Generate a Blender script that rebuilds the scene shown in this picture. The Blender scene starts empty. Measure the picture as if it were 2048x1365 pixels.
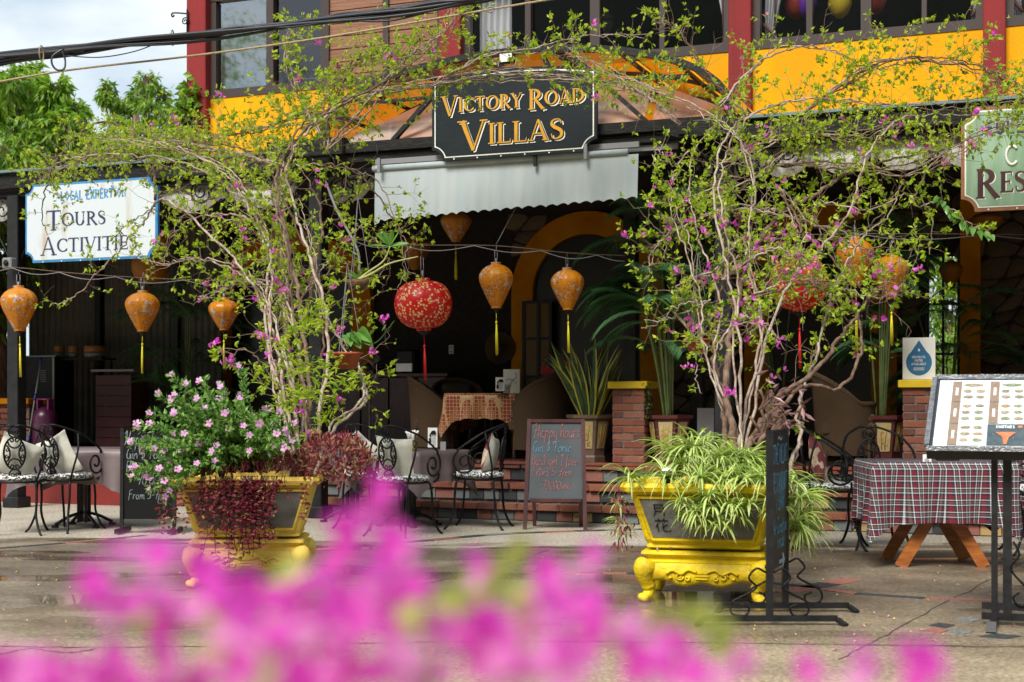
import bpy, math, random
from math import sin, cos, pi, radians, sqrt
from mathutils import Vector, Matrix, noise as mnoise

random.seed(11)
SC = bpy.context.scene
COL = SC.collection
# ------------------------------------------------------------------ camera, world, sun, exposure
FPX, CX, HZ, EYE = 2844.0, 1024.0, 800.0, 1.2
cam_d = bpy.data.cameras.new('camera'); cam = bpy.data.objects.new('camera', cam_d); COL.objects.link(cam)
cam.location = (0, 0, EYE); cam.rotation_euler = (pi/2, 0, 0)
cam_d.sensor_width = 36.0; cam_d.lens = FPX/2048*36.0; cam_d.shift_y = (HZ-682.5)/2048
cam_d.clip_start = 0.05; cam_d.clip_end = 1500
cam_d.dof.use_dof = True; cam_d.dof.focus_distance = 11.0; cam_d.dof.aperture_fstop = 3.6
SC.camera = cam

SUN_EL, SUN_AZ = radians(48), radians(-152)      # azimuth of the direction TO the sun, measured from +Y towards +X
world = bpy.data.worlds.new('World'); SC.world = world; world.use_nodes = True
wn, wl = world.node_tree.nodes, world.node_tree.links
for n in list(wn): wn.remove(n)
wo = wn.new('ShaderNodeOutputWorld')
sky = wn.new('ShaderNodeTexSky'); sky.sky_type = 'NISHITA'; sky.sun_disc = False
sky.sun_elevation = SUN_EL; sky.sun_rotation = SUN_AZ
bg = wn.new('ShaderNodeBackground'); bg.inputs[1].default_value = 0.12
bg2 = wn.new('ShaderNodeBackground'); bg2.inputs[1].default_value = 0.72
tc = wn.new('ShaderNodeTexCoord'); mp = wn.new('ShaderNodeMapping'); mp.inputs['Scale'].default_value = (1, 1, 2.6)
nz = wn.new('ShaderNodeTexNoise'); nz.inputs['Scale'].default_value = 4.5; nz.inputs['Detail'].default_value = 7; nz.inputs['Roughness'].default_value = .55
cr = wn.new('ShaderNodeValToRGB')
cr.color_ramp.elements[0].position = .36; cr.color_ramp.elements[0].color = (.36, .43, .49, 1)
cr.color_ramp.elements[1].position = .66; cr.color_ramp.elements[1].color = (.66, .71, .75, 1)
cr2 = wn.new('ShaderNodeValToRGB'); cr2.color_ramp.elements[0].position = .25; cr2.color_ramp.elements[0].color = (.75, .75, .75, 1)
cr2.color_ramp.elements[1].position = .5; cr2.color_ramp.elements[1].color = (1, 1, 1, 1)
mx = wn.new('ShaderNodeMixShader')
wl.new(tc.outputs['Generated'], mp.inputs[0]); wl.new(mp.outputs[0], nz.inputs[0]); wl.new(nz.outputs[0], cr.inputs[0])
wl.new(nz.outputs[0], cr2.inputs[0]); wl.new(cr.outputs[0], bg2.inputs[0]); wl.new(sky.outputs[0], bg.inputs[0])
wl.new(cr2.outputs[0], mx.inputs[0]); wl.new(bg.outputs[0], mx.inputs[1]); wl.new(bg2.outputs[0], mx.inputs[2]); wl.new(mx.outputs[0], wo.inputs[0])
sd = bpy.data.lights.new('sun', 'SUN'); sd.energy = 2.35; sd.angle = radians(24); sd.color = (1, .95, .86)
so = bpy.data.objects.new('sun', sd); COL.objects.link(so); so.location = (0, -5, 20)
sdir = Vector((sin(SUN_AZ)*cos(SUN_EL), cos(SUN_AZ)*cos(SUN_EL), sin(SUN_EL)))
so.rotation_euler = (-sdir).to_track_quat('-Z', 'Y').to_euler()
SC.view_settings.view_transform = 'Standard'; SC.view_settings.look = 'None'
SC.view_settings.exposure = 1.2; SC.view_settings.gamma = 1; SC.view_settings.use_curve_mapping = False
SC.render.engine = 'CYCLES'
SC.cycles.max_bounces = 5; SC.cycles.diffuse_bounces = 2; SC.cycles.glossy_bounces = 3; SC.cycles.transmission_bounces = 4
SC.cycles.transparent_max_bounces = 8; SC.cycles.caustics_reflective = False; SC.cycles.caustics_refractive = False
SC.cycles.use_denoising = True

# ------------------------------------------------------------------ frames
TH = radians(21.5); CT, ST = cos(TH), sin(TH); D0 = 14.1
def F(s, t, z=0.0): return Vector((s*CT + t*ST, D0 - s*ST + t*CT, z))
def P(px, py, D): return Vector(((px-CX)/FPX*D, D, EYE + (HZ-py)/FPX*D))
def fp(px, py, t):
    a = (px-CX)/FPX; D = (t + D0*CT)/(a*ST + CT)
    return D*(a*CT - ST) + D0*ST, EYE + (HZ-py)/FPX*D      # (s, z)
def G(px, py):                                              # point of the ground seen at this pixel
    D = EYE*FPX/(py-HZ); return Vector(((px-CX)/FPX*D, D, 0))

# ------------------------------------------------------------------ mesh builder
class MB:
    def __init__(s): s.v = []; s.f = []; s.r = []; s.sm = []; s.cur = 0.0
    def add(s, vs, fs, smooth=False):
        o = len(s.v); s.v += [tuple(p) for p in vs]
        for f in fs: s.f.append(tuple(i+o for i in f)); s.r.append(s.cur); s.sm.append(smooth)
    def box(s, c, d, rot=0.0, bev=0.0):
        cx, cy, cz = c; hx, hy, hz = d[0]/2, d[1]/2, d[2]/2
        if bev <= 0:
            vs = [(x*hx, y*hy, z*hz) for z in (-1, 1) for x, y in ((-1,-1), (1,-1), (1,1), (-1,1))]
            fs = [(3,2,1,0), (4,5,6,7), (0,1,5,4), (1,2,6,5), (2,3,7,6), (3,0,4,7)]
        else:
            b = min(bev, hx*.9, hy*.9, hz*.9); vs = []
            for z, k in ((-hz, b), (-hz+b, 0), (hz-b, 0), (hz, b)):
                X, Y = hx-k, hy-k; q = b if k == 0 else b*.6
                vs += [(-X+q,-Y,z), (X-q,-Y,z), (X,-Y+q,z), (X,Y-q,z), (X-q,Y,z), (-X+q,Y,z), (-X,Y-q,z), (-X,-Y+q,z)]
            fs = [tuple(range(7,-1,-1)), tuple(range(24,32))]
            for l in range(3):
                for i in range(8): j = (i+1)%8; fs.append((l*8+i, l*8+j, l*8+8+j, l*8+8+i))
        if rot: ca, sa = cos(rot), sin(rot); vs = [(x*ca-y*sa, x*sa+y*ca, z) for x,y,z in vs]
        s.add([(x+cx, y+cy, z+cz) for x,y,z in vs], fs)
    def bar(s, a, b, w, h=None, up=(0,0,1)):              # square bar from a to b
        a, b = Vector(a), Vector(b); d = (b-a).normalized(); u = Vector(up)
        if abs(d.dot(u)) > .98: u = Vector((0,1,0))
        x = d.cross(u).normalized()*w/2; y = x.cross(d).normalized()*(h or w)/2
        vs = [a-x-y, a+x-y, a+x+y, a-x+y, b-x-y, b+x-y, b+x+y, b-x+y]
        s.add(vs, [(0,1,2,3), (7,6,5,4), (1,0,4,5), (2,1,5,6), (3,2,6,7), (0,3,7,4)])
    def tube(s, pts, r, n=6, r1=None, closed=False, smooth=True):
        pts = [Vector(p) for p in pts]; m = len(pts)
        if m < 2: return
        rs = r if isinstance(r, (list, tuple)) else [r + ((r1 if r1 is not None else r)-r)*i/(m-1) for i in range(m)]
        vs = []; prev = None
        for i, p in enumerate(pts):
            if closed: d = pts[(i+1)%m]-pts[i-1]
            else: d = pts[min(i+1,m-1)]-pts[max(i-1,0)]
            if d.length < 1e-9: d = Vector((0,0,1))
            d.normalize()
            if prev is None:
                u = Vector((0,0,1)) if abs(d.z) < .9 else Vector((0,1,0)); x = d.cross(u).normalized()
            else:
                x = prev - d*prev.dot(d)
                if x.length < 1e-6: x = d.orthogonal()
                x.normalize()
            prev = x; y = d.cross(x)
            for k in range(n): a = 2*pi*k/n; vs.append(p + (x*cos(a)+y*sin(a))*rs[i])
        fs = []
        for i in range(m if closed else m-1):
            j = (i+1)%m
            for k in range(n): l = (k+1)%n; fs.append((i*n+k, i*n+l, j*n+l, j*n+k))
        if not closed and n > 3: fs += [tuple(range(n-1,-1,-1)), tuple(range((m-1)*n, m*n))]
        s.add(vs, fs, smooth)
    def lathe(s, prof, n=24, c=(0,0,0), smooth=True, lobes=0, lobe=0.0, a0=0.0):
        vs = []; m = len(prof)
        for r, z in prof:
            for k in range(n):
                a = a0+2*pi*k/n; q = r*(1 + (lobe*abs(cos(a*lobes/2)) - lobe if lobes else 0)); vs.append((c[0]+q*cos(a), c[1]+q*sin(a), c[2]+z))
        fs = [(i*n+k, i*n+(k+1)%n, (i+1)*n+(k+1)%n, (i+1)*n+k) for i in range(m-1) for k in range(n)]
        if prof[0][0] > 1e-4: fs.append(tuple(range(n-1,-1,-1)))
        if prof[-1][0] > 1e-4: fs.append(tuple(range((m-1)*n, m*n)))
        s.add(vs, fs, smooth)
    def loft(s, secs, c=(0,0,0), q=.12, smooth=False):      # sections (hx, hy, z), chamfered corners
        vs = []
        for hx, hy, z in secs:
            b = min(hx,hy)*q
            vs += [(c[0]+x, c[1]+y, c[2]+z) for x,y in ((-hx+b,-hy), (hx-b,-hy), (hx,-hy+b), (hx,hy-b), (hx-b,hy), (-hx+b,hy), (-hx,hy-b), (-hx,-hy+b))]
        fs = [tuple(range(7,-1,-1)), tuple(range(8*len(secs)-8, 8*len(secs)))]
        for l in range(len(secs)-1):
            for i in range(8): j = (i+1)%8; fs.append((l*8+i, l*8+j, l*8+8+j, l*8+8+i))
        s.add(vs, fs, smooth)
    def grid(s, rows, smooth=True, closed=False):
        n = len(rows[0]); vs = [p for r in rows for p in r]
        fs = [(i*n+k, i*n+(k+1)%n, (i+1)*n+(k+1)%n, (i+1)*n+k) for i in range(len(rows)-1) for k in range(n if closed else n-1)]
        s.add(vs, fs, smooth)
    def prism(s, poly, y0, y1, plane='xz'):                  # polygon (x,z) extruded along y
        n = len(poly)
        if plane == 'xz': vs = [(x,y0,z) for x,z in poly] + [(x,y1,z) for x,z in poly]
        else: vs = [(x,z,y0) for x,z in poly] + [(x,z,y1) for x,z in poly]
        fs = [tuple(range(n)), tuple(range(2*n-1, n-1, -1))] + [((i+1)%n, i, n+i, n+(i+1)%n) for i in range(n)]
        s.add(vs, fs)
    def mesh(s, name, mat):
        me = bpy.data.meshes.new(name); me.from_pydata(s.v, [], s.f)
        at = me.attributes.new('rnd', 'FLOAT', 'FACE'); at.data.foreach_set('value', s.r)
        me.polygons.foreach_set('use_smooth', s.sm)
        for m in (mat if isinstance(mat, (list, tuple)) else [mat]): me.materials.append(m)
        me.update(); return me
    def build(s, name, mat, parent=None, **kw): return link(name, s.mesh(name, mat), parent, **kw)

def link(name, me, parent=None, loc=None, rot=None, scale=None, label=None, kind=None, cat=None, group=None):
    o = bpy.data.objects.new(name, me); COL.objects.link(o)
    if parent: o.parent = parent
    if loc is not None: o.location = loc
    if rot is not None: o.rotation_euler = rot if isinstance(rot, (tuple, list, Vector)) or hasattr(rot, 'order') else (0,0,rot)
    if scale is not None: o.scale = scale if isinstance(scale, (tuple, list)) else (scale,)*3
    for k, v in (('label', label), ('kind', kind), ('category', cat), ('group', group)):
        if v: o[k] = v
    return o
def thing(name, label, cat, loc=(0,0,0), rz=0.0, group=None): return link(name, None, None, loc, (0,0,rz), None, label, None, cat, group)
def fthing(name, label, cat, s=0, t=0, z=0, group=None, rz=0.0): return thing(name, label, cat, F(s,t,z), -TH+rz, group)
def copy_tree(o, parent=None):
    c = o.copy(); COL.objects.link(c)
    if parent: c.parent = parent; c.matrix_parent_inverse = o.matrix_parent_inverse.copy()
    for ch in list(o.children): copy_tree(ch, c)
    return c
def relabel(o, label, loc=None, rz=None, scale=None):
    o['label'] = label
    if loc is not None: o.location = loc
    if rz is not None: o.rotation_euler = (0,0,rz)
    if scale is not None: o.scale = (scale,)*3 if not isinstance(scale, (tuple,list)) else scale
    return o

# ------------------------------------------------------------------ materials
def mat(name, c, c2=None, sc=8.0, rough=.6, metal=0.0, bump=0.0, bsc=None, detail=4, trans=0.0, spec=.5, rnd=None, stretch=None, emit=None, alpha=None, mixlo=.35, mixhi=.65, coat=0.0, tcol=None):
    m = bpy.data.materials.new(name); m.use_nodes = True; nt = m.node_tree; N, L = nt.nodes, nt.links
    b = N['Principled BSDF']; out = N['Material Output']
    b.inputs['Roughness'].default_value = rough; b.inputs['Metallic'].default_value = metal
    b.inputs['Specular IOR Level'].default_value = spec; b.inputs['Coat Weight'].default_value = coat
    b.inputs['Base Color'].default_value = (*c, 1)
    tco = N.new('ShaderNodeTexCoord'); mpn = N.new('ShaderNodeMapping'); L.new(tco.outputs['Object'], mpn.inputs[0])
    if stretch: mpn.inputs['Scale'].default_value = stretch
    colout = None
    if c2 is not None:
        n = N.new('ShaderNodeTexNoise'); n.inputs['Scale'].default_value = sc; n.inputs['Detail'].default_value = detail
        r = N.new('ShaderNodeValToRGB'); r.color_ramp.elements[0].position = mixlo; r.color_ramp.elements[1].position = mixhi
        r.color_ramp.elements[0].color = (*c, 1); r.color_ramp.elements[1].color = (*c2, 1)
        L.new(mpn.outputs[0], n.inputs[0]); L.new(n.outputs[0], r.inputs[0]); colout = r.outputs[0]
    if rnd is not None:                                       # per-piece variation: list of colours
        a = N.new('ShaderNodeAttribute'); a.attribute_name = 'rnd'; r = N.new('ShaderNodeValToRGB')
        els = r.color_ramp.elements
        while len(els) < len(rnd): els.new(.5)
        for i, col in enumerate(rnd): els[i].position = i/(len(rnd)-1); els[i].color = (*col, 1)
        L.new(a.outputs['Fac'], r.inputs[0])
        if colout is None: colout = r.outputs[0]
        else:
            mm = N.new('ShaderNodeMix'); mm.data_type = 'RGBA'; mm.inputs[0].default_value = .6
            L.new(colout, mm.inputs[6]); L.new(r.outputs[0], mm.inputs[7]); colout = mm.outputs[2]
    if colout is not None: L.new(colout, b.inputs['Base Color'])
    if bump:
        n = N.new('ShaderNodeTexNoise'); n.inputs['Scale'].default_value = bsc or sc*3; n.inputs['Detail'].default_value = 5
        bp = N.new('ShaderNodeBump'); bp.inputs['Strength'].default_value = bump; bp.inputs['Distance'].default_value = .02
        L.new(mpn.outputs[0], n.inputs[0]); L.new(n.outputs[0], bp.inputs['Height']); L.new(bp.outputs[0], b.inputs['Normal'])
    if emit: b.inputs['Emission Color'].default_value = (*emit[0], 1); b.inputs['Emission Strength'].default_value = emit[1]
    if alpha is not None: b.inputs['Alpha'].default_value = alpha
    if trans:
        t = N.new('ShaderNodeBsdfTranslucent'); mxs = N.new('ShaderNodeMixShader'); mxs.inputs[0].default_value = trans
        if tcol: t.inputs[0].default_value = (*tcol, 1)
        elif colout is not None: L.new(colout, t.inputs[0])
        else: t.inputs[0].default_value = (*c, 1)
        L.new(b.outputs[0], mxs.inputs[1]); L.new(t.outputs[0], mxs.inputs[2]); L.new(mxs.outputs[0], out.inputs[0])
    return m
def nodes(m): return m.node_tree.nodes, m.node_tree.links, m.node_tree.nodes['Principled BSDF']

M = {}
M['black'] = mat('black_metal', (.006,.006,.007), (.014,.014,.015), 12, spec=.35, rough=.5, bump=.15)
M['beam'] = mat('weathered_black_timber', (.007,.007,.007), (.03,.027,.024), 9, spec=.25, rough=.7, bump=.5, stretch=(1,1,4), mixlo=.45, mixhi=.8)
M['iron'] = mat('wrought_iron', (.007,.007,.008), spec=.3, rough=.4, metal=.3, bump=.3, bsc=90)
M['yellow_wall'] = mat('yellow_plaster', (.82,.40,.004), (.70,.31,.006), 1.4, rough=.85, spec=.15, stretch=(1.5,1,.5), bump=.25, bsc=45)
M['red_wall'] = mat('dark_red_plaster', (.25,.032,.035), (.20,.03,.03), 2.2, spec=.15, stretch=(2,1,.4), rough=.8, bump=.3, bsc=60)
M['arch_yellow'] = mat('ochre_plaster', (.62,.25,.008), (.48,.17,.006), 3, spec=.1, rough=.8, bump=.25, bsc=30)
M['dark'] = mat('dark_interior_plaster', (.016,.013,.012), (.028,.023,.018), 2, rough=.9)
M['frame'] = mat('brown_window_frame', (.05,.035,.032), rough=.4)
M['stone'] = mat('rubble_stone', (.10,.07,.045), (.20,.15,.10), 5, rough=.85, bump=.8, bsc=14, rnd=[(.03,.02,.015), (.09,.06,.04), (.17,.12,.075)])
M['mortar'] = mat('dark_mortar', (.025,.02,.017), (.015,.012,.01), 20, rough=.95, bump=.5)
M['brickmortar'] = mat('grey_mortar', (.22,.19,.17), (.13,.11,.1), 25, rough=.95, bump=.6)
M['brick'] = [mat('brick_red%d' % i, c, c2, 14, rough=.8, bump=.6, bsc=60) for i, (c, c2) in enumerate(
    [((.34,.10,.055), (.20,.07,.05)), ((.42,.13,.065), (.24,.09,.06)), ((.26,.085,.055), (.11,.055,.045)), ((.44,.18,.11), (.27,.12,.09))])]
M['canvas'] = mat('white_canvas', (.40,.46,.49), (.47,.52,.53), 1.6, rough=.8, bump=.3, bsc=9, trans=.15, stretch=(3,1,.25), spec=.2)
M['valance'] = mat('dirty_canvas', (.80,.80,.78), (.42,.39,.34), 6, rough=.75, bump=.2, bsc=12, trans=.25, stretch=(3,1,.4), mixlo=.5, mixhi=.9)
M['wood'] = mat('varnished_timber', (.42,.14,.03), (.27,.08,.02), 6, rough=.35, bump=.2, stretch=(1,1,6))
M['darkwood'] = mat('dark_stained_timber', (.085,.03,.03), (.05,.02,.025), 10, rough=.4, bump=.2, stretch=(1,1,.2))
M['siding'] = mat('stained_siding', (.27,.125,.065), (.19,.08,.045), 4, rough=.45, bump=.25, stretch=(.3,1,6))
M['white'] = mat('white_paint', (.8,.8,.78), rough=.5)
M['rope'] = mat('hemp_rope', (.30,.22,.12), (.42,.33,.2), 60, rough=.9, bump=.5)
M['terracotta'] = mat('terracotta', (.42,.10,.04), (.30,.06,.03), 12, rough=.8, bump=.4)
M['bark'] = mat('vine_bark', (.10,.052,.03), (.24,.165,.12), 18, rough=.85, bump=.8, bsc=60, stretch=(1,1,.5), mixlo=.4, mixhi=.75)
M['twig'] = mat('pale_twigs', (.30,.21,.15), (.13,.07,.04), 9, rough=.85, rnd=[(.14,.07,.04), (.42,.34,.27)])
M['leaf'] = mat('vine_leaf', (.16,.28,.02), rough=.42, rnd=[(.10,.21,.010), (.24,.40,.014), (.42,.56,.022), (.58,.66,.06)], trans=.55)
M['leafd'] = mat('deep_leaf', (.05,.12,.02), rough=.35, rnd=[(.02,.07,.012), (.06,.15,.02), (.13,.22,.03)], trans=.3)
M['treeleaf'] = mat('tree_leaf', (.1,.2,.02), rough=.5, rnd=[(.07,.17,.01), (.17,.34,.02), (.32,.48,.04)], trans=.45)
M['palm'] = mat('palm_leaf', (.03,.09,.03), rough=.4, rnd=[(.04,.12,.05), (.09,.24,.09), (.18,.36,.15)], trans=.3)
M['magenta'] = mat('bract', (.72,.07,.52), rough=.6, rnd=[(.66,.03,.46), (.80,.12,.68), (.88,.30,.74)], trans=.5)
M['pinkflower'] = mat('vinca_petal', (.72,.25,.62), rough=.6, rnd=[(.6,.13,.5), (.72,.3,.66), (.8,.55,.76)], trans=.4)
M['purple'] = mat('purple_leaf', (.12,.02,.03), rough=.4, rnd=[(.055,.012,.018), (.17,.02,.04), (.26,.06,.06), (.24,.17,.06)], trans=.25)
M['cable'] = mat('black_cable', (.018,.02,.028), rough=.38)
M['grey'] = mat('grey_paint', (.2,.2,.21), rough=.5)
def glassy(name, tint, refl=.35, rough=.03, base=0.0, bump=0.0):
    """window glass: part mirror, part tinted see-through"""
    m = bpy.data.materials.new(name); m.use_nodes = True; N, L = m.node_tree.nodes, m.node_tree.links
    N.remove(N['Principled BSDF']); out = N['Material Output']
    g = N.new('ShaderNodeBsdfGlossy'); g.inputs['Roughness'].default_value = rough; g.inputs[0].default_value = (.95,.97,1,1)
    t = N.new('ShaderNodeBsdfTransparent'); t.inputs[0].default_value = (*tint, 1)
    lw = N.new('ShaderNodeLayerWeight'); lw.inputs[0].default_value = refl; x = N.new('ShaderNodeMixShader'); ad = N.new('ShaderNodeMath'); ad.use_clamp = True; ad.inputs[1].default_value = base
    pw_ = N.new('ShaderNodeMath'); pw_.operation = 'POWER'; pw_.inputs[1].default_value = 3.5; lw.inputs[0].default_value = .5; L.new(lw.outputs['Facing'], pw_.inputs[0]); sc_ = N.new('ShaderNodeMath'); sc_.operation = 'MULTIPLY'; sc_.inputs[1].default_value = refl*2; L.new(pw_.outputs[0], sc_.inputs[0]); L.new(sc_.outputs[0], ad.inputs[0]); L.new(ad.outputs[0], x.inputs[0]); L.new(t.outputs[0], x.inputs[1]); L.new(g.outputs[0], x.inputs[2]); L.new(x.outputs[0], out.inputs[0])
    if bump:
        n = N.new('ShaderNodeTexNoise'); n.inputs['Scale'].default_value = 1.2; bp = N.new('ShaderNodeBump'); bp.inputs['Strength'].default_value = bump
        L.new(n.outputs[0], bp.inputs['Height']); L.new(bp.outputs[0], g.inputs['Normal'])
    return m
M['glass'] = glassy('window_glass', (.97,.98,.97), .40, base=.11, bump=.015)
M['film'] = glassy('reflective_window_film', (.55,.58,.6), .45, base=.42, bump=.01)
M['clear'] = glassy('clear_cover', (.96,.97,.97), .3, base=.04)

# ------------------------------------------------------------------ curves
def catmull(pts, n=6):
    pts = [Vector(p) for p in pts]
    if len(pts) < 3: return [pts[0].lerp(pts[-1], i/n) for i in range(n+1)]
    q = [pts[0]*2-pts[1]] + pts + [pts[-1]*2-pts[-2]]; out = []
    for i in range(1, len(q)-2):
        a, b, c, d = q[i-1:i+3]
        for k in range(n):
            t = k/n; out.append(.5*((2*b) + (c-a)*t + (2*a-5*b+4*c-d)*t*t + (3*b-a-3*c+d)*t**3))
    out.append(pts[-1]); return out
def spiral(c, r0, r1, a0, turns, ax=Vector((1,0,0)), ay=Vector((0,0,1)), n=22, ry=1.0):
    return [Vector(c) + ax*(cos(a0+turns*2*pi*i/n)*(r0+(r1-r0)*i/n)) + ay*(sin(a0+turns*2*pi*i/n)*(r0+(r1-r0)*i/n)*ry) for i in range(n+1)]
def ring(c, rx, ry, ax=Vector((1,0,0)), ay=Vector((0,0,1)), n=22): return [Vector(c)+ax*rx*cos(2*pi*i/n)+ay*ry*sin(2*pi*i/n) for i in range(n)]
def rv(s=1.0): return Vector((random.gauss(0,1), random.gauss(0,1), random.gauss(0,1)))*s

# ------------------------------------------------------------------ lettering: stroke built print, each stroke a hair above the last
TK, TN = .17, .06
def ser(x, y, w=.15): return ('l', x-w, y, x+w, y, .05, .05)
def stem(x, y0=0, y1=1): return ('l', x, y0, x, y1, TK, TK)
GL = {
 'I': (.36, [stem(.18), ser(.18,.025), ser(.18,.975)]),
 'V': (.86, [('l',.10,1,.44,.0,TK,TK*.7), ('l',.76,1,.44,.0,TN,TN), ser(.10,.975), ser(.76,.975,.12)]),
 'A': (.90, [('l',.44,1,.12,0,TN,TN), ('l',.44,1,.77,0,TK*.6,TK), ('l',.2,.34,.66,.34,TN,TN), ser(.12,.025,.12), ser(.77,.025,.15)]),
 'T': (.80, [stem(.40), ('l',.04,.965,.76,.965,.07,.07), ('l',.05,1,.02,.82,.05,.03), ('l',.75,1,.78,.82,.05,.03), ser(.4,.025)]),
 'O': (.96, [('a',.47,.5,.39,.45,0,360)]),
 'C': (.82, [('a',.47,.5,.38,.45,42,318), ('l',.75,.95,.76,.70,.04,.05), ('l',.75,.2,.77,.27,.04,.03)]),
 'D': (.92, [stem(.17), ('a',.2,.5,.60,.455,-90,90), ('l',.04,.035,.26,.035,.06,.06), ('l',.04,.965,.26,.965,.06,.06)]),
 'R': (.82, [stem(.17), ('a',.24,.73,.33,.225,-90,90), ('l',.04,.965,.26,.965,.06,.06), ('l',.2,.505,.3,.505,.05,.05), ('l',.34,.52,.76,.0,TK*.8,TK), ser(.17,.025), ('l',.7,.025,.86,.025,.05,.05)]),
 'Y': (.80, [('l',.09,1,.40,.5,TK,TK*.8), ('l',.72,1,.42,.5,TN,TN), ('l',.40,.52,.40,0,TK,TK), ser(.1,.975), ser(.71,.975,.12), ser(.4,.025)]),
 'L': (.66, [stem(.17), ser(.17,.975), ('l',.03,.035,.60,.035,.07,.07), ('l',.60,.0,.63,.2,.06,.03)]),
 'S': (.62, [('p',[(.50,.74),(.47,.90),(.30,.955),(.13,.88),(.10,.73),(.20,.60),(.36,.50),(.50,.38),(.50,.16),(.32,.045),(.14,.08),(.08,.28)],[.05,.05,.06,.09,.14,.17,.17,.17,.14,.07,.05,.05])]),
 'U': (.86, [('l',.17,.96,.17,.36,TK,TK), ('a',.42,.36,.25,.31,180,360), ('l',.67,.96,.67,.36,TN,TN), ser(.17,.975), ser(.67,.975,.12)]),
 'N': (.92, [('l',.15,0,.15,1,TN,TN), ('l',.13,1,.76,0,TK,TK), ('l',.76,1,.76,0,TN,TN), ser(.12,.975,.1), ser(.76,.975,.12), ser(.15,.025,.12)]),
 'E': (.68, [stem(.17), ('l',.03,.965,.56,.965,.065,.065), ('l',.2,.51,.48,.51,.06,.06), ('l',.03,.035,.6,.035,.065,.065), ('l',.56,1,.58,.82,.05,.03), ('l',.6,0,.64,.19,.05,.03), ('l',.48,.6,.48,.42,.04,.04)]),
}
def ribbon(mb, pts, ws, org, ax, ay, nrm, sc, lift):
    q = [Vector((x, y, 0)) for x, y in pts]; L_, R_ = [], []
    for i, p in enumerate(q):
        d = q[min(i+1,len(q)-1)]-q[max(i-1,0)]
        if (q[0]-q[-1]).length < 1e-6 and i in (0, len(q)-1): d = q[1]-q[-2]
        d.normalize(); nn = Vector((-d.y, d.x, 0))*ws[i]/2; L_.append(p+nn); R_.append(p-nn)
    to = lambda p: org + ax*(p.x*sc) + ay*(p.y*sc) + nrm*lift
    n = len(q); mb.add([to(p) for p in L_]+[to(p) for p in R_], [(i, n+i, n+i+1, i+1) for i in range(n-1)])
def glyph(mb, ch, org, ax, ay, nrm, h, sx=1.0, bold=1.0, lift0=0.0):
    adv, st = GL[ch]; k = lift0
    for s in st:
        k += .0003
        if s[0] == 'l': pts = [(s[1]*sx,s[2]), (s[3]*sx,s[4])]; ws = [s[5]*bold, s[6]*bold]
        elif s[0] == 'a':
            _, cx, cy, rx, ry, a0, a1 = s; n = 20; pts = []; ws = []
            for i in range(n+1):
                a = radians(a0+(a1-a0)*i/n); pts.append(((cx+rx*cos(a))*sx, cy+ry*sin(a)))
                ws.append((TN+(TK*1.05-TN)*abs(cos(a))**1.3)*bold)
        else:
            cv = catmull([(x*sx,y,0) for x,y in s[1]], 4); pts = [(p.x,p.y) for p in cv]; m = len(s[2])-1
            ws = []
            for i in range(len(pts)):
                f = i/4; a = int(min(f, m-1)); ws.append((s[2][a]+(s[2][a+1]-s[2][a])*(f-a))*bold)
        ribbon(mb, pts, ws, org, ax, ay, nrm, h, k)
    return adv*sx*h
def serif_line(mb, txt, org, ax, ay, nrm, h, cap=1.0, sx=1.0, gap=.03, bold=1.0, lift0=0.0):
    """small capitals; letters preceded by ^ are drawn larger by factor cap, hanging or standing on the base line"""
    x = 0; i = 0
    while i < len(txt):
        c = txt[i]; big = False
        if c == '^': i += 1; c = txt[i]; big = True
        if c == ' ': x += .42*h; i += 1; continue
        hh = h*cap if big else h; drop = (hh-h)*.55 if big else 0
        x += glyph(mb, c, org+ax*x-ay*drop, ax, ay, nrm, hh, sx, bold*(1.0 if not big else .92), lift0) + gap*h; i += 1
    return x
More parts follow.
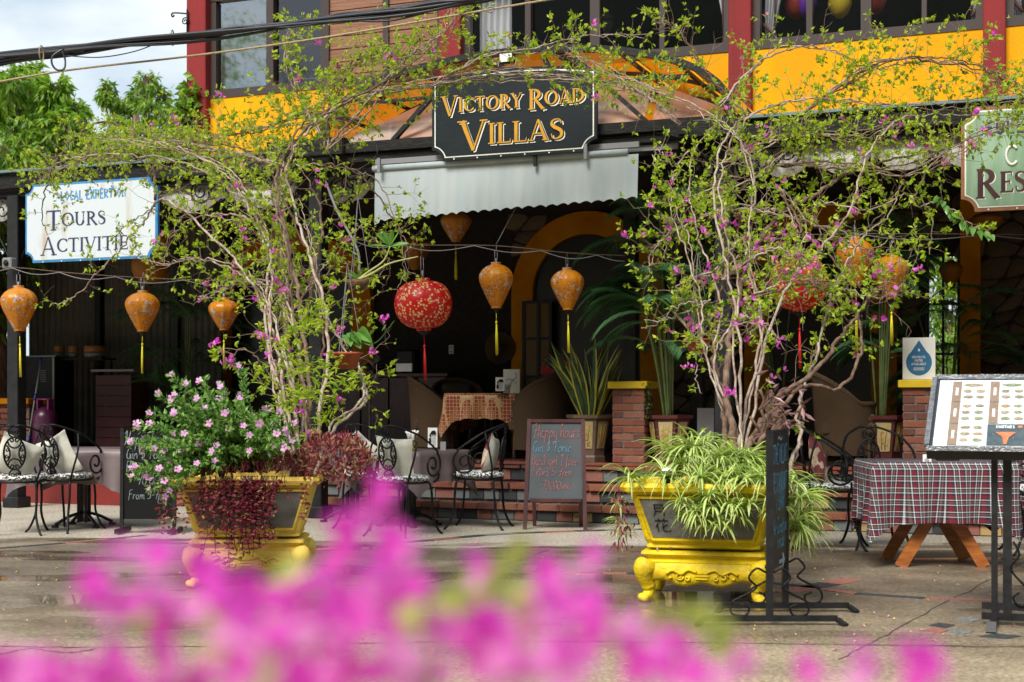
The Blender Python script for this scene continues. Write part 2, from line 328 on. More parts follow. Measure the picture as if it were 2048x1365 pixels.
HAND = {
 'H': (.62,[[(-.06,.78),(.02,.92),(.14,.98),(.10,.5),(.0,.02),(-.1,-.02)],[(.5,1),(.42,.5),(.36,.02)],[(.05,.5),(.42,.54)]]),
 'a': (.46,[[(.34,.42),(.18,.5),(.02,.26),(.1,.02),(.28,.12),(.36,.46),(.34,.1),(.45,.02)]]),
 'p': (.48,[[(.06,.48),(.04,-.1),(0,-.42)],[(.06,.3),(.2,.5),(.36,.36),(.28,.06),(.07,.06)]]),
 'y': (.46,[[(.04,.5),(.05,.14),(.2,.03),(.34,.24),(.38,.5),(.34,-.15),(.16,-.42),(0,-.25)]]),
 'h': (.46,[[(.02,.6),(.16,.95),(.08,1.02),(.05,.5),(.04,0)],[(.05,.28),(.2,.5),(.33,.4),(.35,.03),(.42,.03)]]),
 'o': (.44,[[(.2,.5),(.03,.3),(.1,.02),(.32,.1),(.34,.38),(.2,.5)]]),
 'u': (.46,[[(.04,.48),(.05,.12),(.18,.02),(.33,.2),(.36,.48)],[(.36,.4),(.36,.06),(.43,.02)]]),
 'r': (.36,[[(.06,.5),(.06,0)],[(.06,.28),(.18,.48),(.3,.46)]]),
 's': (.36,[[(.3,.42),(.16,.5),(.06,.38),(.26,.2),(.2,.02),(.02,.05)]]),
 'G': (.54,[[(.42,.88),(.24,1),(.03,.6),(.08,.12),(.3,.02),(.42,.4),(.26,.44)],[(.42,.42),(.42,.0)]]),
 'i': (.2,[[(.06,.48),(.07,.06),(.14,.02)],[(.07,.66),(.08,.7)]]),
 'n': (.44,[[(.04,.48),(.04,0)],[(.05,.3),(.2,.5),(.32,.4),(.34,.03)]]),
 '$': (.46,[[(.36,.8),(.2,.9),(.06,.7),(.3,.45),(.3,.12),(.04,.12)],[(.22,1.05),(.16,-.08)]]),
 'T': (.52,[[(-.04,.93),(.3,.98),(.55,1.0)],[(.24,.97),(.2,.02)]]),
 'c': (.38,[[(.3,.42),(.16,.5),(.02,.24),(.12,.02),(.32,.1)]]),
 'B': (.52,[[(.04,.95),(.02,0)],[(.03,.95),(.34,.86),(.28,.58),(.06,.52)],[(.06,.52),(.4,.42),(.34,.05),(.02,.02)]]),
 '1': (.32,[[(.0,.78),(.16,.98),(.15,.02)],[(.02,.02),(.28,.02)]]),
 'g': (.46,[[(.34,.42),(.16,.5),(.03,.26),(.14,.04),(.32,.2),(.36,.48),(.33,-.2),(.14,-.42),(.02,-.24)]]),
 'e': (.4,[[(.04,.26),(.3,.3),(.26,.47),(.1,.44),(.02,.2),(.14,.02),(.32,.1)]]),
 't': (.34,[[(.14,.85),(.12,.1),(.24,.02)],[(.0,.52),(.28,.55)]]),
 'f': (.36,[[(.34,.9),(.2,.95),(.14,.6),(.12,-.1),(.02,-.3)],[(.0,.48),(.28,.5)]]),
 'F': (.46,[[(.06,.95),(.03,-.12)],[(.05,.93),(.42,.97)],[(.05,.5),(.32,.53)]]),
 'm': (.6,[[(.04,.48),(.04,0)],[(.05,.3),(.16,.5),(.26,.4),(.27,.03)],[(.27,.3),(.4,.5),(.5,.38),(.52,.03),(.6,.04)]]),
 '5': (.42,[[(.36,.95),(.1,.95),(.07,.55),(.3,.52),(.32,.14),(.04,.05)]]),
 '-': (.4,[[(.04,.42),(.32,.44)]]),
 '7': (.42,[[(.02,.9),(.34,.95),(.16,.02)],[(.06,.48),(.32,.5)]]),
 '0': (.46,[[(.2,.95),(.03,.6),(.08,.06),(.3,.08),(.38,.6),(.2,.95)]]),
 '.': (.16,[[(.04,.02),(.06,.05)]]),
 'v': (.38,[[(.02,.48),(.14,.02),(.32,.5)]]),
 'd': (.46,[[(.34,.4),(.16,.48),(.02,.24),(.12,.02),(.3,.12),(.36,.95),(.35,.08),(.44,.04)]]),
 '~': (.5,[[(0,.4),(.12,.6),(.3,.35),(.44,.6)]]),
 'V': (.5,[[(0,1),(.2,0),(.42,1)]]), 'I': (.24,[[(.08,1),(.08,0)]]), 'L': (.42,[[(.04,1),(.03,0),(.34,.02)]]),
 'A': (.5,[[(0,0),(.2,1),(.4,0)],[(.08,.36),(.33,.36)]]), 'S': (.42,[[(.34,.88),(.18,1),(.04,.78),(.32,.4),(.28,.06),(.02,.08)]]),
 'E': (.42,[[(.36,1),(.04,1),(.04,0),(.36,0)],[(.04,.52),(.3,.52)]]), 'R': (.46,[[(.04,0),(.04,1),(.34,.85),(.28,.55),(.05,.5),(.4,0)]]),
 'U': (.46,[[(.04,1),(.05,.15),(.2,0),(.35,.15),(.36,1)]]), 'N': (.48,[[(.04,0),(.04,1),(.36,0),(.36,1)]]), 'C': (.44,[[(.36,.85),(.2,1),(.03,.5),(.18,0),(.38,.15)]]),
 'O': (.48,[[(.2,1),(.02,.5),(.2,0),(.4,.5),(.2,1)]]), 'K': (.46,[[(.04,1),(.04,0)],[(.36,1),(.05,.48),(.4,0)]]), '/': (.4,[[(0,-.1),(.3,1)]]),
 'P': (.44,[[(.04,0),(.04,1),(.34,.85),(.28,.5),(.05,.45)]]), 'X': (.46,[[(.02,1),(.38,0)],[(.38,1),(.02,0)]]), 'W': (.66,[[(0,1),(.14,0),(.29,.8),(.44,0),(.58,1)]]),
 'D': (.48,[[(.04,0),(.04,1),(.3,.9),(.4,.5),(.28,.1),(.04,0)]]), '6': (.42,[[(.3,.95),(.08,.6),(.05,.2),(.2,.02),(.34,.2),(.28,.45),(.07,.4)]]),
 'Y': (.46,[[(0,1),(.2,.5),(.4,1)],[(.2,.5),(.2,0)]]), 'l': (.2,[[(.06,1),(.06,.08),(.14,.02)]]), 'G2': (.1,[]),
}
def hand_line(mb, txt, org, ax, ay, nrm, h, w=.06, slant=.12, jit=.015, smooth=True, sx=1.0, gap=0.0):
    x = 0
    for c in txt:
        if c == ' ': x += .3*sx; continue
        adv, st = HAND[c]; k = 0
        for s in st:
            k += .0003; s = [(px+random.uniform(-jit,jit), py+random.uniform(-jit,jit)) for px,py in s]
            cv = catmull([(p[0],p[1],0) for p in s], 4) if (smooth and len(s) > 2) else [Vector((p[0],p[1],0)) for p in s]
            pts = [(((p.x+p.y*slant)*sx + x), p.y) for p in cv]
            mb.cur = random.random(); ribbon(mb, pts, [w*random.uniform(.75,1.2) if smooth else w for _ in pts], org, ax, ay, nrm, h, k)
        x += adv*sx + gap
    return x*h
def hand_width(txt, h, sx=1.0, gap=0.0): return sum(.3*sx if c == ' ' else HAND[c][0]*sx+gap for c in txt)*h
# ------------------------------------------------------------------ ground
def ground_mat():
    m = mat('wet_aggregate', (.2,.2,.2)); N, L, b = nodes(m)
    tcn = N.new('ShaderNodeTexCoord')
    def noise(sc, det=4, rough=.5, stretch=None):
        n = N.new('ShaderNodeTexNoise'); n.inputs['Scale'].default_value = sc; n.inputs['Detail'].default_value = det; n.inputs['Roughness'].default_value = rough
        if stretch: q = N.new('ShaderNodeMapping'); q.inputs['Scale'].default_value = stretch; L.new(tcn.outputs['Object'], q.inputs[0]); L.new(q.outputs[0], n.inputs[0])
        else: L.new(tcn.outputs['Object'], n.inputs[0])
        return n.outputs[0]
    def ramp(src, stops):
        r = N.new('ShaderNodeValToRGB'); e = r.color_ramp.elements
        while len(e) < len(stops): e.new(.5)
        for i, (p, c) in enumerate(stops): e[i].position = p; e[i].color = (c,c,c,1) if not isinstance(c, tuple) else (*c,1)
        L.new(src, r.inputs[0]); return r.outputs[0]
    def math_(op, a, bb, clamp=False):
        q = N.new('ShaderNodeMath'); q.operation = op; q.use_clamp = clamp
        for i, v in enumerate((a, bb)):
            if isinstance(v, (int, float)): q.inputs[i].default_value = v
            else: L.new(v, q.inputs[i])
        return q.outputs[0]
    def mixc(f, a, bb):
        q = N.new('ShaderNodeMix'); q.data_type = 'RGBA'
        L.new(f, q.inputs[0])
        for i, v in ((6, a), (7, bb)):
            if isinstance(v, tuple): q.inputs[i].default_value = (*v,1)
            else: L.new(v, q.inputs[i])
        return q.outputs[2]
    sep = N.new('ShaderNodeSeparateXYZ'); L.new(tcn.outputs['Object'], sep.inputs[0])
    # sheltered and dry close to the steps, wet with standing water further out, drying again by the road
    y = math_('ADD', sep.outputs[1], math_('MULTIPLY', sep.outputs[0], .10))
    yw = math_('ADD', y, math_('MULTIPLY', math_('SUBTRACT', noise(.7, 6, .6, (1,2.6,1)), .5), 3.4))
    dry = ramp(math_('MULTIPLY', yw, .05), [(.0, 0), (.588, 0), (.602, 1), (1, 1)])
    near = ramp(math_('MULTIPLY', yw, .05), [(.0, 1), (.30, 1), (.42, 0), (1, 0)])
    fine = ramp(noise(38, 5, .85), [(.32, .25), (.5, .9), (.70, 2.0)])
    wetc = ramp(noise(1.3, 6, .6), [(.3, (.085,.064,.044)), (.55, (.18,.143,.10)), (.75, (.31,.255,.185))])
    nearc = ramp(noise(1.7, 5, .6), [(.3, (.28,.22,.14)), (.7, (.48,.38,.25))])
    dryc = ramp(noise(2.2, 6, .6), [(.3, (.33,.285,.225)), (.7, (.44,.40,.33))])
    c = mixc(near, wetc, nearc); c = mixc(dry, c, dryc)
    mul = N.new('ShaderNodeMix'); mul.data_type = 'RGBA'; mul.blend_type = 'MULTIPLY'; mul.inputs[0].default_value = 1
    L.new(c, mul.inputs[6]); L.new(fine, mul.inputs[7]); L.new(mul.outputs[2], b.inputs['Base Color'])
    pud = ramp(noise(.62, 3, .45, (1,2.6,1)), [(.53, 0), (.57, 1), (1, 1)])
    pud = math_('MULTIPLY', pud, math_('SUBTRACT', 1, math_('MAXIMUM', dry, near), True))
    wetr = ramp(noise(2.5, 4), [(.3, .28), (.7, .6)])
    r = mixc(near, wetr, (.5,.5,.5)); r = mixc(dry, r, (.72,.72,.72)); r = mixc(pud, r, (.03,.03,.03))
    L.new(r, b.inputs['Roughness'])
    bp = N.new('ShaderNodeBump'); bp.inputs['Distance'].default_value = .006; L.new(noise(110, 3, .7), bp.inputs['Height'])
    L.new(math_('MULTIPLY', math_('SUBTRACT', 1, pud), .55), bp.inputs['Strength']); L.new(bp.outputs[0], b.inputs['Normal'])
    return m
g = MB(); g.add([(-300,-250,0), (300,-250,0), (300,350,0), (-300,350,0)], [(0,1,2,3)])
ground = g.build('ground', ground_mat(), kind='structure')
M['tile_black'] = mat('black_granite_tile', (.02,.022,.026), (.06,.065,.07), 60, rough=.5, bump=.2)
M['tile_grey'] = mat('grey_granite_tile', (.09,.10,.105), (.22,.23,.23), 70, rough=.6, bump=.3)
M['tile_red'] = mat('red_granite_tile', (.24,.085,.06), (.34,.14,.11), 60, rough=.6, bump=.3)
M['tile_sand'] = mat('sandstone_tile', (.50,.34,.15), (.42,.27,.10), 30, rough=.7, bump=.3)
def gtile(corners, m):
    t = MB(); cs = [Vector(c) for c in corners]; o = sum(cs, Vector())/len(cs)
    n = len(cs); t.add([(c.x-o.x, c.y-o.y, .004) for c in cs]+[(c.x-o.x, c.y-o.y, -.02) for c in cs], [tuple(range(n))]+[((i+1)%n, i, n+i, n+(i+1)%n) for i in range(n)])
    t.build('paving_tile', m, ground, loc=(o.x, o.y, 0))
def tilestrip(pxpts, w=.09, ln=.34, cols=('tile_black','tile_red','tile_black','tile_grey'), gap=.012):
    cv = catmull([G(*p) for p in pxpts], 40); acc = 0; seg = [cv[0]]; k = 0
    for a, bb in zip(cv, cv[1:]):
        acc += (bb-a).length; seg.append(bb)
        if acc >= ln:
            p, q = seg[0], seg[-1]; d = (q-p).normalized(); nn = Vector((-d.y, d.x, 0))*w/2; q2 = q-d*gap
            gtile([p-nn, q2-nn, q2+nn, p+nn], M[cols[k % len(cols)]]); seg = [bb]; acc = 0; k += 1
tilestrip([(-60,1102), (150,1085), (330,1068)], .07, .4, ('tile_black','tile_black','tile_red'))
tilestrip([(560,1108), (700,1094), (852,1082), (985,1070), (1120,1064), (1260,1060), (1420,1058), (1560,1063)], .12, .3)
tilestrip([(1130,1146), (1340,1150), (1560,1168), (1660,1182), (1780,1194), (1960,1201), (2140,1206)], .08, .42, ('tile_red','tile_black','tile_red','tile_black'))
tilestrip([(1560,1186), (1640,1172), (1720,1156)], .16, .30, ('tile_red','tile_black'))
def diamond(px, py, rx, ry, m):
    gtile([G(px-rx, py), G(px-rx*.25, py-ry), G(px+rx, py-ry*.15), G(px+rx*.25, py+ry)][::-1], M[m])
for q in ((1884,1252,26,5,'tile_black'), (1936,1240,30,5,'tile_grey'), (1873,1262,25,6,'tile_red'), (1920,1265,28,5,'tile_grey'), (2010,1237,40,4,'tile_red'),
          (2000,1274,44,5,'tile_black'), (1066,1135,20,3.5,'tile_grey'), (1098,1131,18,3,'tile_red'), (1062,1141,22,3.5,'tile_red'), (1106,1143,28,3.5,'tile_grey'), (1180,1148,30,3,'tile_red')): diamond(*q)
cj = MB()
M['joint'] = mat('dirt_filled_joint', (.03,.025,.02), rough=.95)
def joint(pp, w):
    cv = catmull([G(*q) for q in pp], 10); cv = [c+Vector((random.gauss(0,.006), random.gauss(0,.006), 0)) for c in cv]; L_, R_ = [], []
    for i, c in enumerate(cv):
        d = (cv[min(i+1,len(cv)-1)]-cv[max(i-1,0)]).normalized(); n_ = Vector((-d.y,d.x,0))*w*random.uniform(.5,1.3); L_.append(c+n_+Z0); R_.append(c-n_+Z0)
    n = len(cv); cj.add(L_+R_, [(i, n+i, n+i+1, i+1) for i in range(n-1)])
Z0 = Vector((0,0,.003))
joint([(1680,1320),(1800,1255),(1960,1170),(2060,1118)], .0035); joint([(-50,1292),(200,1296),(600,1290),(1100,1284),(1700,1290),(2100,1296)], .007); joint([(0,1310),(60,1298),(130,1306),(190,1300)], .008); joint([(560,1225),(800,1180),(1010,1130),(1100,1100)], .005)
cj.build('pavement_joint', M['joint'], ground, kind='stuff')
# scattered petals and small fallen leaves
M['fallen'] = mat('fallen_leaf', (.5,.42,.08), rough=.6, rnd=[(.35,.2,.05), (.6,.5,.08), (.7,.2,.55)])
lit = MB()
for i in range(340):
    px, py = random.uniform(-50,2100), random.uniform(1085,1340); p = G(px, py); r = random.uniform(.006,.02); a = random.uniform(0,6.3); lit.cur = random.random()
    lit.add([p+Vector((cos(a)*r, sin(a)*r, .006)), p+Vector((-sin(a)*r*.5, cos(a)*r*.5, .014)), p+Vector((-cos(a)*r, -sin(a)*r, .006)), p+Vector((sin(a)*r*.5, -cos(a)*r*.5, .012))], [(0,1,2,3)])
lit.build('leaf_litter', M['fallen'], kind='stuff')

# ------------------------------------------------------------------ hills (far, and the green slope across the road that the windows mirror)
M['hill'] = mat('forested_rock', (.03,.055,.02), (.10,.10,.095), .05, rough=.9, bump=1.0, bsc=.3)
def hillmesh(cx, cy, rx, ry, h, n=30, seed=0):
    b = MB(); rows = []
    for i in range(n+1):
        row = []
        for j in range(n+1):
            u, v = i/n*2-1, j/n*2-1; f = max(0, 1-(u*u+v*v)); x, y = cx+u*rx, cy+v*ry
            row.append((x, y, -1 + h*(f**.7)*(1+.5*mnoise.noise(Vector((x*.05+seed, y*.05, 0)))) + (6*f*mnoise.noise(Vector((x*.2, y*.2, seed))))))
        rows.append(row)
    b.grid(rows); return b
hillmesh(-91, 150, 38, 30, 40, seed=3).build('hill', M['hill'], kind='structure')
hillmesh(-28, -95, 120, 55, 66, seed=7).build('wooded_hill', M['hill'], kind='structure')

# ------------------------------------------------------------------ terrace and steps
TZ = .555
SL, SR = -11.0, 8.0
tb = MB(); tb.box(((SL+SR)/2, .71+3.0, TZ/2-.02), (SR-SL, 6.0, TZ-.04))
M['terrace'] = mat('terrace_tiles', (.16,.07,.05), (.11,.05,.04), 6, rough=.5)
terrace = tb.build('terrace', M['terrace'], loc=F(0,0,0), rot=-TH, kind='structure')
st = MB(); S0 = -2.9
for k, (t, z) in enumerate(((0,.175), (.33,.36))): st.box(((S0+SR)/2, t+.35+.03, z/2-.02), (SR-S0, .66, z-.04))
steps = st.build('steps', M['brickmortar'], loc=F(0,0,0), rot=-TH, kind='structure')
brm = []
for i in range(4):
    b = MB(); b.box((0,0,0), (1,1,1), bev=.08)
    for q in range(len(b.v)): v = b.v[q]; b.v[q] = tuple(c+random.uniform(-.03,.03) for c in v)
    brm.append(b.mesh('brick', M['brick'][i]))
def brick(parent, c, d, rot=0.0, ms=None):
    link('brick', random.choice(ms or brm), parent, loc=c, rot=(0,0,rot), scale=d)
tlm = {}
for k in ('tile_black','tile_grey','tile_red','tile_sand'):
    b = MB(); b.box((0,0,0), (1,1,1), bev=.03); tlm[k] = b.mesh('tile', M[k])
for k, (t, z0, z1) in enumerate(((0,0,.175), (.33,.175,.36), (.66,.36,TZ))):
    s = S0
    if k < 2 or True:
        while s < 5.2:
            w = random.uniform(.19,.235); par = steps if k < 2 else terrace
            brick(par, (s+w/2, t+.045+random.uniform(-.006,.006), z1-.035), (w-.012, .13, .068))
            s += w
    s = S0; last = None
    while s < 5.2:
        w = random.uniform(.15,.26); kk = random.choice([q for q in ('tile_black','tile_grey','tile_red','tile_black','tile_red','tile_sand' if random.random() < .3 else 'tile_grey') if q != last]); last = kk
        link('tile', tlm[kk], steps if k < 2 else terrace, loc=(s+w/2, t+.035, (z0+z1-.07)/2), scale=(w-.008, .03, z1-z0-.088)); s += w
M['terrace_edge'] = mat('red_cement_edge', (.26,.06,.035), (.18,.05,.035), 9, rough=.5)
e = MB(); e.box(((SL+SR)/2, .74, TZ-.012), (SR-SL, .22, .02)); e.build('edging', M['terrace_edge'], terrace)
# red painted plinth with a brick wall on it, at the left
pl = fthing('plinth_wall', 'low red painted plinth under the left end of the veranda', 'wall', -4.9, .28)
b = MB(); b.box((-2.6, .1, .16), (6.3, .3, .32)); b.build('base', mat('red_plinth_paint', (.20,.016,.012), (.15,.016,.012), 5, rough=.5), pl)
b = MB(); b.box((1.35, .25, .16), (1.6, .2, .32)); b.build('wall', M['brickmortar'], pl)
for r in range(4):
    for c in range(8): brick(pl, (.68+c*.2+(r%2)*.1, .13, .045+r*.078), (.185, .05, .066))

# ------------------------------------------------------------------ the villa building
bld = fthing('villa_building', 'dark red and bright yellow two storey building with the veranda along its front', 'building')
TW = 1.5                                                      # plane of the upper wall
sA = fp(381, 200, TW)[0]; sR = 9.0
ZS = 4.83                                                     # sill
def SX(px, t=TW): return fp(px, 300, t)[0]
w = MB(); w.box(((sA+sR)/2, TW+.12, (3.86+ZS)/2), (sR-sA-.02, .2, ZS-3.86)); w.build('sill_wall', M['yellow_wall'], bld)
w = MB(); w.box(((sA+sR)/2, TW+.12, 6.72), (sR-sA-.01, .24, 1.2)); w.box((sA+.1, 4.2, 5.5), (.2, 5.2, 3.4)); w.build('upper_wall', M['red_wall'], bld)
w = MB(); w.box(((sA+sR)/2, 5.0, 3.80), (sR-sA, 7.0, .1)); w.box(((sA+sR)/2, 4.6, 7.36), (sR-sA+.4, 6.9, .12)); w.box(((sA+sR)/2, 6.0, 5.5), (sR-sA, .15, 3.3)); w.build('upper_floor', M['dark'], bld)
for a, c in ((381,419), (884,926), (1460,1505), (1967,2012)):
    x0, x1 = SX(a), SX(c); q = MB(); q.box(((x0+x1)/2, TW-.01, 5.1), (x1-x0, .16, 2.6), bev=.01); q.build('column', M['red_wall'], bld)
b = MB(); b.box(((SX(1500)+sR)/2, TW-.16, 3.93), (sR-SX(1500), .34, .05)); b.box(((SX(1500)+sR)/2, TW-.04, 4.0), (sR-SX(1500), .08, .10)); b.build('ledge', M['red_wall'], bld)
def window(p0, p1, mull, ztop=6.08, lab=None):
    x0, x1 = SX(p0), SX(p1); m = MB(); y = TW+.06; fw = .075
    m.box(((x0+x1)/2, y, ZS+.05), (x1-x0, .10, .10)); m.box(((x0+x1)/2, y, ztop-.04), (x1-x0, .10, .08))
    m.box((x0+fw/2, y, (ZS+ztop)/2), (fw, .094, ztop-ZS-.18)); m.box((x1-fw/2, y, (ZS+ztop)/2), (fw, .094, ztop-ZS-.18))
    xs = [x0+fw]
    for a, c in mull:
        q0, q1 = SX(a), SX(c); m.box(((q0+q1)/2, y, (ZS+ztop)/2), (q1-q0, .088, ztop-ZS-.18)); xs += [q0, q1]
    xs.append(x1-fw); f = m.build('window', M['frame'], bld)
    for i in range(0, len(xs), 2):
        g = MB(); yy = y+.012*(i//2%2)+.01; g.add([(xs[i],yy,ZS+.1), (xs[i+1],yy,ZS+.1), (xs[i+1],yy,ztop-.08), (xs[i],yy,ztop-.08)], [(0,1,2,3)]); g.build('pane', M['film'] if (p0 == 420 and i < 2) else M['glass'], f)
window(420, 885, ((531,545), (641,656), (764,775)))
window(926, 1461, ((1049,1060), (1179,1198), (1318,1328)))
window(1505, 1968, ((1612,1624), (1721,1742), (1843,1853)))
window(2012, 2700, ((2120,2130), (2240,2260), (2400,2410)))
# timber siding behind the first window
sid = fthing('timber_screen', 'brown horizontal board screen behind the first upstairs window', 'screen', SX(650)-.05, TW+.056, ZS)
L0 = SX(884)-SX(650)+.05; plm = []
for i in range(9):
    b = MB(); b.box((L0/2, random.uniform(-.004,.004), .075+i*.15), (L0, .016, .142), bev=.004); b.build('plank', M['siding'], sid)
# pale blinds beside it
bl = fthing('wooden_ceiling_panel', 'pale brown soffit seen through the top of the first upstairs window', 'panel', SX(420), TW+.5, 5.75)
for i in range(6): b = MB(); b.box((1.2, .1+i*.19, 0), (2.6, .175, .03)); b.build('plank', M['siding'], bl)
# curtains
M['curtain'] = mat('white_sheer', (.80,.81,.86), (.68,.69,.76), 5, rough=.8, trans=.35, stretch=(6,1,.3))
M['tieback'] = mat('brown_braid', (.16,.07,.06), rough=.8)
def curtain(pa, pb, side, label, tied=True):
    x0, x1 = SX(pa), SX(pb); w = x1-x0; c = fthing('curtain', label, 'curtain', x0, TW+.3, ZS, group='white curtains upstairs'); m = MB(); rows = []
    zt, H = .25, 1.3
    for i in range(27):
        z = 1.3*i/26; k = 1.0
        if tied: k = .5+.5*min(1, abs(z-zt)/(.55 if z > zt else .25))**1.1*(1.0 if z > zt else .75)
        row = []
        for j in range(33):
            u = j/32; x = u*w*k if side < 0 else w-(1-u)*w*k
            row.append((x, .035*sin(u*2*pi*5+.4*sin(z*3)), z))
        rows.append(row)
    m.grid(rows); m.build('cloth', M['curtain'], c)
    if tied:
        b = MB(); xa = 0 if side < 0 else w; xb = w*.52 if side < 0 else w*.48
        b.tube([(xa,-.05,zt+.06), ((xa+xb)/2,-.055,zt-.0), (xb,-.05,zt-.06)], .02, 6); b.tube([(xb,-.05,zt-.06+.0), (xb+(.12 if side<0 else -.12)*w, -.05, 1.2)], .012, 5); b.build('tieback', M['tieback'], c)
curtain(938, 1003, -1, 'long loose white curtain upstairs beside the second red column', False)
curtain(1418, 1456, 1, 'tied white curtain upstairs at the right end of the second window')
curtain(1518, 1560, -1, 'tied white curtain upstairs at the left end of the third window')
curtain(1926, 1956, 1, 'tied white curtain upstairs at the right end of the third window')
curtain(2025, 2062, -1, 'tied white curtain upstairs at the right edge of the picture')
# lamp bracket on the corner column
br = fthing('wall_bracket', 'small black scroll bracket high on the corner of the red building', 'bracket', SX(383), TW-.12, 5.78)
b = MB(); b.tube([(.02,0,-.16), (.02,0,.12)], .012, 5); b.tube([(.02,0,.07), (-.1,0,.09), (-.18,0,.10)]+spiral((-.18,0,.07), .03, .008, pi/2, .8, n=10), .01, 5); b.tube(spiral((-.01,0,-.02), .05, .01, 0, 1.5, n=18), .008, 5)
b.build('scroll', M['iron'], br)

# back wall of the veranda: rubble stone, ochre arches
TB = 4.6
wx0, wx1 = SX(1852, TB), SX(1920, TB)
w = MB()
xb0 = SX(60, TB); w.box(((xb0+wx0)/2, TB+.15, 2.1), (wx0-xb0, .3, 3.3)); w.box(((wx1+9.5)/2, TB+.15, 2.1), (9.5-wx1, .3, 3.3))
w.box(((wx0+wx1)/2, TB+.15, .85), (wx1-wx0, .3, .9)); w.box(((wx0+wx1)/2, TB+.15, 3.35), (wx1-wx0, .3, .8)); w.build('back_wall', M['mortar'], bld)
arches = []
def arch(pL, pR, ptop, zs, col='arch_yellow'):
    """outer left and right pixel columns and crown row, on the wall plane"""
    x0, _ = fp(pL, ptop, TB); x1, _ = fp(pR, ptop, TB); zc = fp((pL+pR)/2, ptop, TB)[1]; cx = (x0+x1)/2; R = (x1-x0)/2; r = R-.30
    zsp = zs; ry = zc-zsp; ryi = ry-.30; n = 24; b = MB(); o, i_ = [], []
    o.append((cx-R, TZ)); i_.append((cx-r, TZ))
    for k in range(n+1):
        a = pi-pi*k/n; o.append((cx+R*cos(a), zsp+ry*sin(a))); i_.append((cx+r*cos(a), zsp+ryi*sin(a)))
    o.append((cx+R, TZ)); i_.append((cx+r, TZ)); m = len(o); y0, y1 = TB-.10, TB
    vs = [(x,y0,z) for x,z in o]+[(x,y0,z) for x,z in i_]+[(x,y1,z) for x,z in o]+[(x,y1,z) for x,z in i_]; fs = []
    for k in range(m-1): fs += [(k,k+1,m+k+1,m+k), (k+1,k,2*m+k,2*m+k+1), (m+k,m+k+1,3*m+k+1,3*m+k)]
    b.add(vs, fs); b.build('arch', M[col], bld); arches.append((cx, R, zsp, ry))
    d = MB(); d.prism([(x*.999+cx*.001, z) for x, z in i_][::-1], TB-.02, TB-.006); dr = d.build('dark_opening_panel', mat('opening_shade_black', (.008,.007,.007), rough=.3), bld)  # near-black panel painted in place of the arch's shaded opening
    return cx, r, zsp, ryi, dr
a1 = arch(1028, 1330, 424, 2.6); a2 = arch(1492, 1795, 410, 2.6); a0 = arch(430, 748, 462, 2.55)
# open glazed door leaf in the first arch
dl = fthing('glazed_door', 'open black glazed door leaf at the left side of the yellow arch', 'door', a1[0]-a1[1]-.12, TB-.16, TZ)
b = MB(); W, H = .42, 1.95
for x in (.02, W*.55, W-.02): b.box((x, 0, H/2), (.04, .04, H))
for z in (.03, .45, .95, 1.45, H-.02): b.box((W/2, 0, z), (W-.04, .034, .035))
b.build('door_frame', M['black'], dl)
M['dimglass'] = mat('dim_yellow_glass', (.17,.09,.02), rough=.15)
b = MB(); b.box((W*.28, .004, H/2), (W*.48, .006, H-.06)); b.box((W*.77, .004, H/2), (W*.42, .006, H-.06)); b.build('glass', M['dimglass'], dl)
# rubble stones, each a piece of the wall
def inarch(x, z, marg=.06):
    for cx, R, zs, ry in arches:
        if abs(x-cx) < R+marg and (z < zs or ((x-cx)/(R+marg))**2+((z-zs)/(ry+marg))**2 < 1): return True
    return wx0-.12 < x < wx1+.12 and 1.2 < z < 3.05
cnt = 0
def jit(r, c):
    rs = random.Random(r*977+c*131); off = .5 if (r//1) % 2 else 0
    return ((c+off)*.27-1.9+rs.uniform(-.10,.10), .66+r*.20+rs.uniform(-.075,.075))
for r in range(15):
    for c in range(38):
        o_ = 0 if r % 2 == 0 else 1
        q = [jit(r, c), jit(r, c+1), jit(r+1, c+1-(0 if r%2 == 0 else -1)+0*o_), jit(r+1, c-(0 if r%2 == 0 else -1))] if r % 2 else [jit(r, c), jit(r, c+1), jit(r+1, c+1), jit(r+1, c)]
        mx_, mz_ = sum(p[0] for p in q)/4, sum(p[1] for p in q)/4
        if inarch(mx_, mz_) or cnt >= 295 or mx_ > 7.9 or mz_ > 3.6: continue
        o = []
        for k in range(4):
            a, d = q[k], q[(k+1)%4]
            for f in (.16, .84): o.append((a[0]+(d[0]-a[0])*f, a[1]+(d[1]-a[1])*f))
        o = [((x-mx_)*.97, (zz-mz_)*.97) for x, zz in o]; b = MB(); dp = random.uniform(.012,.05); n = len(o); b.cur = random.random()
        b.add([(x, 0, zz) for x, zz in o]+[(x*.9, -dp*random.uniform(.6,1), zz*.88) for x, zz in o]+[(random.uniform(-.03,.03), -dp*1.25, random.uniform(-.03,.03))], [(k, (k+1)%n, n+(k+1)%n, n+k) for k in range(n)]+[(n+k, n+(k+1)%n, 2*n) for k in range(n)])
        b.build('stone', M['stone'], bld, loc=(mx_, TB-.002, mz_)); cnt += 1
# window bars to the garden at the right, ochre pier next to it
b = MB()
for x in (wx0+.02, (wx0+wx1)/2, wx1-.02): b.box((x, TB+.05, 2.1), (.03, .04, 1.7))
for z in (1.32, 1.75, 2.35, 2.93): b.box(((wx0+wx1)/2, TB+.05, z), (wx1-wx0, .034, .03))
gw = b.build('garden_window', M['black'], bld)
pier = MB(); x0, x1 = SX(1922, TB), SX(1962, TB); pier.box(((x0+x1)/2, TB-.07, 2.1), (x1-x0, .14, 3.1)); pier.build('pier', M['arch_yellow'], bld)
for a, c in ((1288,1296),): pass
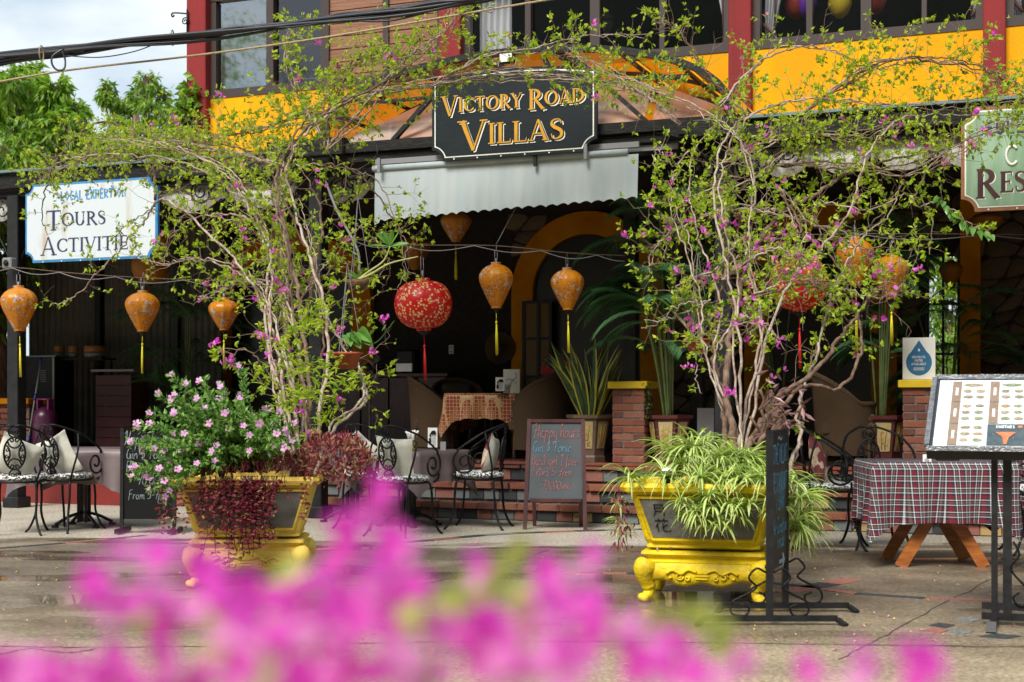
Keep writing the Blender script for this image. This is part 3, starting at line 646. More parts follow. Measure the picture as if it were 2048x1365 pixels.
# corrugated sheet wall at the left
cs = fthing('corrugated_wall', 'grey corrugated metal sheet wall at the back left of the veranda', 'wall', SX(58, 4.2), 4.2, TZ)
b = MB(); rows = []
for z in (0, 3.15): rows.append([(i*.018, .022*sin(i*.018*2*pi/.11), z) for i in range(0, 190)])
b.grid(rows); b.build('sheet', mat('corrugated_zinc', (.09,.085,.07), (.14,.13,.11), 3, rough=.55, metal=.4), cs)
for x in (1.35, 2.7): b = MB(); b.box((x, -.08, 1.57), (.09, .09, 3.14)); b.build('post', M['black'], cs)

# ------------------------------------------------------------------ veranda roof with fascia, posts, scroll brackets
TF = -.40
ver = fthing('veranda_roof', 'long flat black veranda roof with fascia beam, posts and iron scrolls', 'veranda roof')
b = MB(); b.box((-6.6, TF, 3.64), (9.6, .07, .17)); b.box((5.05, TF, 3.64), (6.9, .07, .17)); b.box((.0, TF+.06, 3.50), (16, .05, .06)); b.build('fascia', M['beam'], ver)
b = MB(); b.box((-1.5, TF+.02, 3.735), (19.4, .2, .018)); b.build('gutter_edge', mat('blue_green_flashing', (.12,.2,.2), rough=.5), ver)
b = MB(); b.box((-6.5, 2.0, 3.76), (9.8, 4.75, .03)); b.box((5.3, 2.0, 3.76), (6.6, 4.75, .03)); b.box((.2, 3.1, 3.74), (4.2, 3.4, .03)); b.build('roof_sheet', M['grey'], ver)
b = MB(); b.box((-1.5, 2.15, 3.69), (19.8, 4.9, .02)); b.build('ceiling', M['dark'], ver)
b = MB(); b.box((-11.2, 2.4, 2.0), (.12, 4.4, 3.3)); b.box((8.6, 2.4, 2.0), (.12, 4.2, 3.3)); b.build('light_stop_wall', M['dark'], ver)  # unseen end walls; the left one is added to keep daylight out
posts = [SX(31, TF), SX(635, TF), SX(1448, TF)]
for x in posts:
    b = MB(); b.box((x, TF+.02, 1.72), (.15, .15, 3.5), bev=.008); b.box((x, TF+.02, .06), (.22, .22, .12), bev=.01); b.build('post', M['black'], ver)
for px, t in ((1262,.9), (1395,1.4)):
    b = MB(); x = SX(px, t); b.box((x, t, TZ+1.56), (.13, .13, 3.12)); b.build('post', M['black'], ver)
# carved beam ends over the two middle posts
for pa, pb in ((541,692), (1325,1482)):
    x0, x1 = SX(pa, TF-.25), SX(pb, TF-.25); zt = fp((pa+pb)/2, 282 if pa < 1000 else 238, TF-.25)[1]; h = .165
    b = MB(); b.prism([(x0, zt), (x0+.01, zt-h*.45), (x0+.09, zt-h*.85), (x0+.16, zt-h), (x1, zt-h), (x1, zt)], TF-.33, TF-.18); b.build('beam_end', M['beam'], ver)
    b = MB(); b.box((x0+(x1-x0)*.3, TF+.2, zt-h/2), (.09, 1.1, .12)); b.build('rafter', M['beam'], ver)
def scroll(x, z, r, side):
    b = MB(); c = Vector((x, TF+.06, z)); b.tube(ring(c, r, r, n=20), .011, 5, closed=True)
    b.tube(spiral(c+Vector((0,0,0)), r*.75, r*.12, pi/2, 1.3*side, n=18), .009, 5); b.build('scroll', M['iron'], ver)
for x in posts:
    for sd_ in (-1, 1):
        scroll(x+sd_*.24, 3.33, .135, sd_)
        b = MB(); b.tube(catmull([(x+sd_*.07, TF, 2.75), (x+sd_*.2, TF, 2.98), (x+sd_*.42, TF, 3.25), (x+sd_*.62, TF, 3.46)], 4), .012, 5); b.build('brace', M['iron'], ver)
for px in (395, 430, 700): scroll(SX(px, TF), 3.40, .12, 1)
for px in (1385, 1520, 1570): scroll(SX(px, TF), 3.42, .13, -1)
# long grey strut beside the left post
b = MB(); p0 = fp(645, 345, TF-.1); p1 = fp(715, 500, TF-.1); b.tube(catmull([(p0[0], TF-.1, p0[1]), ((p0[0]+p1[0])/2-.03, TF-.1, (p0[1]+p1[1])/2), (p1[0], TF-.1, p1[1]), (p1[0]+.02, TF-.1, p1[1]-.3)], 5), .014, 6); b.build('strut', M['grey'], ver)

# rolled canvas valance hanging in swags under the fascia
def valance(x0, x1, n, label, seed):
    v = fthing('valance', label, 'canvas valance', x0, TF+.16, 3.50, group='white canvas swags under the veranda fascia'); L_ = x1-x0; m = MB(); rows = []
    for i in range(9):
        row = []
        for j in range(n*14+1):
            u = j/14; f = u-int(u); sw = (4*f*(1-f))**.8; dep = .10+.19*sw
            row.append((L_*j/(n*14), -.05*sin(pi*i/8)*(.6+.4*sw)+.008*sin(j*1.7+seed), -dep*i/8))
        rows.append(row)
    m.grid(rows); m.build('swag', M['valance'], v)
    for k in range(n+1): b = MB(); b.box((L_*k/n, -.02, -.09), (.03, .07, .2)); b.build('clip', M['grey'], v)
valance(SX(-60, TF+.2), SX(600, TF+.2), 5, 'white canvas swags under the left fascia behind the tours sign', 1)
valance(SX(645, TF+.2), SX(752, TF+.2), 1, 'short white canvas swag just left of the pale awning', 2)
valance(SX(1400, TF+.2), SX(2130, TF+.2), 6, 'white canvas swags under the right fascia behind the vine', 3)

# ------------------------------------------------------------------ arched canopy over the entrance
TA = -.62
can = fthing('arched_canopy', 'black steel arched canopy with brown glass panels over the entrance', 'canopy')
xl, zl = fp(640, 272, TA); xr, zr = fp(1462, 262, TA); zc = fp(1060, 100, TA)[1]; cxa = (xl+xr)/2; Rx = (xr-xl)/2; zb = 3.74; Rz = zc-zb
def arcpt(a, t, k=1.0): return (cxa+Rx*k*cos(a), t, zb+Rz*k*sin(a)**.85 if sin(a) > 0 else zb)
NA = 9
for name, t, ww in (('front_arch', TA, .075), ('rear_arch', TW-.02, .05), ('middle_arch', .45, .04)):
    b = MB(); pts = [arcpt(pi-pi*i/28, t) for i in range(29)]
    for p, q in zip(pts, pts[1:]): b.bar(p, q, ww, ww*.8)
    b.build(name, M['black'], can)
for i in range(1, NA):
    a = pi-pi*i/NA; b = MB(); b.bar(arcpt(a, TA, .99), arcpt(a, TW, .99), .035, .03); b.build('rib', M['black'], can)
M['brownglass'] = glassy('brown_glass', (.80,.50,.34), .45, .12, base=.18)
for i in range(NA):
    for t0, t1 in ((TA+.03, .43), (.47, TW-.03)):
        a0_, a1_ = pi-pi*(i+.04)/NA, pi-pi*(i+.96)/NA; b = MB()
        b.add([arcpt(a0_, t0, 1.012), arcpt(a1_, t0, 1.012), arcpt(a1_, t1, 1.012), arcpt(a0_, t1, 1.012)], [(0,1,2,3)]); b.build('glass_panel', M['brownglass'], can)
# front gable glazing bars: diagonal hips and a cross rail
b = MB()
for k in (.30, .62):
    b.bar((cxa-Rx*k, TA+.04, zb), (cxa-Rx*k*.45, TA+.04, zb+Rz*.93*sqrt(max(0,1-(k*.5)**2))), .05, .04); b.bar((cxa+Rx*k, TA+.04, zb), (cxa+Rx*k*.45, TA+.04, zb+Rz*.93*sqrt(max(0,1-(k*.5)**2))), .05, .04)
b.bar((cxa-Rx*.80, TA+.04, zb+Rz*.52), (cxa+Rx*.80, TA+.04, zb+Rz*.52), .035, .03); b.build('glazing_bar', M['black'], can)
# hipped lower skirt of brown sheet in front, the part that shines orange beside the sign
M['copper'] = mat('tinted_polycarbonate', (.50,.25,.16), (.50,.40,.35), 1.4, rough=.12, coat=.5, bump=.05, bsc=2, trans=.25, mixlo=.4, mixhi=.6)
ks = [-.97, -.62, -.30, 0, .30, .62, .97]
for i in range(6):
    def pt(k, f): return (cxa+Rx*k*(1-.05*f), TA+.08+.55*f, zb+.01+f*Rz*.80*sqrt(max(0, 1-(abs(k))**2)))
    b = MB(); e_ = .02; k0, k1 = ks[i]+e_, ks[i+1]-e_
    b.add([pt(k0,.02), pt(k1,.02), pt(k1,.97), pt(k0,.97)], [(0,1,2,3)]); b.build('skirt_panel', M['copper'], can)
b = MB(); x0, x1 = SX(640, TA), SX(1460, TA); b.box(((x0+x1)/2, TA, zb-.055), (x1-x0, .10, .10)); b.box(((x0+x1)/2, TA+.02, zb-.16), (x1-x0-.3, .05, .07)); b.build('lintel', M['beam'], can)
b = MB(); b.box(((x0+x1)/2+.3, TA+.05, zb-.24), ((x1-x0)*.62, .03, .05)); b.build('rail', M['grey'], can)
# small floodlight on top of the arch
fl = fthing('floodlight', 'small grey floodlight clamped on top of the black arch', 'floodlight', SX(1022, TA), TA-.1, fp(1022, 122, TA)[1])
b = MB(); b.box((0,0,0), (.15,.06,.10), bev=.01); b.build('housing', M['black'], fl); b = MB(); b.box((0,-.033,0), (.12,.006,.075)); b.build('lens', M['white'], fl); b = MB(); b.tube([(-.09,0,0), (-.09,0,-.08), (.09,0,-.08), (.09,0,0)], .008, 5); b.build('bracket', M['grey'], fl)

# awning below the lintel
TWN = -.70
aw = fthing('awning', 'pale blue grey awning with a wavy lower edge under the entrance sign', 'awning')
xa, za = fp(750, 340, TWN); xb, zb_ = fp(1277, 340, TWN)
b = MB(); rows = []; n = 180; nw = 24
for i in range(10):
    row = []
    for j in range(n+1):
        u = j/n; x = xa+(xb-xa)*u; zt = 3.43; hang = .50*(1-.18*u) + .024*abs(sin(u*nw*pi))**.8*-1 + (.03 if u < .02 else 0)
        f = i/9; y = TWN - .03*f**.8 + .012*sin(u*30)*f + .02*sin(u*7+2)*f
        row.append((x, y+.006*sin(u*150)*f, zt - hang*f))
    rows.append(row)
b.grid(rows); b.build('cloth', M['canvas'], aw)
b = MB(); b.tube([(xa-.02, TWN+.0, 3.455), (xb-.1, TWN+.0, 3.455)], .03, 10); b.build('roller', M['canvas'], aw)
b = MB(); b.box(((xa+xb)/2, TWN+.03, 3.52), (xb-xa, .05, .05)); b.build('bar', M['grey'], aw)
for u in (.03, .82): b = MB(); b.box((xa+(xb-xa)*u, TWN-.07, 3.47), (.03,.03,.14)); b.build('clamp', M['grey'], aw)
# ================================================================== signs
def plate(corners, label, name, t, border, face, thick=.03):
    """corners: pixel left,right,top,bottom centre values on the facade plane t"""
def sign_thing(label, pxl, pxr, ztop, zbot, t, notch, arch_h, m_edge, m_line, m_face, line_w=.012, inset=.03, mast=False):
    x0, x1 = SX(pxl, t), SX(pxr, t); W, H = x1-x0, ztop-zbot
    th_ = fthing('hanging_sign', label, 'sign', x0, t, zbot)
    def outline(d):
        w0, w1, h0, h1 = d, W-d, d, H-d; n = notch; p = []
        def q(cx, cy, a0, a1):
            for i in range(8): a = radians(a0+(a1-a0)*i/7); p.append((cx+(n)*cos(a), cy+(n)*sin(a)))
        n = notch+d*.35
        q(0+.0, 0+.0, 90, 0) if True else None
        # trim notch arcs into the inset rectangle
        pts = []
        def arc(cx, cy, a0, a1):
            r = notch+d
            for i in range(9):
                a = radians(a0+(a1-a0)*i/8); x, y = cx+r*cos(a), cy+r*sin(a); pts.append((min(max(x, d), W-d), min(max(y, d), H-d)))
        arc(0, 0, 90, 0); arc(W, 0, 180, 90)
        if arch_h:
            pts.append((W-d, H-arch_h-d))
            for i in range(1, 14): u = i/14; pts.append((W-d-(W-2*d)*u, H-arch_h-d+arch_h*sin(pi*u)**.8))
            pts.append((d, H-arch_h-d))
        else: arc(W, H, -90, -180); arc(0, H, 0, -90)
        out = []
        for c in pts:
            if not out or (abs(c[0]-out[-1][0])+abs(c[1]-out[-1][1])) > 1e-5: out.append(c)
        return out
    def flat(o_, y): b = MB(); b.add([(x, y, z) for x, z in o_], [tuple(range(len(o_)))]); return b
    b = MB(); b.prism(outline(0), 0, .035); b.build('board', m_edge, th_)
    flat(outline(inset), -.003).build('border_line', m_line, th_); flat(outline(inset+line_w), -.006).build('panel', m_face, th_)
    sc = MB()
    for i in range(6): sc.lathe([(.0,.004),(.008,0)], 8, (W*(.14+.145*i), 0, 0)) if False else sc.box((W*(.14+.145*i), -.004, inset*.45), (.012,.006,.012))
    sc.build('screw', M['white'], th_, kind='stuff')
    return th_, W, H
X, Z, NY = Vector((1,0,0)), Vector((0,0,1)), Vector((0,-1,0))
M['sign_black'] = mat('sign_blue_black', (.004,.008,.012), (.008,.014,.019), 30, spec=.3, rough=.5, stretch=(.2,1,3))
M['gold'] = mat('gold_paint', (.60,.31,.012), (.50,.24,.012), 9, rough=.5)
M['cream'] = mat('cream_paint', (.75,.74,.68), rough=.6)
M['ink'] = mat('black_paint', (.004,.0045,.005), rough=.45, spec=.3)
t_ = TA-.16
zt = fp(1030, 136, t_)[1]; zb2 = fp(1030, 322-9, t_)[1]
sg, W, H = sign_thing('black VICTORY ROAD VILLAS sign with gold letters hung on the arched canopy', 864, 1194, zt, zb2, t_, .11, .07, M['sign_black'], M['cream'], M['sign_black'], .012, .028)
def shadowed(txt, org, h, **k):
    b = MB(); serif_line(b, txt, org+Vector((.018,0,-.016)), X, Z, NY, h, **k); b.build('letter_shadow', M['cream'], sg)
    kk = dict(k); kk['bold'] = k.get('bold',1)*1.28; b = MB(); serif_line(b, txt, org+Vector((.005,-.004,-.004)), X, Z, NY, h, **kk); b.build('letter_outline', M['ink'], sg)
    b = MB(); serif_line(b, txt, org+Vector((0,-.008,0)), X, Z, NY, h, **k); b.build('lettering', M['gold'], sg)
def serif_w(txt, h, **k): return serif_line(MB(), txt, Vector(), X, Z, NY, h, **k)
h1 = .135; w1 = serif_w('^VICTORY ^ROAD', h1, cap=1.42, sx=1.0); k1 = (W*.87)/w1
shadowed('^VICTORY ^ROAD', Vector((W*.065, -.012, H*.545)), h1, cap=1.42, sx=k1, gap=.03*k1, bold=1.0)
h2 = .195; w2 = serif_w('^VILLAS', h2, cap=1.45); k2 = (W*.64)/w2
shadowed('^VILLAS', Vector((W*.175, -.012, H*.155)), h2, cap=1.45, sx=k2, gap=.03*k2, bold=1.0)
for q0_, q1_ in (((W*.1, .04, H*.72), (W*.1, .2, H*.72)), ((W*.9, .04, H*.72), (W*.9, .2, H*.72)), ((W*.63, .03, .02), (W*.63, .03, -.1))): b = MB(); b.bar(q0_, q1_, .03); b.build('bracket', M['black'], sg)

M['sign_white'] = mat('weathered_white_sign', (.54,.60,.645), (.42,.33,.21), 3.4, rough=.5, stretch=(1.8,1,.35), mixlo=.56, mixhi=.80)
M['blue'] = mat('sign_blue', (.03,.20,.46), (.05,.27,.55), 8, rough=.45)
M['navy'] = mat('sign_navy', (.02,.03,.085), rough=.5)
t_ = TF-.12; z1 = fp(185, 362, t_)[1]; z0 = fp(185, 521, t_)[1]
sg2, W, H = sign_thing('white TOURS ACTIVITIES sign with blue edge and rust stains, hung at the left', 51, 315, z1, z0, t_, .10, 0, M['blue'], M['blue'], M['sign_white'], .014, .012)
def put_serif(par, txt, u, v, h, wfrac, W, H, m, **k):
    w0 = serif_w(txt, h, **k); kx = W*wfrac/w0; b = MB(); serif_line(b, txt, Vector((W*u, -.009, H*v)), X, Z, NY, h, sx=kx, gap=.03*kx, **k); b.build('lettering', m, par)
put_serif(sg2, '^TOURS', .165, .445, H*.175, .46, W, H, M['navy'], cap=1.45)
put_serif(sg2, '^ACTIVITIES', .12, .12, H*.175, .74, W, H, M['navy'], cap=1.35)
def caps(par, txt, org, h, w, m, width, ax=X, ay=Z, nrm=NY, name='lettering', sx=.8, gap=.05):
    w0 = hand_width(txt, h, sx, gap); k = width/w0; b = MB(); hand_line(b, txt, Vector(org), ax, ay, nrm, h, w=w, slant=0, jit=0, smooth=False, sx=sx*k, gap=gap*k); return b.build(name, m, par)
caps(sg2, 'LOCAL EXPERT ON', (W*.28, -.009, H*.775), H*.115, .17, M['blue'], W*.50)
t_ = TF-.14; z1 = fp(2100, 205, t_)[1]; z0 = fp(2100, 425-8, t_)[1]
M['sign_green'] = mat('pale_green_sign', (.15,.27,.15), (.26,.38,.27), 3, rough=.55, stretch=(3,1,.3), bump=.1)
M['sign_edge'] = mat('brown_sign_edge', (.30,.13,.05), (.20,.08,.04), 8, rough=.6)
sg3, W, H = sign_thing('pale green restaurant sign with brown edge, cut by the right of the picture', 1922, 2330, z1, z0, t_, .11, 0, M['sign_edge'], M['cream'], M['sign_green'], .012, .03)
for dx, m, y in ((.010, M['cream'], -.007), (0, M['darkwood'], -.011)):
    b = MB(); serif_line(b, '^RESTAURANT', Vector((W*.075+dx, y, H*.17-dx)), X, Z, NY, H*.2, cap=1.42, sx=.92, bold=1.15); b.build('lettering', m, sg3)
caps(sg3, 'FULLY LICENSED', (W*.125, -.011, H*.74), H*.11, .2, M['navy'], W*.70)
b = MB(); b.tube([Vector((W*(.26+.03*cos(a)), -.011, H*(.52+.09*sin(a)))) for a in [i*.35 for i in range(2,17)]], .012, 4); b.build('emblem', M['cream'], sg3)

# ================================================================== overhead cables
cb = thing('cable_bundle', 'thick bundle of black overhead cables crossing the top left of the picture', 'cables')
base = [P(-120, 134, 12.4), P(0, 118, 12.2), P(200, 92, 12.0), P(380, 74, 11.8), P(560, 52, 11.6), P(720, 33, 11.4), P(880, 10, 11.2), P(1050, -28, 11.0)]
for k in range(13):
    ph, rr, fr = random.uniform(0,6.3), random.uniform(.015,.052), random.uniform(.5,1.6); pts = []
    cv = catmull(base, 7)
    for i, p in enumerate(cv):
        u = i/len(cv); tie = .45+.55*abs(sin(u*pi*3.2+.5)); pts.append(p+Vector((0, cos(ph+u*fr*6)*rr*tie, sin(ph+u*fr*6)*rr*tie - (.03*sin(u*pi*6)**2 if k > 9 else 0))))
    b = MB(); b.tube(pts, random.uniform(.009,.015), 5); b.build('cable', M['cable'], cb)
for px, py in ((83,107), (345,76), (622,44)):
    b = MB(); b.tube(ring(P(px, py, 12), .055, .065, Vector((0,1,0)), Z, 14), .006, 4, closed=True); b.build('cable_tie', M['rope'], cb)
b = MB(); b.tube(catmull([P(128,98,12), P(106,112,11.98), P(104,128,11.97), P(114,140,11.97), P(128,138,11.97), P(130,120,12), P(124,102,12)], 5), .009, 5); b.build('loop', M['cable'], cb)
b = MB(); b.tube(catmull([P(130,112,12), P(200,115,12), P(270,103,11.9), P(330,80,11.9)], 8), .005, 4); b.build('loose_wire', M['cable'], cb)
rp = thing('span_rope', 'thin straw coloured rope strung across below the black cables', 'rope')
b = MB(); b.tube(catmull([P(-60,175,12.2), P(130,142,12.1), P(380,113,12), P(640,77,11.9), P(900,33,11.8), P(1120,-4,11.7)], 8), .0095, 5); b.build('rope', M['rope'], rp)
b = MB(); b.tube(spiral(P(981,20,11.7), .03, .02, 0, 1, n=12), .006, 5); b.bar(P(979,0,11.7), P(981,16,11.7), .014); b.build('hook', M['grey'], rp)

M['darkrope'] = mat('weathered_cord', (.16,.10,.06), (.10,.07,.05), 30, rough=.9)
# ================================================================== lantern lines and lanterns
def lantern_mat(name, c, kind):
    m = mat(name, c, rough=.38, trans=.3); N, L, bb = nodes(m); tcn = N.new('ShaderNodeTexCoord')
    def vor(sc, thr, soft=.02, feat='F1'):
        v = N.new('ShaderNodeTexVoronoi'); v.inputs['Scale'].default_value = sc; v.feature = feat; L.new(tcn.outputs['Object'], v.inputs['Vector'])
        r = N.new('ShaderNodeValToRGB'); r.color_ramp.elements[0].position = thr; r.color_ramp.elements[1].position = thr+soft
        r.color_ramp.elements[0].color = (1,1,1,1); r.color_ramp.elements[1].color = (0,0,0,1); L.new(v.outputs['Distance'], r.inputs[0]); return r.outputs[0]
    def nmask(sc, lo, hi):
        v = N.new('ShaderNodeTexNoise'); v.inputs['Scale'].default_value = sc; v.inputs['Detail'].default_value = 3; L.new(tcn.outputs['Object'], v.inputs[0])
        r = N.new('ShaderNodeValToRGB'); r.color_ramp.elements[0].position = lo; r.color_ramp.elements[1].position = hi; L.new(v.outputs[0], r.inputs[0]); return r.outputs[0]
    def mul(a, b_): q = N.new('ShaderNodeMath'); q.operation = 'MULTIPLY'; L.new(a, q.inputs[0]); L.new(b_, q.inputs[1]); return q.outputs[0]
    def over(base, f, col):
        q = N.new('ShaderNodeMix'); q.data_type = 'RGBA'; L.new(f, q.inputs[0]); q.inputs[7].default_value = (*col,1)
        if isinstance(base, tuple): q.inputs[6].default_value = (*base,1)
        else: L.new(base, q.inputs[6])
        return q.outputs[2]
    if kind == 'red':
        col = over(c, mul(vor(36, .42), nmask(13, .44, .48)), (.80,.55,.24)); col = over(col, mul(vor(60, .2), nmask(7, .5, .56)), (.10,.13,.10))
    else:
        col = over(c, mul(vor(75, .36), nmask(13, .47, .52)), (.27,.05,.05)); col = over(col, mul(nmask(24, .54, .57), nmask(7, .50, .55)), (.52,.48,.44)); col = over(col, mul(nmask(55, .60, .62), nmask(6, .53, .58)), (.10,.07,.07))
    for n in N:
        if n.type == 'BSDF_TRANSLUCENT': L.new(col, n.inputs[0])
    L.new(col, bb.inputs['Base Color']); return m
M['lan_y'] = lantern_mat('gold_silk', (.66,.25,.008), 'y'); M['lan_r'] = lantern_mat('red_silk', (.62,.004,.006), 'red'); M['lan_o'] = mat('plain_orange_silk', (.50,.20,.01), (.42,.16,.01), 6, rough=.5, trans=.3)
M['tas_y'] = mat('yellow_tassel', (.72,.62,.02), rough=.8); M['tas_r'] = mat('red_tassel', (.65,.02,.02), rough=.8)
def make_lantern(label, kind, center_px, top, bot, width, D, tassel=None, hang=None, mat_=None):
    """pixel rows of top and bottom rim, width px at distance D"""
    o = P(center_px, top, D); H = (bot-top)/FPX*D; R = width/2/FPX*D
    t = thing('lantern', label, 'lantern', o, random.uniform(0,6), 'red silk lanterns' if kind == 'r' else 'golden silk lanterns'); t.rotation_euler = (random.uniform(-.05,.05), random.uniform(-.05,.05), t.rotation_euler[2])
    if kind == 'r': prof = [(R*.26,0), (R*.26,-H*.05), (R*.5,-H*.07), (R*.76,-H*.15), (R*.94,-H*.30), (R,-H*.48), (R*.95,-H*.66), (R*.78,-H*.82), (R*.5,-H*.93), (R*.26,-H*.955), (R*.26,-H)]
    else: prof = [(R*.30,0), (R*.30,-H*.05), (R*.52,-H*.08), (R*.80,-H*.16), (R*.97,-H*.26), (R,-H*.35), (R*.93,-H*.47), (R*.76,-H*.62), (R*.56,-H*.78), (R*.37,-H*.92), (R*.30,-H*.96), (R*.30,-H)]
    pr = catmull([(a,0,z) for a,z in prof], 2); b = MB(); b.lathe([(p.x, p.z) for p in pr], 48, lobes=16 if kind == 'r' else 12, lobe=.045)
    b.build('shade', mat_ or (M['lan_r'] if kind == 'r' else M['lan_y']), t)
    b = MB(); b.lathe([(R*.2,-H*1.0), (R*.22,-H*1.02), (R*.08,-H*1.07), (R*.05,-H*1.10)], 10); b.build('finial', M['black'], t)
    if tassel:
        T = (tassel-bot)/FPX*D; z0 = -H*1.09; z1 = -H-T; tm = M['tas_r'] if kind == 'r' else M['tas_y']; b = MB()
        b.tube([(0,0,z0), (0,0,z0-(T*.18))], .0035, 4); b.lathe([(.001,z0-T*.17), (.011,z0-T*.2), (.008,z0-T*.24)], 8)
        for k in range(14):
            a = k*.9; r_ = random.uniform(.002,.011); b.tube([(r_*.3*cos(a), r_*.3*sin(a), z0-T*.22), (r_*cos(a), r_*sin(a), z0-T*.5), (r_*1.1*cos(a)+random.uniform(-.004,.004), r_*sin(a), z1+random.uniform(0,.03))], .0034, 4)
        b.build('tassel', tm, t)
    if hang:
        hz = (top-hang)/FPX*D; b = MB(); b.tube([(-.018,0,0), (-.016,0,hz*.7), (.016,0,hz*.7), (.018,0,0)], .0035, 4); b.tube([(0,0,hz*.7), (.01,0,hz)], .003, 4); b.tube([(0,0,-.02), (0,0,hz*.25)], .012, 6); b.build('hanger', M['grey'], t)
    return t
make_lantern('golden lantern with crane print hanging at the left edge below the tours sign', 'y', 37, 572, 663, 72, 15.0, 755, 540)
make_lantern('golden lantern hanging right of the lower end of the tours sign', 'y', 285, 582, 664, 69, 14.8, 749, 545)
make_lantern('dim golden lantern half hidden by the left vine twigs', 'y', 448, 596, 661, 62, 15.6, 739, 560)
make_lantern('golden lantern hanging highest, cut by the awning edge', 'y', 912, 420, 484, 62, 15.4, 560, 400)
make_lantern('golden lantern with plum branches between the red lantern and the arch', 'y', 992, 525, 617, 70, 13.6, 712, 493)
make_lantern('golden lantern hanging in front of the yellow arch over the snake plant', 'y', 1134, 536, 621, 67, 13.6, 707, 506)
make_lantern('wide red lantern with cream blossoms left of the centre', 'r', 845, 557, 662, 116, 13.4, 763, 495)
make_lantern('wide red lantern with blossoms hanging behind the right vine', 'r', 1597, 510, 625, 118, 12.9, 740, 470)
make_lantern('golden lantern behind the right vine, beside the second red lantern', 'y', 1710, 475, 573, 76, 12.9, 716, 440)
make_lantern('golden lantern at the right tip of the right vine', 'y', 1782, 508, 599, 72, 12.9, 693, 470)
make_lantern('plain dim round lantern far inside left of the tours sign corner', 'r', 302, 500, 568, 74, 17.5, 600, None, M['lan_o'])
make_lantern('dim plain lantern behind the lower right corner of the tours sign', 'y', 316, 462, 512, 44, 17.2, None, None, M['lan_o'])
make_lantern('dim lantern deep inside above the red lantern', 'y', 832, 470, 540, 60, 17.0, None, None, M['lan_o'])
make_lantern('dim lantern deep inside above the right red lantern', 'y', 1708, 415, 470, 70, 15.2, None, None, M['lan_o'])
make_lantern('orange lantern against the green garden window', 'y', 1902, 520, 575, 46, 16.0, None, None, M['lan_o'])
make_lantern('dim lantern high at the right below the green sign', 'y', 1972, 425, 470, 66, 15.5, None, None, M['lan_o'])
def line(label, pts, r=.0045, m='darkrope', loops=True):
    t = thing('hanging_line', label, 'cord', group='cords the lanterns hang from'); cv = catmull(pts, 8); b = MB(); b.tube(cv, r, 5); b.build('cord', M[m], t)
    if loops:
        b = MB(); pp = []
        for i, p in enumerate(cv): pp.append(p+Vector((0,-.01,-.05*abs(sin(i*.45))-.005)))
        b.tube(pp, .004, 4); b.build('wire', M['grey'], t)
line('cord the centre lanterns hang from, crossing the yellow arch', [P(700,478,13.5), P(820,490,13.5), P(990,492,13.5), P(1134,506,13.5), P(1250,512,13.5)])
line('sagging cord the left lanterns hang from', [P(-60,532,15), P(37,536,15), P(150,547,14.9), P(285,556,14.8), P(450,562,14.8), P(590,560,14.8)])
line('cord the right lanterns hang from behind the vine', [P(1480,470,12.9), P(1600,470,12.9), P(1780,468,12.9), P(2100,470,12.9)])
line('thin slanting wire from the awning down to the lantern cord', [P(1075,335,13.4), P(1040,400,13.45), P(992,490,13.5)], .0035, 'grey', False)

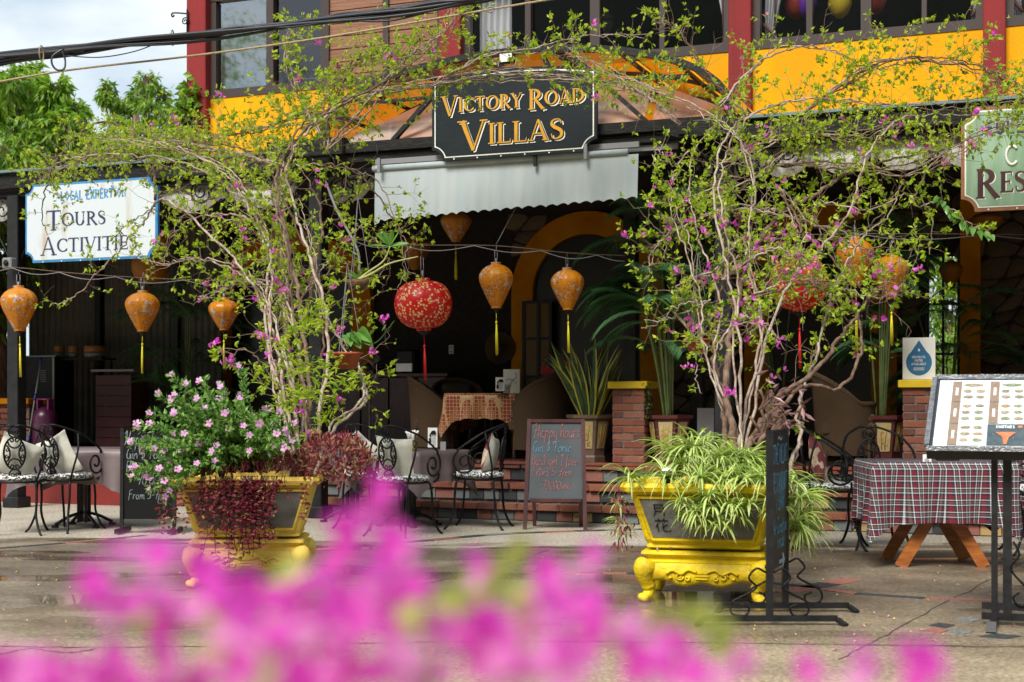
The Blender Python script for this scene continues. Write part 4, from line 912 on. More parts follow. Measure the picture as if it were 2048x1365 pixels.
# ================================================================== wrought iron chairs
M['cush'] = mat('black_white_print', (.75,.75,.74), (.02,.02,.02), 55, rough=.8, mixlo=.49, mixhi=.53, bump=.2)
M['pillow'] = mat('white_cotton', (.60,.60,.53), (.48,.47,.40), 4, rough=.85, bump=.5, bsc=7)
M['pillow_b'] = mat('brown_print', (.20,.06,.04), (.62,.32,.10), 9, rough=.85, mixlo=.5, mixhi=.52, bump=.2)
M['pillow_r'] = mat('maroon_print', (.19,.035,.04), (.58,.44,.30), 7, rough=.85, mixlo=.52, mixhi=.54, bump=.2)
def make_chair(label):
    t = thing('garden_chair', label, 'chair', group='wrought iron garden chairs'); I = M['iron']
    b = MB(); b.tube([Vector((.21*cos(a), .21*sin(a)+.0, .44)) for a in [2*pi*i/24 for i in range(24)]], .010, 6, closed=True)
    for x in (-.1, 0, .1): b.bar((x, -.19, .44), (x, .19, .44), .01)
    b.build('seat_frame', I, t)
    b = MB(); prof = [(0.001,.447), (.17,.447), (.215,.458), (.225,.475), (.21,.492), (.15,.502), (.001,.498)]; b.lathe(prof, 28); b.build('seat_cushion', M['cush'], t)
    for sx in (-1, 1):
        for sy in (-1, 1):
            b = MB(); p = [(sx*.12, sy*.12, .44), (sx*.16, sy*.16, .42), (sx*.17, sy*.175, .30), (sx*.165, sy*.185, .17), (sx*.19, sy*.225, .05), (sx*.215, sy*.262, .0)]
            b.tube(catmull(p, 5), .0105, 6); b.build('leg', I, t)
    # back medallion: a tilted plane behind the seat
    b = MB(); A = Vector((1,0,0)); U = Vector((0,-.13,.99)).normalized(); c0 = Vector((0,-.215,.68)); r = .0075
    b.tube(ring(c0, .085, .135, A, U, 26), .009, 5, closed=True)
    b.tube(ring(c0+U*.178, .045, .045, A, U, 16), r, 5, closed=True); b.tube(ring(c0-U*.178, .045, .045, A, U, 16), r, 5, closed=True)
    for k, (off, rr) in enumerate(((U*.095, .05), (-U*.095, .05))):
        sg_ = 1 if k == 0 else -1
        b.tube([c0+off+A*(rr*cos(a))+U*(sg_*rr*sin(a)) for a in [pi+pi*i/10 for i in range(11)]], r, 5)
        for s in (-1, 1): b.tube(spiral(c0+off+A*s*.022+U*sg_*.012, .022, .006, 0 if s > 0 else pi, 1.1*s*sg_, A, U, 12), .006, 4)
    for s in (-1, 1):
        b.tube([c0+A*(s*(.085-.05*cos(a)))+U*(.075*sin(a)) for a in [-1.3+2.6*i/10 for i in range(11)]], r, 5)
        for q in (-1, 1): b.tube(spiral(c0+A*s*.058+U*q*.028, .016, .005, pi/2, s*q, A, U, 10), .0055, 4)
        for q in (-1, 1): b.tube(spiral(c0+U*q*.178+A*s*.018, .017, .005, 0, s*1.1, A, U, 10), .0055, 4)
    b.build('back_medallion', I, t)
    for s in (-1, 1):
        b = MB(); top = c0+U*.225
        pts = catmull([top+A*s*.0, top+A*s*.07+Vector((0,.01,.005)), Vector((s*.20, -.10, .845)), Vector((s*.255, .03, .76)), Vector((s*.262, .13, .69))], 6)
        sp = [Vector((s*.262, .07+.115*cos(a)*(1-.11*a/pi*.8), .60+.115*sin(a)*(1-.11*a/pi*.8))) for a in []]
        cc = Vector((s*.26, .06, .585)); sp = []
        for i in range(34):
            a = 1.0-i*.30; q = .115*(1-i/40); sp.append(cc+Vector((0, cos(a)*q, sin(a)*q)))
        b.tube(pts+sp, .0095, 6); b.tube(catmull([cc+Vector((0,.09,-.07)), Vector((s*.25, .15, .47)), Vector((s*.215, .13, .44))], 5), .009, 5)
        b.tube(catmull([Vector((s*.20,-.10,.845)), Vector((s*.23,-.14,.7)), Vector((s*.20,-.16,.55)), Vector((s*.16,-.15,.44))], 5), .009, 5)
        b.build('arm', I, t)
    return t
def place(o, px, py, rz, scale=1.0):
    o.location = G(px, py); o.rotation_euler = (0,0,rz); o.scale = (scale,)*3
chair0 = make_chair('iron garden chair cut by the left edge, white pillow against its back')
def facing(deg): return radians(deg)       # 0: chair faces away from the camera
def gloc(px, D): return Vector(((px-CX)/FPX*D, D, 0))
chairs = [(chair0, 36, 12.75, 12)]
spec = [('iron garden chair at the left with a white pillow hiding an orange brown print', 132, 13.05, -20),
        ('iron garden chair half hidden behind the purple leaved plant at the centre table', 742, 13.35, -35),
        ('iron garden chair in front of the napkin holder with a cream pillow', 806, 12.6, -32),
        ('iron garden chair seen from the side between the centre table and the chalkboard', 958, 13.3, 78),
        ('iron garden chair right of the spider plant, with a maroon pillow', 1664, 11.5, -105),
        ('iron garden chair at the right edge behind the menu stand', 2085, 11.1, 85)]
spec.append(('empty iron garden chair legs showing under the tartan table', 1752, 11.6, 180))
for lab, px, D, a in spec: c = copy_tree(chair0); c['label'] = lab; chairs.append((c, px, D, a))
for c, px, D, a in chairs: c.location = gloc(px, D); c.rotation_euler = (0,0,radians(a)); c.scale = (1.07,)*3
def pillow(label, loc, rot, size, m1, m2=None, th=.12):
    t = thing('pillow', label, 'pillow', loc, 0, 'pillows on the chairs'); t.rotation_euler = rot
    for side, m in ((1, m1), (-1, m2 or m1)):
        b = MB(); rows = []; n = 12
        for i in range(n+1):
            row = []
            for j in range(n+1):
                u, v = i/n*2-1, j/n*2-1; q = (1-u*u)*(1-v*v); pin = 1-.09*(1-u*u)*abs(v)**3*0 ; ex = 1-.10*(1-abs(u)**1.5) ; ey = 1-.10*(1-abs(v)**1.5)
                row.append((u*size/2*ey, side*th/2*q**.45 + .006*sin(u*9+v*7)*q, v*size/2*ex))
            rows.append(row)
        b.grid(rows); b.build('cover', m, t, label=('brown and orange printed back of the pillow' if m is M['pillow_b'] else None))
    return t
def chair_pillow(ci, label, m1, m2, tilt=0, size=.38, dx=0, dy=-.11, dz=.68, lean=.22):
    c, px, D, a = chairs[ci]; R = Matrix.Rotation(radians(a), 3, 'Z'); loc = c.location + R @ Vector((dx, dy, dz))
    rot = (Matrix.Rotation(radians(a), 3, 'Z') @ Matrix.Rotation(lean, 3, 'X') @ Matrix.Rotation(radians(tilt), 3, 'Y')).to_euler()
    pillow(label, loc, rot, size, m1, m2)
chair_pillow(0, 'white pillow on the chair at the left edge', M['pillow_b'], M['pillow'], 25)
chair_pillow(1, 'white pillow on its corner on the second chair from the left, brown print in front', M['pillow_b'], M['pillow'], -22, .40)
chair_pillow(2, 'white pillow on the chair behind the purple leaved plant', M['pillow_b'], M['pillow'], 35)
chair_pillow(3, 'square cream pillow on the chair before the napkin holder', M['pillow'], M['pillow'], 4, .40)
chair_pillow(4, 'narrow looking white pillow on the chair beside the chalkboard', M['pillow_r'], M['pillow'], 12, .38)
chair_pillow(5, 'maroon and beige flower pillow on the chair by the tartan table', M['pillow_r'], M['pillow_r'], -15, .42, dz=.70)

# ================================================================== tables and cloths
def table_base(t, H, arms=4, r=.28, h0=0.0):
    b = MB()
    for s in (-1, 1):
        for q in (-1, 1): b.bar((s*.035, q*.035, .04), (s*.035, q*.035, H-.03), .028)
    b.build('column', M['black'], t)
    for k in range(arms):
        a = pi/4+k*pi/2; b = MB(); b.tube(catmull([(.03*cos(a), .03*sin(a), .13), (r*.5*cos(a), r*.5*sin(a), .10), (r*cos(a), r*sin(a), .03)], 4), .016, 6); b.box((r*cos(a), r*sin(a), .012), (.05,.05,.024)); b.build('foot', M['black'], t)
def drape(name, label, loc, rz, W, Dp, H, drop, m, cat='tablecloth', corner=.13, waves=5, group=None, hem=0.0, seed=0):
    t = thing(name, label, cat, loc, rz, group); b = MB(); n = 120; rows = []
    per = []
    cr_ = .03
    for k in range(n):
        u = k/n*4; s_, f = int(u), u-int(u); e = f*2-1
        x, y = [(e*W/2, -Dp/2), (W/2, e*Dp/2), (-e*W/2, Dp/2), (-W/2, -e*Dp/2)][s_]
        nx, ny = [(0,-1), (1,0), (0,1), (-1,0)][s_]; d = abs(e)**5
        nx2, ny2 = nx, ny
        if abs(e) > .8: sx = 1 if x > 0 else -1; sy = 1 if y > 0 else -1; w_ = (abs(e)-.8)/.2*.5; nx2 = nx*(1-w_)+sx*w_*.7; ny2 = ny*(1-w_)+sy*w_*.7
        per.append((x, y, nx2, ny2, d, u))
    rows.append([(x*.02, y*.02, 0) for x,y,*_ in per]); rows.append([(x*.99, y*.99, 0) for x,y,*_ in per])
    for i in range(1, 11):
        f = i/10; row = []
        for x, y, nx, ny, d, u in per:
            dd = drop+corner*d; out = .012+.055*f*sin(u*waves*2*pi/2+seed)*(.5+.5*d) + .05*f*f*d + .012*f*sin(u*23+seed*2)
            sc = hem*abs(sin(u*14)) if i == 10 else 0
            row.append((x+nx*out, y+ny*out, -dd*f - .002 + sc))
        rows.append(row)
    for r_ in rows: r_[:] = [(a, b_, c+H) for a,b_,c in r_]
    b.grid(rows, closed=True); o = b.build('cloth', m, t); return t
M['mauve'] = mat('mauve_grey_cloth', (.15,.11,.115), (.115,.085,.09), 3, rough=.5, bump=.1)
def plaid():
    m = mat('tartan_cloth', (.3,.02,.03), rough=.85); N, L, bb = nodes(m); tcn = N.new('ShaderNodeTexCoord'); geo = N.new('ShaderNodeNewGeometry')
    sep = N.new('ShaderNodeSeparateXYZ'); L.new(tcn.outputs['Object'], sep.inputs[0])
    def band(src, colors, per):
        q = N.new('ShaderNodeMath'); q.operation = 'MULTIPLY'; q.inputs[1].default_value = 1/per; L.new(src, q.inputs[0]); f = N.new('ShaderNodeMath'); f.operation = 'FRACT'; L.new(q.outputs[0], f.inputs[0])
        r = N.new('ShaderNodeValToRGB'); r.color_ramp.interpolation = 'CONSTANT'; e = r.color_ramp.elements
        while len(e) < len(colors): e.new(.5)
        for i, (p, c) in enumerate(colors): e[i].position = p; e[i].color = (*c,1)
        L.new(f.outputs[0], r.inputs[0]); return r.outputs[0]
    seq = [(0,(.14,.003,.014)), (.12,(.006,.01,.028)), (.29,(.62,.64,.66)), (.36,(.008,.01,.02)), (.46,(.13,.10,.085)), (.58,(.008,.01,.02)), (.70,(.62,.64,.66)), (.77,(.008,.01,.02)), (.88,(.18,.004,.015))]
    add = N.new('ShaderNodeMath'); add.operation = 'ADD'; L.new(sep.outputs[0], add.inputs[0]); L.new(sep.outputs[1], add.inputs[1])
    h = band(add.outputs[0], seq, .085); v = band(sep.outputs[2], seq, .085)
    mx_ = N.new('ShaderNodeMix'); mx_.data_type = 'RGBA'; mx_.inputs[0].default_value = .5; mx_.blend_type = 'MIX'; L.new(h, mx_.inputs[6]); L.new(v, mx_.inputs[7]); L.new(mx_.outputs[2], bb.inputs['Base Color']); return m
M['plaid'] = plaid()
def brocade():
    m = mat('red_gold_brocade', (.30,.035,.02), rough=.45); N, L, bb = nodes(m); tcn = N.new('ShaderNodeTexCoord'); v = N.new('ShaderNodeTexVoronoi'); v.inputs['Scale'].default_value = 24; v.inputs['Randomness'].default_value = .12; v.feature = 'DISTANCE_TO_EDGE'
    r = N.new('ShaderNodeValToRGB'); e = r.color_ramp.elements; e[0].position = .07; e[0].color = (.55,.36,.16,1); e[1].position = .10; e[1].color = (.28,.03,.02,1); q = e.new(.3); q.color = (.28,.03,.02,1); q = e.new(.33); q.color = (.5,.32,.14,1)
    L.new(tcn.outputs['Object'], v.inputs['Vector']); L.new(v.outputs['Distance'], r.inputs[0]); L.new(r.outputs[0], bb.inputs['Base Color']); return m
M['brocade'] = brocade()
def dining_table(label, loc, rz, W, Dp, H):
    t = thing('dining_table', label, 'table', loc, rz, 'cloth covered dining tables'); b = MB(); b.box((0,0,H-.015), (W-.01,Dp-.01,.03)); b.build('tabletop', M['darkwood'], t); table_base(t, H-.03); return t
# left, centre, and the one tucked behind
lt = gloc(168, 13.5); dining_table('dark iron footed table at the left under a mauve grey cloth', lt, radians(-6), 1.1, .72, .74)
drape('tablecloth', 'long mauve grey cloth on the table behind the two left chairs', lt, radians(-6), 1.12, .74, .743, .33, M['mauve'], hem=.02)
ct = gloc(818, 13.55); dining_table('iron footed centre table holding the napkin cup and menu card', ct, radians(-33), .82, .80, .72)
drape('tablecloth', 'mauve grey satin cloth hanging in a long corner on the centre table', ct, radians(-33), .84, .82, .723, .30, M['mauve'], corner=.16, hem=.02, seed=2)
c2 = gloc(705, 14.0); dining_table('dark table behind the purple plant with the larger white menu card', c2, radians(-33), .6, .6, .74)
drape('tablecloth', 'mauve grey cloth on the table behind the purple plant', c2, radians(-33), .62, .62, .743, .32, M['mauve'], seed=4)
tt = thing('trestle_table', 'wooden X legged table under a tartan cloth at the right', 'table', gloc(1868, 10.45), radians(-3))
b = MB(); b.box((0,0,.735), (1.0,.68,.03)); b.build('tabletop', M['wood'], tt)
for y in (-.24, .26):
    for s in (-1, 1): b = MB(); b.bar((s*.30, y+.012*s, .0), (-s*.13, y+.012*s, .72), .085, .028, up=(0,1,0)); b.build('leg', M['wood'], tt)
b = MB(); b.bar((0,-.24,.43), (0,.26,.43), .05, .04); b.build('stretcher', M['wood'], tt)
drape('tablecloth', 'red, black and white tartan cloth on the X legged table at the right', gloc(1868, 10.45), radians(-3), 1.03, .70, .755, .43, M['plaid'], corner=.14, waves=7, seed=1)
t2 = gloc(2150, 12.0); dining_table('second tartan covered table at the right edge, further back', t2, radians(-6), 1.0, .7, .75)
drape('tablecloth', 'second tartan cloth further back at the right edge', t2, radians(-6), 1.02, .72, .755, .33, M['plaid'], seed=5)
t3 = fthing('dining_table', 'table on the terrace under a red and gold cloth', 'table', *[fp(978, 800, 2.1)[0], 2.1, TZ], rz=radians(8)); t3['group'] = 'cloth covered dining tables'
b = MB(); b.box((0,0,.70), (.8,.8,.03)); b.build('tabletop', M['darkwood'], t3); table_base(t3, .68)
dr = drape('tablecloth', 'red and gold brocade cloth with hanging corners on the terrace table', F(fp(978,800,2.1)[0], 2.1, TZ), -TH+radians(8), .84, .84, .72, .30, M['brocade'], corner=.20, hem=.02, seed=3)
# things standing on tables
def card(label, px, top, bot, w, D, m='white', pic=True, kind='menu_card', face=0.0):
    o = P(px, bot, D); H = (bot-top)/FPX*D; Wd = w/FPX*D; t = thing(kind, label, 'menu card', o, face)
    b = MB(); b.add([(-Wd/2,0,0), (Wd/2,0,0), (Wd/2,.02,H), (-Wd/2,.02,H), (-Wd/2,.012,0), (Wd/2,.012,0), (Wd/2,.032,H), (-Wd/2,.032,H)], [(0,1,2,3), (7,6,5,4), (0,4,5,1), (1,5,6,2), (2,6,7,3), (3,7,4,0)]); b.build('card', M[m], t)
    b = MB(); b.box((0,.03,.004), (Wd*1.15,.07,.008)); b.build('stand', M['black'], t)
    if pic:
        b = MB(); b.bar((-Wd*.25,.003,H*.55), (-Wd*.25,.008,H*.68), Wd*.14, .003); b.add([(-Wd*.3,.0085,H*.68), (Wd*.38,.0085,H*.68), (Wd*.30,.0125,H*.86), (-Wd*.05,.0125,H*.86)], [(0,1,2,3)]); b.add([(-Wd*.38,.0,H*.2), (-Wd*.15,0,H*.2), (-Wd*.15,.004,H*.5), (-Wd*.38,.004,H*.5)], [(0,1,2,3)])
        b.add([(v[0], v[1]-.006, v[2]) for v in []], []); bo = b.build('print', M['ink'], t, loc=(0,-.006,0))
        b = MB()
        for i in range(9): z = H*(.15+.055*i); b.add([(-Wd*.05, z/H*.02-.003, z), (Wd*.36, z/H*.02-.003, z), (Wd*.36, z/H*.02-.003, z+H*.016), (-Wd*.05, z/H*.02-.003, z+H*.016)], [(0,1,2,3)])
        b.build('text_lines', M['grey'], t)
    return t
card('larger white menu card on the table behind the purple plant', 706, 868, 906, 20, 13.9)
card('small grey card beside the white menu card by the purple plant', 688, 893, 908, 12, 13.8, 'grey', False)
card('white menu card standing on the centre table', 865, 856, 897, 19, 13.5)
card('small dark card right of the menu card on the centre table', 886, 884, 903, 11, 13.4, 'grey', False)
card('small white folded card on the terrace table with the brocade cloth', 1000, 755, 784, 18, 15.9)
mp_ = card('tall framed map card on the terrace table', 1023, 739, 789, 33, 16.0, 'cream', False)
b = MB(); b.tube(catmull([(-.06,-.004,.05), (-.02,-.001,.10), (.0,.002,.15), (.05,.006,.19), (.04,.01,.25)], 5), .003, 4); b.tube(catmull([(-.07,-.0,.16), (-.01,.004,.17), (.06,.004,.12)], 5), .002, 4); b.build('route_lines', M['grey'], mp_)
nh = thing('napkin_holder', 'gold patterned cup of rolled white napkins on the centre table', 'napkin cup', P(824, 903, 13.3)+Vector((0,0,-.0)))
b = MB(); b.lathe([(.045,0), (.05,.03), (.048,.11), (.046,.11), (.044,.02)], 18); b.build('cup', mat('black_gold_band', (.02,.015,.01), (.55,.33,.04), 40, rough=.5, mixlo=.48, mixhi=.52), nh)
for i in range(9):
    a = i*.75; b = MB(); b.tube([(.02*cos(a), .02*sin(a), .06), (.045*cos(a), .04*sin(a), .15+.02*random.random()), (.06*cos(a)+.0, .05*sin(a), .18+.02*random.random())], .010, 6); b.build('napkin', M['white'], nh)
tn = thing('table_number', 'white tag reading 06 on the tartan table under the menu stand', 'table number', P(1855, 928, 10.2), 0)
b = MB(); b.box((0,.01,.033), (.062,.012,.066), bev=.003); b.build('tag', M['white'], tn); caps(tn, '06', (-.018,.003,.012), .028, .14, M['ink'], .034)
sh = thing('serving_box', 'low dark box on the tartan table beside the number tag', 'box', P(1895, 925, 10.4)); b = MB(); b.box((0,0,.03), (.15,.10,.06), bev=.005); b.build('box', M['black'], sh); b = MB(); b.box((0,0,.064), (.14,.09,.006)); b.build('lid', M['white'], sh)

# ================================================================== chalkboards
M['slate'] = mat('grey_slate', (.045,.055,.065), (.07,.08,.09), 3, rough=.7)
M['chalk_r'] = mat('red_chalk', (.42,.15,.15), (.14,.07,.075), 60, rough=.95); M['chalk_b'] = mat('blue_chalk', (.10,.30,.45), (.06,.13,.20), 60, rough=.95); M['chalk_w'] = mat('white_chalk', (.32,.38,.42), (.14,.17,.19), 60, rough=.95)
cbp = G(1110, 1060); cbd = thing('chalkboard', 'maroon framed easel chalkboard with happy hour writing beside the steps', 'chalkboard', cbp, radians(-6))
Wc, Hc = .50, 1.02; lean = .13
def lp(x, z, y=0): return Vector((x, z*lean+y, z))
AX, AZ = Vector((1,0,0)), Vector((0,lean,1)).normalized(); NN = Vector((0,-1,lean)).normalized()
for s in (-1, 1):
    b = MB(); b.bar(lp(s*(Wc/2+.03), 0), lp(s*(Wc/2), Hc), .036, .028, up=(0,1,0)); b.build('leg', M['darkwood'], cbd)
    b = MB(); b.bar((s*(Wc/2-.03), .36, 0), lp(s*(Wc/2-.02), Hc-.03, .03), .034, .02, up=(0,1,0)); b.build('rear_leg', M['wood'] if False else M['darkwood'], cbd)
for z in (Hc-.016, .27): b = MB(); b.bar(lp(-Wc/2+.012, z, -.001), lp(Wc/2-.012, z, -.001), .030, .032, up=(0,1,0)); b.build('rail', M['darkwood'], cbd)
b = MB(); b.add([lp(-Wc/2, .28, .002), lp(Wc/2, .28, .002), lp(Wc/2, Hc-.02, .002), lp(-Wc/2, Hc-.02, .002)], [(0,1,2,3)]); b.build('slate', M['slate'], cbd)
def chalk(par, txt, x, z, h, m, width, w=.07):
    w0 = hand_width(txt, h); k = width/w0; b = MB(); hand_line(b, txt, lp(x, z, -.003), AX, AZ, NN, h, w=w*.8, sx=k, jit=.018); b.build('chalk_writing', m, par)
chalk(cbd, 'Happy hours', -.20, .845, .135, M['chalk_r'], .42, .055)
chalk(cbd, 'Gin $ Tonic', -.215, .715, .10, M['chalk_b'], .36, .075)
chalk(cbd, 'Buy1 get 1 free', -.225, .59, .10, M['chalk_r'], .43, .07)
chalk(cbd, 'From 5-7pm', -.22, .49, .09, M['chalk_r'], .37, .07)
chalk(cbd, '-70.000vnd', -.15, .37, .085, M['chalk_r'], .29, .07)
cb2 = thing('chalkboard', 'black rolling chalkboard with happy hour writing behind the pink flowering plant', 'chalkboard', G(296, 1068)+Vector((0,0,0)), radians(-4))
b = MB(); b.box((0,.02,.52), (.50,.03,.78)); b.build('slate', M['ink'], cb2)
for s in (-1, 1): b = MB(); b.bar((s*.24,.0,.03), (s*.24,.02,.95), .03); b.bar((s*.24,-.14,.03), (s*.24,.2,.03), .04); b.build('leg', M['black'], cb2)
lean0 = lean; lean = 0; AZ = Z; NN = NY
def chalk2(txt, x, z, h, width): 
    w0 = hand_width(txt, h); k = width/w0; b = MB(); hand_line(b, txt, Vector((x, .0, z)), X, Z, NY, h, w=.055, sx=k, jit=.03); b.build('chalk_writing', M['chalk_w'], cb2)
chalk2('Happy hours', -.21, .80, .12, .42); chalk2('Gin $ Tonic', -.20, .67, .10, .38); chalk2('Buy 1 get 1', -.20, .555, .10, .40); chalk2('70.000', -.10, .44, .09, .25); chalk2('From 5-7pm', -.18, .31, .085, .36)

# tall black pavement sign, seen nearly edge on
ps = thing('pavement_sign', 'narrow black standing sign with blue chalk writing in front of the spider plant pot', 'sign')
A_, B_ = Vector((1.373, 7.58, 0)), Vector((1.548, 8.06, 0)); dv = (B_-A_).normalized(); nv = Vector((dv.y, -dv.x, 0))  # nv points right; the written face looks left/towards the camera
nl = -nv
face_n = nl if (Vector((0,0,0))-A_).dot(nl) > 0 else nv
for p in (A_, B_): b = MB(); b.bar(p+Z*.02, p+Z*1.04, .036, .032); b.build('post', M['black'], ps)
b = MB(); mid = (A_+B_)/2; ang = math.atan2(dv.y, dv.x); b.box((mid.x, mid.y, .66), ((B_-A_).length-.02, .024, .75), rot=ang); b.build('board', M['ink'], ps)
for p in (A_, B_):
    b = MB(); c = p; w_ = .36; b.bar(c+Vector((-w_,0,.035)), c+Vector((w_,0,.035)), .03, .03); b.bar(c+Vector((-w_,0,.03)), c+Vector((-w_-.035,-.06,.004)), .03, .02); b.bar(c+Vector((w_,0,.03)), c+Vector((w_+.035,-.06,.004)), .03, .02); b.build('foot', M['black'], ps)
    b = MB()
    for s in (-1, 1): b.tube(catmull([c+Vector((s*.02,0,.28)), c+Vector((s*.07,0,.30)), c+Vector((s*.11,0,.25)), c+Vector((s*.07,0,.20)), c+Vector((s*.13,0,.16)), c+Vector((s*.2,0,.12)), c+Vector((s*.2,0,.06)), c+Vector((s*.13,0,.05)), c+Vector((s*.11,0,.09)), c+Vector((s*.15,0,.11))], 5), .0065, 5)
    b.build('scroll', M['iron'], ps)
fdir = dv; org0 = A_+face_n*.0135+dv*.03; wd = (B_-A_).length-.06
def psw(txt, z, h, width, x0=0.0, m='chalk_b', w=.09):
    w0 = hand_width(txt, h); k = width/w0; b = MB(); hand_line(b, txt, org0+dv*x0+Z*z, dv, Z, face_n, h, w=w, sx=k, jit=.01); b.build('chalk_writing', M[m], ps)
# read from the camera the near post is at the left
psw('~', .955, .07, .16, .14, 'chalk_w', .16); psw('THE VILLAS', .855, .10, wd); psw('RESTAURANT', .70, .10, wd); psw('/ BAR', .60, .10, wd*.6, wd*.2); psw('Air Condition', .47, .09, wd, 0, 'chalk_b', .08); psw('inside', .39, .09, wd*.5, wd*.3, 'chalk_b', .08)
b = MB(); o_ = org0+dv*(wd*.62)+Z*.31; b.bar(o_-dv*.08, o_+dv*.04, .018, .004, up=tuple(face_n)); b.add([o_+dv*.03+Z*.05, o_+dv*.03-Z*.05, o_+dv*.12], [(0,1,2)]); b.build('arrow', M['chalk_w'], ps)

# ================================================================== menu stand
ms = thing('menu_stand', 'tall black menu stand with a slanted wet glass case of food pages at the right', 'menu stand', (2.19, 7.52, 0), radians(-21))
Wm, Dm, zf, zk = 1.12, .60, .945, 1.33
def mpnt(x, f, up=0.0): n_ = Vector((0, -(zk-zf), Dm)).normalized(); return Vector((x, f*Dm, zf+(zk-zf)*f)) + n_*up
def mquad(x0, x1, f0, f1, up): return [mpnt(x0,f0,up), mpnt(x1,f0,up), mpnt(x1,f1,up), mpnt(x0,f1,up)]
M['alu'] = mat('wet_aluminium', (.30,.31,.33), (.16,.17,.19), 30, rough=.3, metal=.7, bump=.5, bsc=90)
b = MB(); b.add([mpnt(0,0,-.07), mpnt(Wm,0,-.07), mpnt(Wm,1,-.07), mpnt(0,1,-.07), mpnt(0,0,-.01), mpnt(Wm,0,-.01), mpnt(Wm,1,-.01), mpnt(0,1,-.01)], [(3,2,1,0), (4,5,6,7), (0,1,5,4), (1,2,6,5), (2,3,7,6), (3,0,4,7)]); b.build('case', M['black'], ms)
M['backing'] = mat('white_backing', (.74,.76,.80), rough=.5); b = MB(); b.add(mquad(.03, Wm-.03, .04, .96, -.006), [(0,1,2,3)]); b.build('backing', M['backing'], ms)
b = MB(); s_ = .026
for a, c in (((0,0),(Wm,0)), ((0,1),(Wm,1))): b.bar(mpnt(a[0]+0,a[1],.0), mpnt(c[0],c[1],.0), s_, s_)
for x in (0, Wm): b.bar(mpnt(x,.03,.0), mpnt(x,.97,.0), s_, s_*.96)
b.build('rim', M['alu'], ms)
M['kraft'] = mat('brown_paper', (.29,.19,.125), (.25,.16,.10), 10, rough=.7); M['page'] = mat('page_white', (.78,.79,.78), rough=.6)
M['food'] = mat('food_photo', (.12,.20,.05), (.62,.50,.40), 85, rough=.6, mixlo=.42, mixhi=.58, rnd=[(.08,.20,.04), (.42,.16,.04), (.45,.30,.16), (.10,.05,.04), (.20,.34,.10)]); M['navyprint'] = mat('dark_cocktail_page', (.03,.05,.06), (.06,.09,.10), 20, rough=.6); M['woodprint'] = mat('brown_photo_page', (.36,.17,.06), (.20,.08,.03), 14, rough=.6, stretch=(4,1,1)); M['orangeprint'] = mat('orange_print', (.62,.22,.06), (.5,.12,.04), 30, rough=.6)
px0 = .10; pw = .20
for c in range(5):
    for r in range(3):
        x0 = px0+c*pw; f1 = .93-.30*r; f0 = f1-.29 if r < 2 else .05
        if r == 2: f1 = .33
        pg = MB(); pg.add(mquad(x0, x0+pw-.006, f0, f1, -.003), [(0,1,2,3)]); dark = (c in (1, 2) and r == 2)
        pgo = pg.build('menu_page', M['navyprint'] if (dark and c < 2) else (M['woodprint'] if dark else M['page']), ms)
        if not dark:
            b = MB(); b.add(mquad(x0+.002, x0+.050, f0, f1, -.001), [(0,1,2,3)]); b.build('brown_strip', M['kraft'], pgo)
            b = MB(); b.add(mquad(x0+.02, x0+.034, f0+(f1-f0)*.3, f0+(f1-f0)*.68, .0002), [(0,1,2,3)]); b.build('vertical_title', M['page'], pgo)
            b = MB()
            for rr in range(3):
                for cc in range(2):
                    if rr == 2 and r == 0 and cc == 1: continue
                    b.cur = random.random(); xx = x0+.060+cc*.066; ff = f0+(f1-f0)*(.10+.30*rr); w_ = .045+.012*random.random() if not (rr == 2 and r == 0) else .11
                    cpt = mpnt(xx+w_/2, ff+.035, .0); n = 10; ring_ = [mpnt(xx+w_/2+w_*.48*cos(2*pi*i/n)*random.uniform(.85,1.1), ff+.035+.022*sin(2*pi*i/n)*random.uniform(.8,1.1), .0003) for i in range(n)]; b.add(ring_, [tuple(range(n))])
            b.build('food_picture', M['food'], pgo)
            b = MB()
            for rr in range(7): b.add(mquad(x0+.058, x0+.058+random.uniform(.07,.13), f0+(f1-f0)*(.05+.13*rr), f0+(f1-f0)*(.06+.13*rr), -.0012), [(0,1,2,3)])
            b.build('text_lines', mat('pale_print', (.5,.5,.5), rough=.7) if 'pp' not in M else M['pp'], pgo)
        elif c == 1:
            w0 = hand_width('COCKTAILS', .04, .8, .05); b = MB(); ayv = (mpnt(0,1)-mpnt(0,0)).normalized(); nvv = Vector((0,-(zk-zf),Dm)).normalized()
            hand_line(b, 'COCKTAILS', mpnt(x0+.045, .27, .001), X, ayv, nvv, .026, w=.2, slant=0, jit=0, smooth=False, sx=.8, gap=.05); b.build('lettering', M['page'], pgo)
            b = MB(); b.add([mpnt(x0+.04,.22,.001), mpnt(x0+.15,.22,.001), mpnt(x0+.11,.15,.001), mpnt(x0+.10,.06,.001), mpnt(x0+.085,.06,.001), mpnt(x0+.078,.15,.001)], [(0,5,4,3,2,1)]); b.add([mpnt(x0+.165+.014*cos(a), .29+.02*sin(a), .001) for a in [i*.7 for i in range(9)]], [tuple(range(9))]); b.build('cocktail_print', M['orangeprint'], pgo)
b = MB(); b.add(mquad(.015, Wm-.015, .02, .98, .010), [(0,1,2,3)]); b.build('glass_cover', M['clear'], ms)
M['drop'] = mat('water_bead', (.55,.58,.6), rough=.05, spec=1.0); b = MB()
for i in range(500):
    x, f = random.uniform(.01,Wm-.01), random.random()**.6; r = random.uniform(.0012,.0035); c = mpnt(x, f, .012); b.add([c+Vector((r*cos(a), r*sin(a), 0)) for a in (0,1.6,3.1,4.7)]+[c+Vector((0,-r*.4,r*.7))], [(0,1,4), (1,2,4), (2,3,4), (3,0,4)])
b.build('water_drops', M['drop'], ms, kind='stuff')
